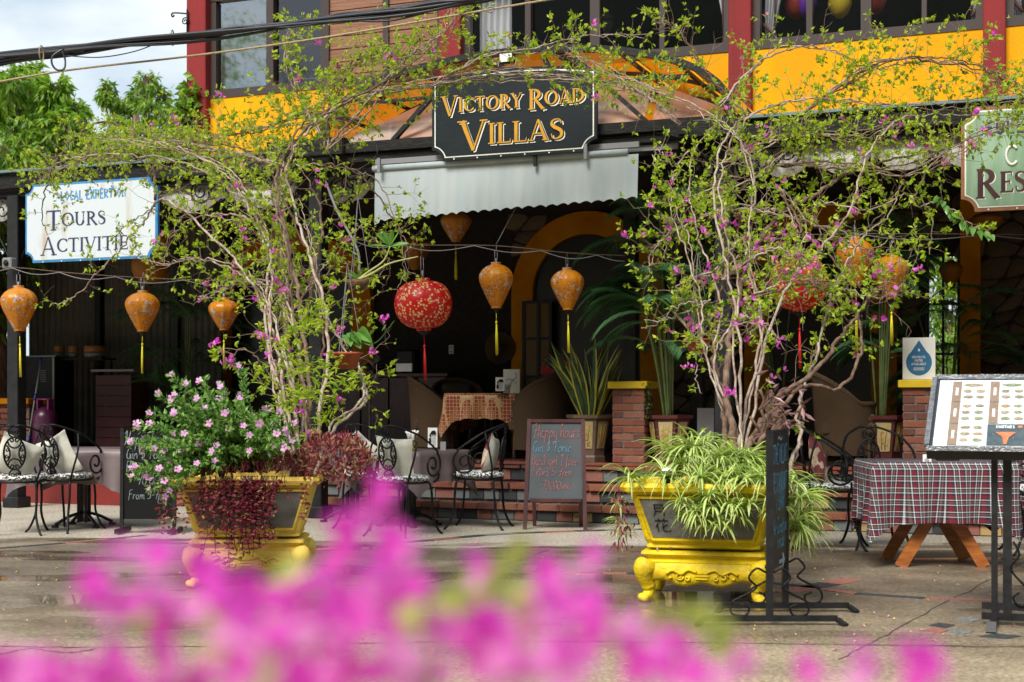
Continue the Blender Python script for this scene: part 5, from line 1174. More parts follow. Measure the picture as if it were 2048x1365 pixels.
for x in (.335, .40): b = MB(); b.bar((x,.2,.03), (x,.2,zf+.05), .032 if x < .39 else .045, .035); b.build('post', M['black'], ms)
for x in (.95, 1.0): b = MB(); b.bar((x,.2,.03), (x,.2,zf+.05), .035, .035); b.build('post', M['black'], ms)
b = MB(); b.bar((.27,.2,.10), (1.05,.2,.10), .03, .035); b.bar((.27,.2,.045), (1.05,.2,.045), .03, .035); b.build('base_rail', M['black'], ms)
for x in (.335,.99): b = MB(); b.bar((x,-.07,.012), (x,.45,.06), .035, .03); b.bar((x-.005,-.10,.0), (x-.005,-.07,.05), .05, .03); b.build('foot', M['black'], ms)
b = MB(); b.tube(catmull([Vector((.43,.18,.45)), Vector((.46,.18,.38)), Vector((.42,.18,.3)), Vector((.50,.18,.2)), Vector((.52,.18,.13)), Vector((.46,.18,.11)), Vector((.43,.18,.15)), Vector((.46,.18,.18))], 5), .006, 5); b.build('scroll', M['iron'], ms)

# ================================================================== brick piers, water poster
def pier_at(px, t, label):
    s = SX(px, t); p = fthing('brick_pillar', label, 'brick pillar', s, t, TZ, group='short brick pillars on the terrace edge'); Wp = .33; Hp = .755
    b = MB(); b.box((0,0,Hp/2), (Wp-.004, Wp-.004, Hp)); b.build('core', M['brickmortar'], p)
    n = 10; ch = Hp/n
    for r in range(n):
        z = (r+.5)*ch
        for f in range(4):
            a = f*pi/2; ca, sa = cos(a), sin(a); segs = [(-Wp/2, -.06), (-.048, Wp/2)] if (r+f) % 2 == 0 else [(-Wp/2, .04), (.052, Wp/2)]
            for k, (u0, u1) in enumerate(segs):
                u, y = (u0+u1)/2, -Wp/2+.02; c = (u*ca-y*sa, u*sa+y*ca, z)
                brick(p, c, (u1-u0-.002, .05+random.uniform(0,.008), ch-.013), a)
    b = MB(); b.box((0,0,Hp+.04), (Wp+.09, Wp+.09, .075), bev=.008); b.build('cap', mat('yellow_cap_paint', (.72,.50,.01), (.6,.40,.01), 6, rough=.6), p)
    return p
pier_at(1266, .93, 'brick pillar with yellow cap between the two bamboo pots')
pier_at(1846, .93, 'brick pillar with yellow cap carrying the blue water poster')
pc = F(SX(1838, .86), .86, TZ+.835); ws = thing('poster_frame', 'white framed poster with a blue water drop on the right brick pillar', 'poster', pc, -TH+.05)
b = MB(); b.box((0,0,.20), (.30,.018,.40), bev=.003); b.build('frame', M['white'], ws)
b = MB(); pts = []
for i in range(25): a = pi/2+radians(38)+(2*pi-2*radians(38))*i/24; pts.append((.118*cos(a), .165+.125*sin(a)))
pts = [(x,z) for x,z in pts]+[(0,.375)]; b.add([(x,-.011,z) for x,z in pts], [tuple(range(len(pts)))]); b.build('water_drop', mat('poster_blue', (.025,.15,.32), rough=.5), ws)
caps(ws, 'DRINKING', (-.062,-.013,.205), .022, .2, M['page'], .124); caps(ws, 'WATER', (-.038,-.013,.172), .022, .2, M['page'], .076); caps(ws, 'AVAILABLE', (-.068,-.013,.139), .022, .2, M['page'], .136)
b = MB(); 
for i in range(3): b.add([(-.05,-.012,.115-.01*i-.004), (.05,-.012,.115-.01*i-.004), (.05,-.012,.115-.01*i), (-.05,-.012,.115-.01*i)], [(0,1,2,3)])
b.add([(-.01,-.012,.27), (.01,-.012,.27), (.008,-.012,.295), (-.008,-.012,.295)], [(0,1,2,3)]); b.build('small_print', M['page'], ws)

# ================================================================== bamboo relief pots
M['pot_c'] = mat('cream_relief', (.62,.52,.28), (.52,.42,.2), 8, rough=.6); M['pot_g'] = mat('ochre_relief', (.60,.36,.05), rough=.5)
def relief_pot(label, px, t, mframe, H=.49, R=.225):
    s = SX(px, t); p = fthing('relief_pot', label, 'plant pot', s, t, TZ, group='six sided pots with bamboo relief', rz=.1); n = 6; b = MB()
    prof = [(R*.62,0), (R*.70,.0), (R*.70,.05), (R*.66,.07), (R*.68,.12), (R*.82,H*.6), (R*.96,H*.9), (R*1.12,H*.93), (R*1.14,H), (R*.98,H), (R*.94,H-.04)]
    b.lathe(prof, 6, smooth=False, a0=pi/6*0); b.build('body', mframe, p)
    b = MB(); b.lathe([(.001,H-.045), (R*.94,H-.045)], 6, smooth=False); b.build('soil', M['mortar'], p)
    for k in range(6):
        a = (k+.5)*pi/3; N_ = Vector((cos(a), sin(a), 0)); T_ = Vector((-sin(a), cos(a), 0)); ap = cos(pi/6)
        def pp(u, z):
            f = (z-.12)/(H*.9-.12); r_ = R*(.68+.28*f**.9)*ap; return N_*(r_+.005)+T_*(u*r_*.80*.577*1.0)+Z*z
        b = MB(); z0, z1 = .14, H*.86; b.add([pp(-.86,z0), pp(.86,z0), pp(.86,(z0+z1)/2), pp(.86,z1), pp(-.86,z1), pp(-.86,(z0+z1)/2)], [(0,1,2,5), (5,2,3,4)]); b.build('panel', M['pot_c'], p)
        b = MB()
        for st_ in ((-.3,.0), (.15,.25)): b.tube([pp(st_[0], z0+.02)+N_*.004, pp(st_[0]+st_[1]*.3, (z0+z1)/2)+N_*.005, pp(st_[0]+st_[1], z1-.03)+N_*.004], .004, 4)
        for q in range(14):
            u, z = random.uniform(-.6,.6), random.uniform(z0+.04, z1-.03); c = pp(u,z)+N_*.006; d = (T_*random.uniform(-1,1)+Z*random.uniform(-1,.5)).normalized(); e_ = d.cross(N_)*.005; b.add([c-d*.0, c+d*.016+e_, c+d*.036, c+d*.016-e_], [(0,1,2,3)])
        b.build('bamboo_relief', M['pot_g'], p)
    return p
M['pot_b'] = mat('taupe_glaze', (.20,.14,.09), (.15,.10,.07), 6, rough=.5); M['pot_m'] = mat('maroon_glaze', (.13,.03,.03), (.10,.025,.025), 5, rough=.4)
relief_pot('taupe six sided relief pot holding the snake plant beside the chalkboard', 1180, .98, M['pot_b'])
relief_pot('maroon relief pot with a palm, right of the first brick pillar', 1337, .95, M['pot_m'])
relief_pot('maroon relief pot with bamboo palm, left of the poster pillar', 1768, 1.25, M['pot_m'])

# ================================================================== wicker armchairs and other dim things on the terrace
M['wicker'] = mat('woven_rattan', (.17,.11,.065), rough=.7, spec=.2)
def weave(m):
    N, L, bb = nodes(m); tcn = N.new('ShaderNodeTexCoord'); sp_ = N.new('ShaderNodeSeparateXYZ'); L.new(tcn.outputs['Object'], sp_.inputs[0]); at = N.new('ShaderNodeMath'); at.operation = 'ARCTAN2'; L.new(sp_.outputs[0], at.inputs[0]); L.new(sp_.outputs[1], at.inputs[1])
    def sn_(src, k):
        q = N.new('ShaderNodeMath'); q.operation = 'MULTIPLY'; q.inputs[1].default_value = k; L.new(src, q.inputs[0]); r = N.new('ShaderNodeMath'); r.operation = 'SINE'; L.new(q.outputs[0], r.inputs[0]); return r.outputs[0]
    mu = N.new('ShaderNodeMath'); mu.operation = 'MULTIPLY'; L.new(sn_(sp_.outputs[2], 300), mu.inputs[0]); L.new(sn_(at.outputs[0], 90), mu.inputs[1])
    r = N.new('ShaderNodeValToRGB'); r.color_ramp.elements[0].position = .0; r.color_ramp.elements[0].color = (.06,.038,.022,1); r.color_ramp.elements[1].position = .5; r.color_ramp.elements[1].color = (.20,.13,.075,1)
    ab = N.new('ShaderNodeMath'); ab.operation = 'MULTIPLY_ADD'; ab.inputs[1].default_value = .5; ab.inputs[2].default_value = .25; L.new(mu.outputs[0], ab.inputs[0]); L.new(ab.outputs[0], r.inputs[0]); L.new(r.outputs[0], bb.inputs['Base Color'])
    bp = N.new('ShaderNodeBump'); bp.inputs['Strength'].default_value = .8; bp.inputs['Distance'].default_value = .01; L.new(mu.outputs[0], bp.inputs['Height']); L.new(bp.outputs[0], bb.inputs['Normal'])
weave(M['wicker'])
M['straw'] = mat('rattan_plain', (.2,.13,.07)); M['seatpad'] = mat('grey_pad', (.11,.085,.085), (.08,.065,.065), 6, rough=.9)
def wicker(label, px, t, rz, z=TZ):
    s = SX(px, t); c = fthing('wicker_armchair', label, 'armchair', s, t, z, group='brown wicker armchairs', rz=rz)
    def shell(inner, z0, top):
        rows = []
        for i in range(9):
            row = []
            for j in range(31):
                a = radians(-155+310*j/30)-pi/2; back = (1+cos(a+pi/2))/2; hz = .60+.30*(max(0, back-.35)/.65)**.8 if top else .6
                f = i/8; r_ = (.31 if not inner else .275)*(1-.10*(1-f)); flare = 1+.06*f*back; row.append((cos(a)*r_*1.05*flare, sin(a)*r_*flare, .10+(hz-.10)*f))
            rows.append(row)
        return rows
    b = MB(); o_, i_ = shell(False,0,True), shell(True,0,True); b.grid(o_); b.grid(i_)
    b.grid([o_[-1], i_[-1]]); b.grid([[r[0] for r in o_], [r[0] for r in i_]]); b.grid([[r[-1] for r in o_], [r[-1] for r in i_]]); b.build('shell', M['wicker'], c)
    b = MB(); b.tube([((o_[-1][j][0]+i_[-1][j][0])/2, (o_[-1][j][1]+i_[-1][j][1])/2, o_[-1][j][2]) for j in range(31)], .028, 8); b.build('rim', M['wicker'], c)
    b = MB(); b.box((0,.02,.36), (.5,.52,.14), bev=.03); b.build('seat', M['wicker'], c); b = MB(); b.box((0,.05,.46), (.48,.46,.09), bev=.03); b.build('seat_pad', M['seatpad'], c)
    b = MB(); b.box((0,-.17,.68), (.38,.10,.34), bev=.04); b.build('back_pad', M['seatpad'], c)
    for sx in (-1,1):
        for sy in (-1,1): b = MB(); b.tube([(sx*.2, sy*.2, .3), (sx*.21, sy*.21, 0)], .02, 6); b.build('leg', M['wicker'], c)
    return c
wicker('wicker armchair left of the brocade table, facing it', 872, 2.0, radians(-70)); wicker('wicker armchair right of the brocade table, behind the chalkboard', 1082, 1.55, radians(65)); wicker('wicker armchair right of the vine on the terrace, its tall back to the left', 1690, 1.2, radians(-75))
wicker('dim wicker armchair behind the brocade table', 915, 3.0, radians(-150)); wicker('wicker armchair deep in shade at the right behind the menu stand', 2010, 2.2, radians(70))
# pedestal fans
def fan(label, px, t, hub, red):
    s, z = fp(px, hub, t); f = fthing('pedestal_fan', label, 'fan', s, t, TZ, group='pedestal fans', rz=.3); h = z-TZ; b = MB(); b.tube([(0,.05,0), (0,.05,h)], .014, 8); b.lathe([(.17,0), (.16,.02), (.03,.04)], 16, (0,.05,0)); b.build('stand', M['grey'], f)
    b = MB(); b.lathe([(.05,-.03), (.055,.02), (.03,.05)], 12); b.v = [(x, -zz+.0, h+y) for x,y,zz in b.v]; b.build('motor', M['black'], f)
    for r_ in (.10,.16,.215): b = MB(); b.tube(ring((0,-.05,h), r_, r_, n=28), .004, 4, closed=True); b.build('guard_ring', M['black'], f)
    b = MB(); 
    for k in range(24): a = 2*pi*k/24; b.tube([(.04*cos(a),-.07,h+.04*sin(a)), (.15*cos(a),-.075,h+.15*sin(a)), (.215*cos(a),-.05,h+.215*sin(a))], .0018, 3)
    b.build('guard_wires', M['grey'], f, kind='stuff')
    for k in range(3):
        a = 2*pi*k/3+.5; b = MB(); pts = []
        for i in range(9): q = a+(.75*i/8); pts.append((.19*cos(q)*(1-.1*abs(i-4)/4), -.03-.01*sin(i), h+.19*sin(q)*(1-.1*abs(i-4)/4)))
        b.add([(0,-.03,h)]+pts, [(0,i+1,i+2) for i in range(8)]); b.build('blade', M[red], f)
M['red_plastic'] = mat('red_plastic', (.55,.015,.015), rough=.3)
fan('black pedestal fan with red blades behind the snake plant', 1116, 1.5, 745, 'red_plastic'); fan('dark grey pedestal fan beside the left arch', 738, 2.6, 735, 'grey')
cm = fthing('coffee_machine', 'black and steel coffee machine on the dark sideboard under the red lantern', 'coffee machine', *fp(817, 748, 3.9)[:1], 3.9, fp(817, 748, 3.9)[1])
b = MB(); b.box((0,0,.16), (.27,.24,.32), bev=.03); b.build('body', M['black'], cm); b = MB(); b.box((0,-.13,.08), (.24,.03,.12), bev=.008); b.build('steel_panel', mat('brushed_steel', (.5,.5,.5), rough=.3, metal=.9), cm)
sb = fthing('sideboard', 'long dark sideboard against the stone wall carrying the coffee machine', 'sideboard', fp(790, 748, 3.9)[0], 3.95, TZ); hS = fp(817,748,3.9)[1]-TZ
b = MB(); b.box((0,0,hS-.02), (1.7,.5,.04)); b.build('top', M['darkwood'], sb)
for k in range(4): b = MB(); b.box((-.62+k*.415,-.02,(hS-.04)/2), (.40,.44,hS-.06), bev=.006); b.build('cupboard_door', M['darkwood'], sb)
so_ = fthing('wall_socket', 'small white electric socket on the dark stone wall', 'socket', fp(908,700,TB)[0], TB-.09, fp(908,700,TB)[1]); b = MB(); b.box((0,0,0), (.07,.02,.12), bev=.004); b.build('plate', M['white'], so_); b = MB(); b.box((0,-.011,.03), (.03,.004,.02)); b.box((0,-.011,-.03), (.03,.004,.02)); b.build('outlet', M['grey'], so_)
hat = fthing('straw_hat', 'round woven hat hanging on the wall left of the glazed door', 'hat', fp(1006,700,TB)[0], TB-.12, fp(1006,697,TB)[1]); b = MB(); b.lathe([(.001,.09), (.07,.085), (.09,.02), (.21,.0), (.22,-.005)], 24); b.v = [(x, -z, y) for x,y,z in b.v]; b.build('hat', M['wicker'], hat)
# left corner: service counter, cabinet, gas bottle, mop, pans, red cupboard
ctr = fthing('service_counter', 'brick counter with a yellow top in the dark left corner', 'counter', fp(20, 800, 2.3)[0], 2.3, TZ); zc_ = fp(40, 803, 2.3)[1]-TZ
b = MB(); b.box((0,0,zc_/2-.03), (.98,.4,zc_-.06)); b.build('wall', M['brickmortar'], ctr); b = MB(); b.box((0,-.02,zc_), (1.08,.52,.08), bev=.01); b.build('top', M['arch_yellow'], ctr)
for r in range(8):
    for c in range(4): brick(ctr, (-.36+c*.24+(r%2)*.06-.03, -.2, .05+r*.075), (.225,.05,.062))
bw = fthing('bowl', 'white bowl on the yellow counter top at the left', 'bowl', fp(43,795,2.3)[0], 2.25, TZ+zc_+.04); b = MB(); b.lathe([(.03,0), (.04,.01), (.085,.045), (.08,.045), (.03,.015)], 16); b.build('bowl', M['white'], bw)
cab = fthing('glass_cabinet', 'tall dark cabinet with green glass top in the left corner', 'cabinet', fp(95,720,3.2)[0], 3.2, TZ); hc = fp(95,714,3.2)[1]-TZ
b = MB(); b.box((0,0,hc/2), (.60,.4,hc-.02)); b.build('body', M['black'], cab); b = MB(); b.box((0,0,hc), (.66,.46,.02)); b.build('glass_top', mat('green_glass', (.02,.16,.12), rough=.2), cab); b = MB()
for x in (-.28,.28): b.box((x,-.21,hc/2), (.03,.02,hc-.04))
b.build('edge', mat('dull_metal', (.2,.2,.16), rough=.4, metal=.5), cab); b = MB()
for i in range(6): b.box((.1,-.205,hc*.72+i*.03), (.1,.01,.012))
b.build('louvre', M['grey'], cab)
gb = fthing('gas_bottle', 'purple gas bottle standing below the cabinet at the left', 'gas bottle', fp(90,900,1.9)[0], 1.9, TZ); b = MB(); b.lathe([(.12,0), (.15,.03), (.155,.1), (.155,.42), (.13,.5), (.06,.54), (.05,.55)], 24); b.build('tank', mat('purple_enamel', (.07,.008,.04), (.05,.006,.03), 4, rough=.35), gb)
b = MB(); 
for s in (-1,1): b.box((s*.085,0,.58), (.02,.10,.14))
b.tube(ring((0,0,.65), .09, .06, X, Vector((0,1,0)), 16), .012, 5, closed=True); b.build('collar', mat('purple_collar', (.16,.012,.09), rough=.4), gb); caps(gb, 'GAS', (-.05,-.158,.30), .05, .16, M['seatpad'], .1)
mop = fthing('mop', 'mop with blue grips leaning in the dark left corner', 'mop', 0,0,0); q0 = fp(55, 890, 1.7); q1 = fp(83, 715, 2.1); mop.location = (0,0,0); mop.rotation_euler = (0,0,0)
pa, pb = F(q0[0],1.7,q0[1]), F(q1[0],2.1,q1[1]); b = MB(); b.tube([pa, pb], .011, 6); b.build('handle', M['grey'], mop); M['bluep'] = mat('blue_plastic', (.02,.03,.25), rough=.4)
for f in (.02,.5,.92): b = MB(); b.tube([pa.lerp(pb,f), pa.lerp(pb,f+.08)], .017, 6); b.build('grip', M['bluep'], mop)
OXB = mat('oxblood_boards', (.075,.014,.012), (.05,.01,.01), 8, rough=.6)
rc = fthing('red_cupboard', 'dark red wooden cupboard left of the centre of the shaded corner', 'cupboard', fp(245,740,3.0)[0], 3.0, TZ); hr = fp(245,742,3.0)[1]-TZ; b = MB(); b.box((0,0,hr), (.70,.46,.03)); b.build('top', M['grey'], rc)
for k in range(7): b = MB(); b.box((0,0,.06+k*(hr-.05)/7+.0), (.58,.4,(hr-.05)/7-.008)); b.build('board', OXB, rc)
for i, (px, py, w, lab) in enumerate(((118,700,24,'small brown pan leftmost on the left shelf'), (147,700,24,'brown pot second on the left shelf'), (190,702,50,'wide brown and steel pan on the left shelf'))):
    s, z = fp(px, 716, 3.3); o_ = fthing('cooking_pan', lab, 'pan', s, 3.3, z); R = w/2/FPX*17.5; b = MB(); b.lathe([(R*.8,0), (R*.95,.02), (R,.07), (R*.9,.07), (R*.8,.02)], 18); b.build('pan', M['grey'], o_); b = MB(); b.lathe([(R*.92,.075), (R,.085), (R*.95,.16), (R*.9,.165), (.001,.165)], 18); b.build('basket', mat('warm_brown', (.34,.14,.05), rough=.6), o_)
shf = fthing('wall_shelf', 'dark shelf holding the pans at the left', 'shelf', fp(165,716,3.3)[0], 3.3, fp(165,716,3.3)[1]-.02); b = MB(); b.box((0,0,0), (.9,.34,.03)); b.build('board', M['dark'], shf)
for s in (-1,1): b = MB(); b.bar((s*.4,.1,-.02), (s*.4,.1,-(fp(165,716,3.3)[1]-TZ-.02)), .04); b.build('leg', M['dark'], shf)
b = fthing('speaker_box', 'pale loudspeaker box fixed on the left post near the scrolls', 'loudspeaker', fp(24,528,TF-.12)[0], TF-.16, fp(24,528,TF-.12)[1]); q = MB(); q.box((0,0,0), (.13,.10,.12), bev=.01); q.build('box', M['grey'], b); q = MB(); q.lathe([(.001,.0), (.03,.004), (.035,.01)], 14); q.v = [(x,-.052-z,y) for x,y,z in q.v]; q.build('cone', M['ink'], b)
pb_ = fthing('back_panel', 'grey low panel behind the right planter on the terrace', 'panel', fp(1412,870,1.05)[0], 1.05, TZ); q = MB(); q.box((0,0,.28), (.17,.05,.56)); q.build('board', M['grey'], pb_)

# ================================================================== lanterns upstairs behind glass
for px, py, c, lab in ((1612,14,(.16,.03,.45),'purple lantern upstairs behind the third window'), (1680,14,(.6,.45,.02),'yellow bell lantern upstairs behind the third window'), (1592,16,(.3,.03,.02),'dark red lantern upstairs behind the third window'), (1748,8,(.3,.03,.02),'red lantern at the top of the third window')):
    s, z = fp(px, py, 2.1); l = fthing('lantern', lab, 'lantern', s, 2.1, z, group='lanterns upstairs'); b = MB(); b.lathe([(.05,.2), (.12,.1), (.13,.02), (.09,-.07), (.03,-.12)], 20, lobes=10, lobe=.06); b.build('shade', mat('lantern_cloth', c, rough=.5, trans=.3), l)
sl, zl_ = fp(1212, 42, 1.95); wl_ = fthing('lamp', 'old style lamp upstairs behind the second window', 'lamp', sl, 2.0, zl_); b = MB(); b.lathe([(.03,-.14), (.05,-.1), (.08,.0), (.10,.02), (.03,.08), (.01,.13)], 8, smooth=False); b.build('lamp_body', M['black'], wl_)
# ================================================================== leaf makers
def perp(d):
    v = rv(); v -= d*v.dot(d)
    return v.normalized() if v.length > 1e-4 else d.orthogonal().normalized()
def leaf(mb, p, d, L, w=.5, fold=.25, rnd=None, droop=0.0):
    d = d.normalized(); s = perp(d); n = d.cross(s)
    mb.cur = random.random() if rnd is None else rnd
    m = p+d*L*.45; tip = p+d*L+Vector((0,0,-droop*L))
    mb.add([p, m+s*L*w*.5+n*L*fold*w, tip, m-s*L*w*.5+n*L*fold*w, m], [(0,4,1), (1,4,2), (0,3,4), (4,3,2)])
bractm = []
for i in range(6):
    b = MB()
    for k in range(3):
        a = 2*pi*k/3+random.uniform(-.3,.3); d = Vector((cos(a)*.8, sin(a)*.8, .75)).normalized(); s = Vector((-sin(a), cos(a), 0)); n = d.cross(s); L = random.uniform(.85,1.1)
        b.cur = random.random(); m = d*L*.5
        b.add([(0,0,0), m+s*.38*L+n*-.10, d*L*.85+s*.2*L, d*L+n*.08, d*L*.85-s*.2*L, m-s*.38*L+n*-.10, m+n*.05], [(0,6,1), (1,6,2), (2,6,3), (3,6,4), (4,6,5), (5,6,0)], True)
    b.cur = 1.0; b.tube([(0,0,0), (0,0,.45)], .05, 4); bractm.append(b.mesh('blossom', M['magenta']))
def rrot(): return (random.uniform(-1.2,1.2), random.uniform(-1.2,1.2), random.uniform(0,6.3))

# ================================================================== bougainvillea vines
def vine(name, label, canes, nblossom, twig_every=.135, skip=.2, leafn=1.0, seed=1):
    random.seed(seed); base = canes[0]['p'][0]; o = P(base[0], base[1], canes[0]['D'][0]); o.z = 0
    t = thing(name, label, 'vine', (0,0,0)); tw, lf = MB(), MB(); spots = []
    def twig(p, d, L, r, lvl):
        bare = random.random() < .27
        n = max(3, int(L/.045)); pts = [p.copy()]; q = p.copy(); dd = d.normalized()
        for i in range(n):
            dd = (dd + rv(.17) + Vector((0,0,-.035 if lvl else .015))).normalized(); q = q+dd*(L/n); pts.append(q.copy())
            if lvl < 2 and random.random() < (.30 if lvl == 0 else .12): twig(q, (dd*.6+perp(dd)*.8), L*random.uniform(.25,.55), r*.6, lvl+1)
            pr = 0 if bare else .50*leafn
            if random.random() < pr:
                for _ in range(random.choice((1,1,2,4))):
                    leaf(lf, q, dd*.4+perp(dd)*.8+Vector((0,0,random.uniform(-.3,.15))), random.choice((.018,.026,.034,.042,.052)), .58, .22, min(1,max(0,random.gauss(.55,.27))), .1)
        for _ in range(0 if bare else random.choice((3,4,6))): leaf(lf, q+rv(.008), dd+rv(.6), random.uniform(.020,.050), .55, .22, min(1,max(0,random.gauss(.68,.25))))
        tw.cur = random.random(); tw.tube(pts, r, 3, r1=r*.35); spots.append((q, dd))
    for c in canes:
        p0 = c['p']; Da, Db = c['D']; var = c.get('n', 1)
        for v in range(var):
            j = 0 if v == 0 else 16; m = len(p0)
            pts = [P(x+random.uniform(-j,j)*(1 if i else .5), y+random.uniform(-j,j)*(1 if i else .2), Da+(Db-Da)*(i/(m-1))**.7+(random.uniform(-.15,.15) if i and v else 0)) for i, (x, y) in enumerate(p0)]
            cv = catmull(pts, 9)
            for i in range(1, len(cv)): cv[i] = cv[i]+rv(.008)
            r0 = c.get('r', .011)*(1 if v == 0 else .6); r1 = c.get('r1', .003)
            b = MB(); b.tube(cv, [r0*(1-i/(len(cv)-1))**.8*1.0+r1+random.uniform(-.08,.08)*r0 for i in range(len(cv))], 7 if r0 > .012 else 5); b.build('cane', M['bark'] if r0 > .0125 or random.random() < .25 else M['twigm'], t)
            acc = 0; tot = sum((a-b_).length for a, b_ in zip(cv, cv[1:])); sk = c.get('skip', skip); run = 0; te = twig_every*c.get('te', 1)*(.68 if sk == 0 else 1.0)
            for a, b_ in zip(cv, cv[1:]):
                ds = (b_-a).length; run += ds; acc += ds
                while acc > te:
                    acc -= te
                    if run/tot < sk and random.random() > c.get('low', .12): continue
                    d = (b_-a).normalized(); side = perp(d); twig(a.lerp(b_, random.random()), (d*random.uniform(.1,.9)+side+Vector((0,-.15,c.get('up', .25)))), random.uniform(.10,.38)*c.get('tl', 1), .0028, 0)
    lf.build('leaves', M['leaf'], t, kind='stuff'); tw.build('twigs', M['twig'], t, kind='stuff')
    spots = [q_ for q_ in spots if q_[0].y < 50]; random.shuffle(spots); spots.sort(key=lambda q_: q_[0].y+random.gauss(0,2.2))
    i = 0; nb = 0
    while nb < nblossom and i < len(spots):
        p, d = spots[i]; i += 1
        for _ in range(random.choice((1,1,2,3,4))):
            link('blossom', random.choice(bractm), t, loc=p+rv(.018), rot=rrot(), scale=random.uniform(.028,.042)); nb += 1
    return t, len(lf.f)
M['twigm'] = mat('grey_cane', (.42,.34,.28), (.20,.12,.08), 14, rough=.85, bump=.6, bsc=50, mixlo=.4, mixhi=.7)
LV = [
 dict(p=[(600,960),(612,850),(600,700),(626,560),(642,430),(600,330)], D=(9.2,11.8), r=.022, n=1, skip=.35, te=2),
 dict(p=[(585,960),(590,830),(570,700),(585,560),(560,450),(575,330)], D=(9.2,11.8), r=.015, n=6, skip=.3, te=1.7, tl=.6),
 dict(p=[(590,950),(560,800),(530,640),(540,520),(500,420),(440,340),(330,290),(200,280)], D=(9.2,12.4), r=.012, n=3, te=1.2, skip=.45),
 dict(p=[(600,950),(585,760),(560,600),(520,470),(470,390),(380,330),(250,310),(130,320),(75,365)], D=(9.2,13.6), r=.012, n=2, skip=.35),
 dict(p=[(610,950),(620,780),(600,620),(580,500),(556,400),(560,330),(610,260),(700,200),(820,130),(900,50),(915,-10)], D=(9.2,12.2), r=.014, n=2, skip=.45),
 dict(p=[(620,950),(645,800),(655,650),(620,520),(590,420),(575,330),(640,240),(760,180),(880,168),(1010,150),(1200,165)], D=(9.2,12.5), r=.012, n=2, skip=.45),
 dict(p=[(630,950),(665,860),(730,800),(718,740),(690,700),(650,620),(625,500),(600,400)], D=(9.1,11.0), r=.010, n=2, te=1.5),
 dict(p=[(580,850),(555,700),(500,560),(420,470),(330,400),(290,440),(240,500),(200,540),(150,595),(102,610)], D=(9.6,13), r=.010, skip=.3),
 dict(p=[(590,800),(540,620),(480,550),(400,520),(330,530),(275,515)], D=(9.8,12), r=.008, n=2, te=1.1),
 dict(p=[(600,700),(560,580),(500,560),(430,590),(385,610)], D=(10,12), r=.007, n=2),
 dict(p=[(560,330),(450,300),(350,292),(240,305),(140,325),(75,372)], D=(12,14), r=.010, n=4, skip=0, te=.8),
 dict(p=[(310,400),(300,320),(235,250),(170,258),(125,305),(98,360),(84,430),(96,470)], D=(13,14), r=.011, skip=0, te=1.4),
 dict(p=[(560,380),(480,380),(400,400),(340,380),(300,420),(250,455),(205,500)], D=(11.5,13.4), r=.006, n=1, skip=0, te=1.8, tl=.6),
 dict(p=[(640,270),(600,200),(580,140),(572,85),(600,60)], D=(12,12.5), r=.007, n=3, skip=0),
 dict(p=[(720,240),(620,232),(520,258),(430,275),(300,290)], D=(12,13.2), r=.009, n=4, skip=0, te=.75),
 dict(p=[(650,300),(660,200),(700,130),(760,110),(820,120)], D=(12,12.4), r=.008, n=4, skip=0, te=.75),
 dict(p=[(650,300),(720,220),(800,130),(850,90),(895,55),(905,0)], D=(12,12.2), r=.008, n=3, skip=0, te=.85),
 dict(p=[(600,330),(680,330),(740,370),(785,440),(815,510),(812,575)], D=(11.8,12.2), r=.006, n=2, skip=0, te=1.1),
 dict(p=[(640,450),(690,440),(750,480),(780,540),(760,590)], D=(11.5,11.8), r=.005, n=1, skip=0),
 dict(p=[(700,205),(850,172),(1000,150),(1150,155),(1310,190)], D=(12.1,12.3), r=.007, n=6, skip=0, te=3.2, tl=.5),
 dict(p=[(540,500),(500,440),(440,430),(380,440),(340,480)], D=(11,12), r=.007, n=2, skip=0),
 dict(p=[(580,620),(640,560),(680,520),(700,470)], D=(10.5,11), r=.006, n=2, skip=0),
 dict(p=[(560,780),(520,720),(480,700),(455,740)], D=(9.8,9.8), r=.004, n=1, skip=0),
 dict(p=[(860,178),(960,115),(1060,98),(1180,72),(1290,75)], D=(12.1,12.3), r=.006, n=2, skip=0, te=1.1, tl=.7),
]
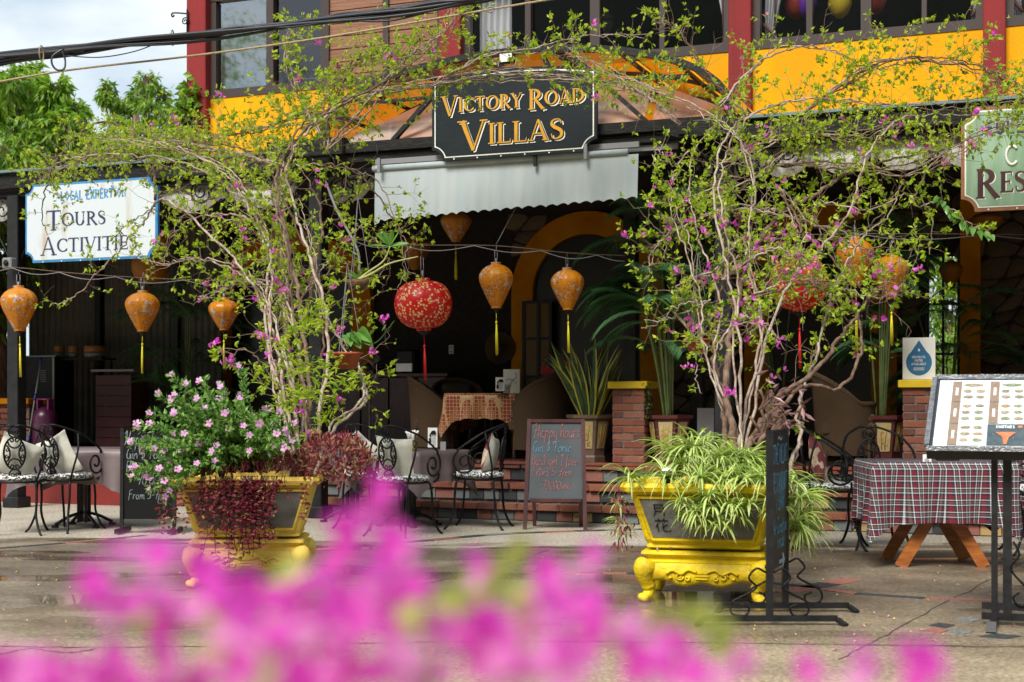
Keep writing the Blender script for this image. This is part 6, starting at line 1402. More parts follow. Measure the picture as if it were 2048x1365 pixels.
RV = [
 dict(p=[(1468,880),(1452,760),(1472,620),(1510,500),(1560,430),(1640,385),(1700,345),(1780,320),(1925,292)], D=(8.5,11.4), r=.030, r1=.006, te=2, skip=.4),
 dict(p=[(1450,880),(1440,780),(1425,700),(1435,600),(1470,480),(1500,380)], D=(8.8,10.8), r=.026, te=2, skip=.4),
 dict(p=[(1500,890),(1560,795),(1625,745),(1700,650),(1745,592),(1800,550)], D=(8.4,10.2), r=.024, r1=.005, te=1.6, skip=.5),
 dict(p=[(1520,880),(1600,775),(1680,772),(1722,700),(1712,630),(1680,540),(1640,470),(1625,400)], D=(8.4,10.4), r=.018, te=1.7, skip=.5),
 dict(p=[(1595,890),(1600,790),(1635,700),(1675,560),(1725,480),(1775,430),(1800,370)], D=(8.5,10.8), r=.014, n=2, te=1.7, skip=.4),
 dict(p=[(1475,870),(1430,740),(1440,600),(1400,480),(1380,380),(1390,300),(1450,230)], D=(8.6,11.4), r=.013, n=1, skip=.4),
 dict(p=[(1480,870),(1480,700),(1460,560),(1430,420),(1440,300),(1500,230),(1620,200),(1750,210),(1900,205),(2080,180)], D=(8.6,11.4), r=.013, n=2, skip=.4),
 dict(p=[(1485,870),(1520,650),(1490,500),(1510,380),(1480,280),(1400,215),(1300,175),(1200,140)], D=(8.6,11.6), r=.012, n=2, skip=.45),
 dict(p=[(1495,870),(1560,600),(1640,500),(1700,420),(1740,300),(1800,240),(1900,230),(2080,240)], D=(8.6,11.2), r=.012, n=1, skip=.45),
 dict(p=[(1470,870),(1410,720),(1400,600),(1370,500),(1340,420),(1345,340)], D=(8.7,10.8), r=.010, n=2, skip=.42),
 dict(p=[(1395,600),(1396,680),(1392,740),(1402,790)], D=(10.2,10.2), r=.004, skip=0, tl=.4),
 dict(p=[(1420,600),(1370,625),(1330,640),(1288,642)], D=(10,10.4), r=.005, skip=0, tl=.6, n=2),
 dict(p=[(1500,240),(1420,160),(1380,95),(1345,50),(1312,45)], D=(11.4,11.8), r=.008, n=2, skip=0),
 dict(p=[(1440,215),(1500,140),(1580,98),(1680,105),(1740,160)], D=(11.2,11.4), r=.007, n=2, skip=0),
 dict(p=[(1600,230),(1700,160),(1780,118),(1880,125),(1990,150),(2080,210)], D=(11.2,11.0), r=.008, n=4, skip=0, te=.8),
 dict(p=[(1360,250),(1310,205),(1250,170),(1190,130),(1130,105)], D=(11.6,12), r=.007, n=3, skip=0, te=.8),
 dict(p=[(1900,290),(1850,350),(1830,410),(1880,405),(1930,440),(1975,470)], D=(10.8,10.8), r=.004, n=1, skip=0, tl=.5),
 dict(p=[(1640,400),(1740,420),(1810,390),(1862,425),(1856,510)], D=(10.6,10.8), r=.005, n=1, skip=0, te=1.6, tl=.5),
 dict(p=[(1560,420),(1460,420),(1380,445),(1315,490),(1300,540)], D=(10.6,10.8), r=.008, n=2, skip=0),
 dict(p=[(1490,600),(1590,560),(1690,580),(1760,595),(1812,565)], D=(9.6,10), r=.006, n=3, skip=0, te=.9),
 dict(p=[(1560,330),(1680,325),(1830,335),(1980,250),(2080,235)], D=(10.9,10.8), r=.008, n=4, skip=0, te=.85),
 dict(p=[(1570,300),(1500,360),(1420,385),(1345,430),(1312,520)], D=(11,10.8), r=.007, n=3, skip=0),
 dict(p=[(1560,380),(1600,460),(1560,540),(1520,600),(1500,680)], D=(10.4,9.8), r=.007, n=3, skip=0),
 dict(p=[(1480,480),(1430,540),(1370,560),(1345,590)], D=(10.2,10.2), r=.006, n=2, skip=0),
 dict(p=[(1500,420),(1600,440),(1680,480),(1740,500),(1790,470)], D=(10.3,10.4), r=.006, n=2, skip=0),
 dict(p=[(1440,330),(1520,290),(1600,270),(1700,270),(1800,250)], D=(11,10.9), r=.007, n=4, skip=0, te=.8),
 dict(p=[(1380,300),(1345,330),(1315,300),(1305,330)], D=(11,11), r=.005, n=1, skip=0),
 dict(p=[(1450,560),(1500,520),(1560,500),(1630,540),(1600,600)], D=(10,9.8), r=.006, n=3, skip=0),
 dict(p=[(1440,700),(1470,640),(1520,640),(1560,690)], D=(9.2,9.2), r=.004, n=2, skip=0, te=1.4),
]
lvine, n1 = vine('bougainvillea_vine', 'tall bougainvillea with pale canes climbing from the left yellow planter over the veranda', LV, 210, seed=5)
for c in RV:
    if c['p'][0][1] >= 850: x, y = c['p'][0]; c['p'] = [(x+(1475-x)*.25, 985)]+c['p']; c['r'] = c['r']*.72
rvine, n2 = vine('bougainvillea_vine', 'bougainvillea with thick brown trunks climbing from the right yellow planter, thick with pink blossoms', RV, 290, seed=9, twig_every=.14)
print('vine leaf faces', n1, n2)

# ================================================================== yellow planters
M['gloss_yellow'] = mat('yellow_enamel', (.78,.58,.008), (.42,.27,.02), 4.5, rough=.5, spec=.3, bump=.5, bsc=26, detail=8, mixlo=.45, mixhi=.80)
M['pale_yellow'] = mat('faded_yellow_paint', (.80,.60,.10), (.66,.44,.08), 3, rough=.6, spec=.3, bump=.4, bsc=22)
M['cement'] = mat('grey_cement_panel', (.20,.20,.19), (.10,.10,.09), 7, rough=.8, bump=.4)
def planter(label, loc, rz, my, marks=True):
    t = thing('planter', label, 'planter', loc, rz, 'yellow footed planters')
    b = MB(); b.loft([(.30,.21,.315), (.335,.235,.325), (.33,.23,.345), (.345,.245,.37), (.385,.285,.52), (.415,.31,.63), (.425,.32,.645), (.465,.36,.66), (.475,.37,.685), (.465,.36,.71), (.42,.315,.71), (.40,.30,.66)], q=.07); b.build('bowl', my, t)
    b = MB(); b.loft([(.05,.05,.655), (.40,.30,.665)], q=.07); b.build('soil', M['mortar'], t)
    def pf(u, f, off=0.0): z = .385+.225*f; hw = .385+(.415-.385)*f*1.6-.01; y = -(.247+(z-.37)*(.285-.247)/.15)-off; return Vector((u*hw*.78, y-.001, z))
    b = MB(); b.add([pf(-1,0,.004), pf(1,0,.004), pf(1.10,1,.004), pf(-1.10,1,.004)], [(0,1,2,3)]); b.build('front_panel', M['cement'], t)
    b = MB()
    for a, c in (((-1.03,-.06),(1.03,-.06)), ((1.03,-.06),(1.14,1.06)), ((1.14,1.06),(-1.14,1.06)), ((-1.14,1.06),(-1.03,-.06))): b.bar(pf(*a,.004), pf(*c,.004), .014, .014)
    b.build('panel_moulding', my, t)
    if marks:
        def st_(pts, w=.006, dx=0, dz=0): 
            q = MB(); cv = [pf(x+dx, z+dz, .008) for x, z in pts]
            for i, (a, c) in enumerate(zip(cv, cv[1:])): q.bar(a-Vector((0,i*.0004,0)), c-Vector((0,i*.0004,0)), w, .002)
            return q
        for k, grp in enumerate(([[(-.86,.88),(-.86,.66),(-.90,.58)],[(-.86,.88),(-.70,.88),(-.70,.58)],[(-.86,.80),(-.70,.80)],[(-.86,.71),(-.70,.71)]],
                                 [[(-.90,.46),(-.64,.46)],[(-.82,.51),(-.82,.41)],[(-.72,.51),(-.72,.41)],[(-.84,.38),(-.90,.28)],[(-.86,.33),(-.86,.16)],[(-.66,.36),(-.78,.27)],[(-.75,.38),(-.75,.18),(-.62,.18),(-.62,.24)]])):
            q = MB()
            for s_ in grp: w_ = st_(s_); q.add(w_.v, w_.f)
            q.build('painted_character', M['ink'], t)
    b = MB(); b.loft([(.345,.255,.305), (.36,.27,.30), (.365,.275,.285), (.34,.25,.27), (.335,.245,.255), (.355,.265,.24), (.35,.26,.225)][::-1], q=.06); b.build('stand_top', my, t)
    for sy in (-1, 1):
        b = MB(); n = 24; top = []; bot = []
        for i in range(n+1):
            u = i/n*2-1; x = u*.34; zb_ = .085+.030*abs(u)**2 + .012*cos(u*pi*3); top.append((x, .235)); bot.append((x, zb_+.02))
        vs = []; 
        for k in range(n+1):
            bul = .02*sin(pi*.5); x, z = bot[k]; vs += [(x, sy*.262, .235), (x, sy*.285, .19), (x, sy*.278, z+.02), (x, sy*.262, z), (x, sy*.235, z)]
        fs = [(k*5+j, k*5+5+j, k*5+6+j, k*5+1+j) for k in range(n) for j in range(4)]; b.add(vs, fs, True); b.build('apron', my, t)
    for sx in (-1, 1):
        b = MB(); vs = []; n = 10
        for k in range(n+1): y = (k/n*2-1)*.26; vs += [(sx*.345,y,.235), (sx*.365,y,.19), (sx*.345,y,.10+.04*abs(cos(k/n*pi)))]
        b.add(vs, [(k*3+j, k*3+3+j, k*3+4+j, k*3+1+j) for k in range(n) for j in range(2)], True); b.build('side_apron', my, t)
        for sy in (-1, 1):
            b = MB(); x, y = sx*.325, sy*.24; o = Vector((sx, sy, 0)).normalized()
            p = [Vector((x,y,.24)), Vector((x,y,.20))+o*.022, Vector((x,y,.15))+o*.02, Vector((x,y,.10))-o*.004, Vector((x,y,.06))-o*.012, Vector((x,y,.03))+o*.01, Vector((x,y,.022))+o*.035]
            b.tube(catmull(p, 4), [.055,.062,.068,.070,.070,.068,.064,.058,.054,.050,.046,.044,.044,.044,.034,.034,.034,.034,.034,.034,.033,.032,.030,.028,.026][:len(catmull(p,4))], 10); b.build('leg', my, t)
            b = MB(); b.tube([Vector((x,y,.026))+o*.03+Vector((-sy*.03*0,0,0))+Vector((o.y,-o.x,0))*s for s in (-.035,-.012,.012,.035)], [.022,.027,.027,.022], 10); b.build('paw', my, t)
            b = MB(); c = Vector((x,y,.195))+o*.066
            b.tube(spiral(c, .024, .006, 0, 1.6, Vector((o.y,-o.x,0)), Z, 16), .006, 5); b.build('knee_scroll', my, t)
    b = MB()
    for s in (-1, 1):
        b.tube(catmull([(s*.03,-.288,.185), (s*.08,-.29,.20), (s*.12,-.291,.175), (s*.17,-.29,.195), (s*.21,-.288,.175)], 5), .009, 5)
        b.tube(spiral((s*.13,-.288,.160), .024, .006, 0, 1.4*s, n=14), .006, 5); b.tube(spiral((s*.085,-.288,.150), .016, .006, 1, 1.2*s, n=12), .006, 5); b.lathe([(.001,.012), (.014,.0), (.002,-.01)], 8, (s*.185,-.284,.15))
        for q in range(5): b.tube([(s*(.02+q*.0),-.288,.0), (s*.02,-.288,.0)], .001, 3) if False else None
    for q in range(3): b.box((0,-.283,.148+q*.017), (.085-.012*abs(q-1),.012,.009))
    b.build('carving', my, t); return t
PR = Vector(((1414-CX)/FPX*8.62, 8.62, 0)); PL = Vector(((502-CX)/FPX*9.35, 9.35, 0))
planter('glossy yellow footed planter at the right, overflowing with striped spider plant', PR, radians(-14), M['gloss_yellow'])
planter('faded yellow footed planter at the left under pink flowers and purple foliage', PL, radians(4), M['pale_yellow'], False)

# solar mushroom lights
for p, lab in ((PR+Vector((-.27,-.27,.72)), 'small white capped garden light in the right planter'), (PL+Vector((-.13,-.31,.72)), 'small white capped garden light in the left planter')):
    t = thing('garden_light', lab, 'garden light', p); b = MB(); b.lathe([(.034,.062), (.034,.066), (.018,.078), (.001,.082)], 16); b.build('cap', M['white'], t); b = MB(); b.lathe([(.024,.03), (.026,.055), (.024,.062)], 12); b.build('lens', M['clear'], t); b = MB(); b.lathe([(.012,-.05), (.02,.0), (.026,.03)], 12); b.build('stem', M['black'], t)

# ================================================================== spider plant
M['spider'] = mat('striped_leaf', (.2,.3,.05), rough=.45, rnd=[(.10,.24,.015), (.40,.55,.07), (.80,.82,.45)], trans=.3)
def strand(mb, p, d, L, w, drop=1.0, n=6, base=0.0):
    d = d.normalized(); h = Vector((d.x, d.y, 0)); h = h.normalized() if h.length > .05 else Vector((1,0,0)); s = Vector((-h.y, h.x, 0)); pts = []; q = p.copy(); v = d.copy()
    for i in range(n+1):
        pts.append(q.copy()); v = (v+Vector((0,0,-.30*drop))).normalized(); q = q+v*L/n
    W = [w*(.75+.5*sin(pi*min(1,i/n*.9+.1)))*(1-(i/n)**3*.9) for i in range(n+1)]; tw = random.uniform(-.5,.5)
    vs = []
    for i, c in enumerate(pts):
        ss = s+Vector((0,0,tw*.5)); vs += [c-ss*W[i]+Z*W[i]*.35, c-ss*W[i]*.38, c+ss*W[i]*.38, c+ss*W[i]+Z*W[i]*.35]
    o = len(mb.v)
    for st3, col in ((0, .35), (1, .95), (2, .40)):
        mb.cur = min(1, max(0, col+base+random.uniform(-.12,.12))); mb.add([], [])
        for i in range(n):
            a = i*4+st3; mb.f.append((o+a, o+a+1, o+a+5, o+a+4)); mb.r.append(mb.cur); mb.sm.append(True)
    mb.v += [tuple(x) for x in vs]
random.seed(21)
sp = thing('spider_plant', 'green and cream striped spider plant spilling over the right yellow planter', 'plant', (0,0,0))
tufts = []
for i in range(16): a = random.uniform(0,6.3); r_ = random.random()**.5; tufts.append((PR+Vector((cos(a)*.38*r_, sin(a)*.26*r_, .74+.22*(1-r_))), .28, 46))
for x in (-.42,-.2,0,.14,.24,.36,.45): tufts.append((PR+Matrix.Rotation(radians(-14),3,'Z')@Vector((x,-.33,.74)), .25, 38))
for x, z in ((-.10,.60),(.0,.54),(.08,.58),(.18,.60),(.02,.48),(-.04,.55),(.22,.52),(.12,.48),(.28,.60),(.45,.58),(.05,.64)): tufts.append((PR+Matrix.Rotation(radians(-14),3,'Z')@Vector((x,-.42,z)), .16, 34))
for y, z in ((-.2,.62),(-.1,.52),(.0,.60),(-.15,.42),(.1,.5),(-.05,.36),(.05,.42),(-.25,.48),(.15,.62),(0,.70)): tufts.append((PR+Matrix.Rotation(radians(-14),3,'Z')@Vector((.55+random.uniform(-.03,.06),y,z)), .22, 36))
for y, z in ((-.2,.56),(-.1,.44),(.0,.36)): tufts.append((PR+Matrix.Rotation(radians(-14),3,'Z')@Vector((-.52,y+.1,z)), .14, 14))
for c, L, n in tufts:
    b = MB()
    for k in range(n):
        a = random.uniform(0,6.3); el = random.uniform(.0,1.1); d = Vector((cos(a)*cos(el), sin(a)*cos(el), sin(el))); strand(b, c+d*.01, d, L*random.uniform(.6,1.15), random.uniform(.004,.0075), random.uniform(.6,1.2), base=random.choice((0,0,-.2,.08)))
    b.build('leaf_tuft', M['spider'], sp)
b = MB()
for i in range(260):
    x = random.choice((-.50,.50)) if random.random() < .8 else random.uniform(-.4,.4); c = PR+Matrix.Rotation(radians(-14),3,'Z')@Vector((x+random.uniform(-.04,.04), random.uniform(-.36,.15), random.uniform(.3,.72))); leaf(b, c, Vector((random.uniform(-.4,.4),-.4,-.6)), random.uniform(.03,.055), .4, .2)
b.build('purple_trailers', M['purple'], sp, kind='stuff')

# ================================================================== purple trailing plant and vinca in the left planter
random.seed(31)
M['purple2'] = mat('purple_green_leaf', (.12,.02,.03), rough=.35, rnd=[(.08,.015,.025), (.24,.03,.06), (.36,.09,.08), (.40,.30,.12)], trans=.3)
pu = thing('purple_trailing_plant', 'dark purple trailing foliage hanging down the front of the left planter', 'plant', (0,0,0)); b = MB(); tb_ = MB()
def lp_(x, y, z): return PL+Vector((x, y, z))
for i in range(900):
    a = random.uniform(0,6.3); r_ = random.random()**.5; x, y = cos(a)*.52*r_, sin(a)*.36*r_; z = .72+.16*(1-r_**2)*(.6+.8*max(0,x)) ; c = lp_(x, y, z*random.uniform(.97,1.02)); up = Vector((random.gauss(0,.4)+x, random.gauss(0,.4)-.2, 1)); leaf(b, c, up, random.uniform(.04,.075), .32, .25)
for i in range(1250):     # mound to the right, spilling over the rim
    a = random.uniform(0,6.3); e_ = random.uniform(-.5,1.2); d = Vector((cos(a)*cos(e_), sin(a)*cos(e_), sin(e_))); c = lp_(.56, -.12, .76)+Vector((d.x*.22, d.y*.25, d.z*.19+.0)); leaf(b, c+rv(.02), d*.5+rv(.5)+Vector((0,0,.4)), random.uniform(.035,.065), .36, .25)
for s in range(64):       # trailing stems down the front
    x = random.gauss(.02,.13); L = random.uniform(.15,.55)*(1.0 if abs(x) < .18 else .6); c = lp_(x, -.38, .72); pts = [c]
    for k in range(int(L/.03)):
        c = c+Vector((random.gauss(0,.008), random.gauss(-.001,.006), -.03)); c.y = min(c.y, PL.y-.30-.12*max(0,(c.z-.38))/.34); pts.append(c.copy())
        for q in range(3): leaf(b, c, Vector((random.gauss(0,1), -.7, random.uniform(-.7,.3))), random.uniform(.028,.05), .42, .2, min(1, max(0, random.gauss(.35,.3))))
    tb_.tube(pts, .003, 3)
for s in range(10):
    x = random.choice((-.40,.40))+random.gauss(0,.05); c = lp_(x, -.40, .70)
    for k in range(int(random.uniform(4,12))):
        c = c+Vector((random.gauss(0,.01), 0, -.03))
        for q in range(3): leaf(b, c, Vector((random.gauss(0,1), -.7, random.uniform(-.7,.3))), random.uniform(.028,.05), .42, .2)
b.build('leaves', M['purple2'], pu, kind='stuff'); tb_.build('stems', M['purple'], pu, kind='stuff')
vn = thing('pink_periwinkle', 'leafy pink flowering periwinkle bush leaning left out of the left planter', 'flowering plant', (0,0,0)); b = MB(); sb_ = MB(); fm = []
for i in range(3):
    q = MB()
    for k in range(5):
        a = 2*pi*k/5; d = Vector((cos(a), sin(a), .18)); s = Vector((-sin(a), cos(a), 0)); q.cur = random.uniform(.35,1); q.add([(0,0,0), d*.55-s*.38, d-s*.30, d*1.08, d+s*.30, d*.55+s*.38], [(0,1,2,3,4,5)])
    q.cur = 0; q.add([(.2*cos(2*pi*k/6), .2*sin(2*pi*k/6), .05) for k in range(6)], [tuple(range(6))]); fm.append(q.mesh('flower', M['pinkflower']))
tips = []
targets = [(345,752),(372,770),(400,765),(440,772),(478,735),(300,830),(318,790),(262,885),(272,935),(265,955),(300,980),(340,985),(285,905),(275,850),(290,880),(300,850),(270,940),(300,960),(330,965),(345,800),(395,800),(440,800),(420,850),(380,850),(350,870),(330,905),(365,905),(400,890),(440,880),(480,850),(500,870),(520,850),(545,850),(560,830),(575,870),(590,850),(570,900),(540,910),(500,905),(470,915),(430,925),(395,930),(360,940),(320,940),(450,830),(520,880),(480,800),(410,820),(310,900),(350,830),(375,880),(505,835),(555,870),(585,885),(530,820),(460,860),(425,905),(550,895),(340,925)]
for tx, ty in targets:
    for rep in range(2):
        D = random.uniform(8.75,9.2); e_ = P(tx+random.uniform(-12,12)*rep, ty+random.uniform(-12,12)*rep, D); s0 = lp_(random.uniform(-.2,.15), random.uniform(-.2,.0), .73); m_ = (s0+e_)/2+Vector((0,0,.08)); cv = catmull([s0, m_, e_], 9); sb_.tube(cv, .004, 3, r1=.002)
        for k, c in enumerate(cv[4:]):
            d = (cv[min(k+5, len(cv)-1)]-cv[k+3]).normalized()
            for q in range(6): leaf(b, c+rv(.006), d*.5+perp(d)*.8, random.uniform(.028,.052), .42, .15, min(1, max(0, random.gauss(.55,.3))))
        if rep == 0 or random.random() < .45: tips.append((e_, (cv[-1]-cv[-2]).normalized()))
M['vleaf'] = mat('periwinkle_leaf', (.06,.16,.03), rough=.4, rnd=[(.05,.15,.03), (.15,.33,.05), (.34,.52,.12)], trans=.3)
b.build('leaves', M['vleaf'], vn, kind='stuff'); sb_.build('stems', M['leafd'], vn, kind='stuff')
for p, d in tips: link('flower', random.choice(fm), vn, loc=p+Vector((0,-.02,.01)), rot=(Vector((random.gauss(0,.5), -1, .45+random.gauss(0,.4))).to_track_quat('Z','Y')).to_euler(), scale=random.uniform(.019,.026))
# bright lance leaved fern on the vine trunk
fr = thing('lance_leaved_epiphyte', 'bright green lance leaved plant growing on the left vine trunk above the planter', 'plant', (0,0,0)); b = MB()
for px, py, n, L in ((600,800,50,.10),(640,790,45,.10),(570,820,40,.10),(690,770,45,.09),(720,760,30,.08),(655,740,35,.09),(540,760,25,.08),(610,650,50,.10),(640,620,30,.09),(600,745,50,.10),(660,840,40,.09),(585,700,30,.08)):
    for k in range(n): c = P(px+random.gauss(0,16), py+random.gauss(0,12), random.uniform(9.2,9.6)); leaf(b, c, Vector((random.gauss(0,.6), -.3, random.uniform(.2,1))), L*random.uniform(.5,1.1), .24, .2, min(1, max(0, random.gauss(.6,.3))), .3)
b.build('leaves', M['leaf'], fr, kind='stuff')
wj = thing('bronze_wandering_plant', 'bronze purple leaved plant perched in the fork of the right vine trunk', 'plant', (0,0,0)); b = MB()
M['bronze'] = mat('bronze_leaf', (.2,.1,.1), rough=.35, rnd=[(.10,.035,.04), (.22,.10,.10), (.34,.18,.17)], trans=.2)
for k in range(80): c = P(1560+random.gauss(0,26), 815+random.gauss(0,32), random.uniform(8.6,9.0)); leaf(b, c, Vector((random.gauss(0,.9), -.4, random.uniform(-.6,.6))), random.uniform(.05,.10), .28, .2)
b.build('leaves', M['bronze'], wj, kind='stuff'); q = MB()
for k in range(26): c = P(1548+random.gauss(0,14), 870+random.gauss(0,25), 8.9); q.tube(catmull([c, c+Vector((random.gauss(0,.03),0,.06)), c+Vector((random.gauss(0,.04),0,.13))], 3), .010, 5)
q.build('root_mass', M['bark'], wj)

# ================================================================== snake plant, palms, hanging pots
M['snake'] = mat('snake_leaf', (.04,.08,.03), rough=.4, rnd=[(.02,.05,.02), (.05,.10,.035), (.50,.46,.06)], bump=.2, bsc=30)
random.seed(41)
s_ = SX(1180, .98); sn = fthing('snake_plant', 'snake plant with yellow edged upright leaves in the taupe pot', 'plant', s_, .98, TZ+.44)
for k in range(42):
    a = random.uniform(0,6.3); lean_ = random.uniform(.05,.52); L = random.uniform(.5,.98)*(1-.25*lean_); w = random.uniform(.030,.050); b = MB(); d = Vector((cos(a)*lean_, sin(a)*lean_*.7, 1)).normalized(); s = Vector((1, random.uniform(-.9,.9), 0)); s = (s-d*s.dot(d)).normalized(); n = 9; vs = []; c = Vector((cos(a)*.06, sin(a)*.06, 0)); v = d.copy()
    for i in range(n+1):
        f = i/n; W = w*(.45+.75*sin(pi*min(1,f*.75+.12)))*(1-f**4); fo = v.cross(s)*W*.5; vs += [c-s*W+fo, c-s*W*.72+fo*.5, c, c+s*W*.72+fo*.5, c+s*W+fo]; v = (v+Vector((cos(a)*.03, sin(a)*.03, random.uniform(-.02,.02)))).normalized(); s = (s+rv(.04)).normalized(); c = c+v*L/n
    o = len(b.v); b.v += [tuple(x) for x in vs]
    for i in range(n):
        band = random.random()
        for j in range(4): b.f.append((o+i*5+j, o+i*5+j+1, o+i*5+6+j, o+i*5+5+j)); b.r.append(1.0 if j in (0,3) else band*.5); b.sm.append(True)
    b.build('leaf', M['snake'], sn)
def frond(parent, p, d, L, nleaf=38, ll=.21, m=None, rn=.5):
    b = MB(); d = d.normalized(); pts = [p.copy()]; q = p.copy(); v = d.copy(); n = 14
    for i in range(n): v = (v+Vector((0,0,-.085-.02*i/n))).normalized(); q = q+v*L/n; pts.append(q.copy())
    b.cur = .8; b.tube(pts, .005, 4, r1=.002); h = Vector((d.x,d.y,0)); h = h.normalized() if h.length > .01 else Vector((1,0,0)); s = Vector((-h.y,h.x,0))
    for k in range(nleaf):
        f = .22+.78*k/nleaf; i = min(n-1, int(f*n)); c = pts[i].lerp(pts[i+1], f*n-i); t_ = (pts[i+1]-pts[i]).normalized(); l = ll*(.45+.75*sin(pi*min(.95,(f-.15))))
        for sg_ in (-1, 1):
            dd = (s*sg_*.8+t_*.75+Vector((0,0,.15))).normalized(); b.cur = min(1, max(0, random.gauss(rn,.25))); w = .0062; m1 = c+dd*l*.5+Vector((0,0,-.0)); e_ = c+dd*l+Vector((0,0,-l*.35)); up = Vector((0,0,1)); ws = dd.cross(up).normalized()*w
            b.add([c, m1-ws, e_, m1+ws, m1+up*.003], [(0,1,4), (1,2,4), (2,3,4), (3,0,4)])
    return b.build('frond', m or M['palm'], parent)
def palm(name, label, px, t, z0, nst, nfr, hgt, spread, seed, L=.62, m=None, lean=.16):
    random.seed(seed); s = SX(px, t); p = fthing(name, label, 'palm', s, t, z0)
    for k in range(nst):
        a = random.uniform(0,6.3); h = hgt*random.uniform(.30,1.05); top = Vector((cos(a)*spread*h*.3, sin(a)*spread*h*.15-lean*h, h)); b = MB(); cv = catmull([(cos(a)*.04, sin(a)*.04, 0), top*.5+Vector((0,0,.03)), top], 8); b.cur = .9; b.tube(cv, [.011+.003*(i%4 == 0)-.004*i/len(cv) for i in range(len(cv))], 6); b.build('stem', M['palmstem'], p)
        for q in range(nfr): aa = random.uniform(0,6.3); frond(p, cv[-1]+Vector((0,0,-random.uniform(0,.1))), Vector((cos(aa)*.8, sin(aa)*.6, random.uniform(.25,1.1))), L*random.uniform(.7,1.15), m=m)
    return p
M['palmstem'] = mat('green_cane', (.09,.14,.04), (.15,.19,.07), 12, rough=.5)
palm('areca_palm', 'tall feathery palm in the maroon pot beside the first brick pillar', 1337, .85, TZ+.42, 15, 5, 2.1, .55, 3, L=.70, lean=.34)
palm('areca_palm', 'dense bamboo palm in the maroon pot left of the poster pillar', 1762, 1.3, TZ+.42, 12, 5, 1.9, .4, 4, L=.46, lean=.0)
palm('areca_palm', 'dim palm behind the poster pillar near the garden window', 1900, 2.6, TZ+.2, 6, 4, 1.5, .8, 6, L=.8)
palm('areca_palm', 'dim palm in the deep shade of the left corner behind the hanging lanterns', 372, 3.2, TZ+.1, 8, 4, 1.7, .9, 8, L=.9)
palm('areca_palm', 'palm fronds hanging high behind the right post', 1560, 2.2, TZ+.6, 5, 5, 1.7, .9, 12, L=.8)
def hangpot(label, px, py, D, r=.10, husk=False, kind='orchid'):
    o = P(px, py, D); t = thing('hanging_pot', label, 'hanging pot', o); b = MB(); H = r*1.15
    b.lathe([(r*.55,-H), (r*.62,-H), (r*.92,-.02), (r*1.05,-.015), (r*1.07,.0), (r*.93,.0), (r*.85,-.03)], 20) if not husk else b.lathe([(.001,-H*.8), (r*.5,-H*.72), (r*.9,-H*.3), (r*.95,0), (r*.8,.0)], 16)
    b.build('pot', M['terracotta'] if not husk else M['husk'], t); b = MB()
    for k in range(3): a = k*2.1; b.tube([(r*cos(a), r*sin(a), 0), (0,0,.62)], .0025, 3)
    b.build('wire', M['grey'], t); return t, o
M['husk'] = mat('coconut_husk', (.16,.09,.04), (.09,.05,.03), 25, rough=.95, bump=1)
M['bigleaf'] = mat('broad_leaf', (.10,.24,.03), (.14,.30,.05), 12, rough=.3, trans=.3)
def bigleaf(t, base, d, L, w, m='bigleaf', heart=False):
    d = d.normalized(); s = perp(d); s = (s+Vector((s.x*.5,0,-s.z*.4))).normalized(); nn = d.cross(s); b = MB(); rows = []; n = 8
    for i in range(n+1):
        f = i/n; W = w*(sin(pi*(f**(.55 if heart else .9)))**.8); c = base+d*L*f+Vector((0,0,-.25*L*f*f)); rows.append([c-s*W+nn*W*.35, c, c+s*W+nn*W*.35])
    b.grid(rows); b.build('leaf', M[m], t)
random.seed(51)
t, o = hangpot('terracotta pot with broad heart shaped leaves hung at the left vine trunk', 695, 705, 9.9)
for k in range(9): a = random.uniform(0,6.3); b = MB(); p = Vector((cos(a)*.08, -.05+sin(a)*.05, .08+random.uniform(0,.08))); b.tube([(0,0,-.02), p], .003, 4); b.build('stem', M['leafd'], t); bigleaf(t, p, Vector((cos(a)*.6+.15,-.5,-.35)), random.uniform(.10,.15), random.uniform(.035,.05), heart=True)
b = MB(); b.tube(catmull([(.04,0,-.0), (.12,-.03,.03), (.22,-.03,.08), (.30,-.03,.18)], 6), .005, 4); b.build('stem', M['leafd'], t)
for f in (.16,.24,.3): bigleaf(t, Vector((f,-.03,.05+f*.4)), Vector((.4,-.3,.8)), .08, .013)
t, o = hangpot('coconut husk basket with an orchid cane right of the left post', 716, 560, 10.6, .09, True)
for pts in ([(0,0,0), (.08,0,.06), (.19,0,.14), (.24,0,.25)], [(0,0,0), (.1,-.02,.04), (.24,-.02,.12), (.45,-.02,.17)]): b = MB(); b.tube(catmull(pts, 6), [.012-.0004*i for i in range(19)], 6); b.build('cane', mat('orchid_cane', (.26,.28,.07), (.34,.30,.12), 20, rough=.5), t)
for dx, dz in ((-.7,.9), (.9,.35), (-.9,.25), (.5,1), (.2,1.1), (-.4,1.2)): bigleaf(t, Vector((.235,0,.25)), Vector((dx,-.3,dz)), .17, .02)
for k in range(8): bigleaf(t, Vector((random.uniform(-.04,.04),0,0)), Vector((random.gauss(0,.8),-.2,1)), .14, .008)
t, o = hangpot('terracotta orchid pot hung left of the right vine trunk, dripping', 1396, 678, 10.2, .098)
for k in range(6): a = random.uniform(-1,1); b = MB(); b.tube(catmull([(random.uniform(-.04,.04),0,-.02), (a*.10-.02,0,.10), (a*.20-.05,0,.22)], 5), .009, 6, r1=.005); b.build('cane', M['twigm'], t); bigleaf(t, Vector((a*.2-.05,0,.22)), Vector((a,-.3,.8)), random.uniform(.12,.18), .02); bigleaf(t, Vector((a*.2-.05,0,.20)), Vector((-a,-.4,.6)), .13, .018)
for k in range(7): link('blossom', random.choice(bractm), t, loc=Vector((-.07+random.gauss(0,.03), -.04, .10+random.gauss(0,.02))), rot=rrot(), scale=.03)
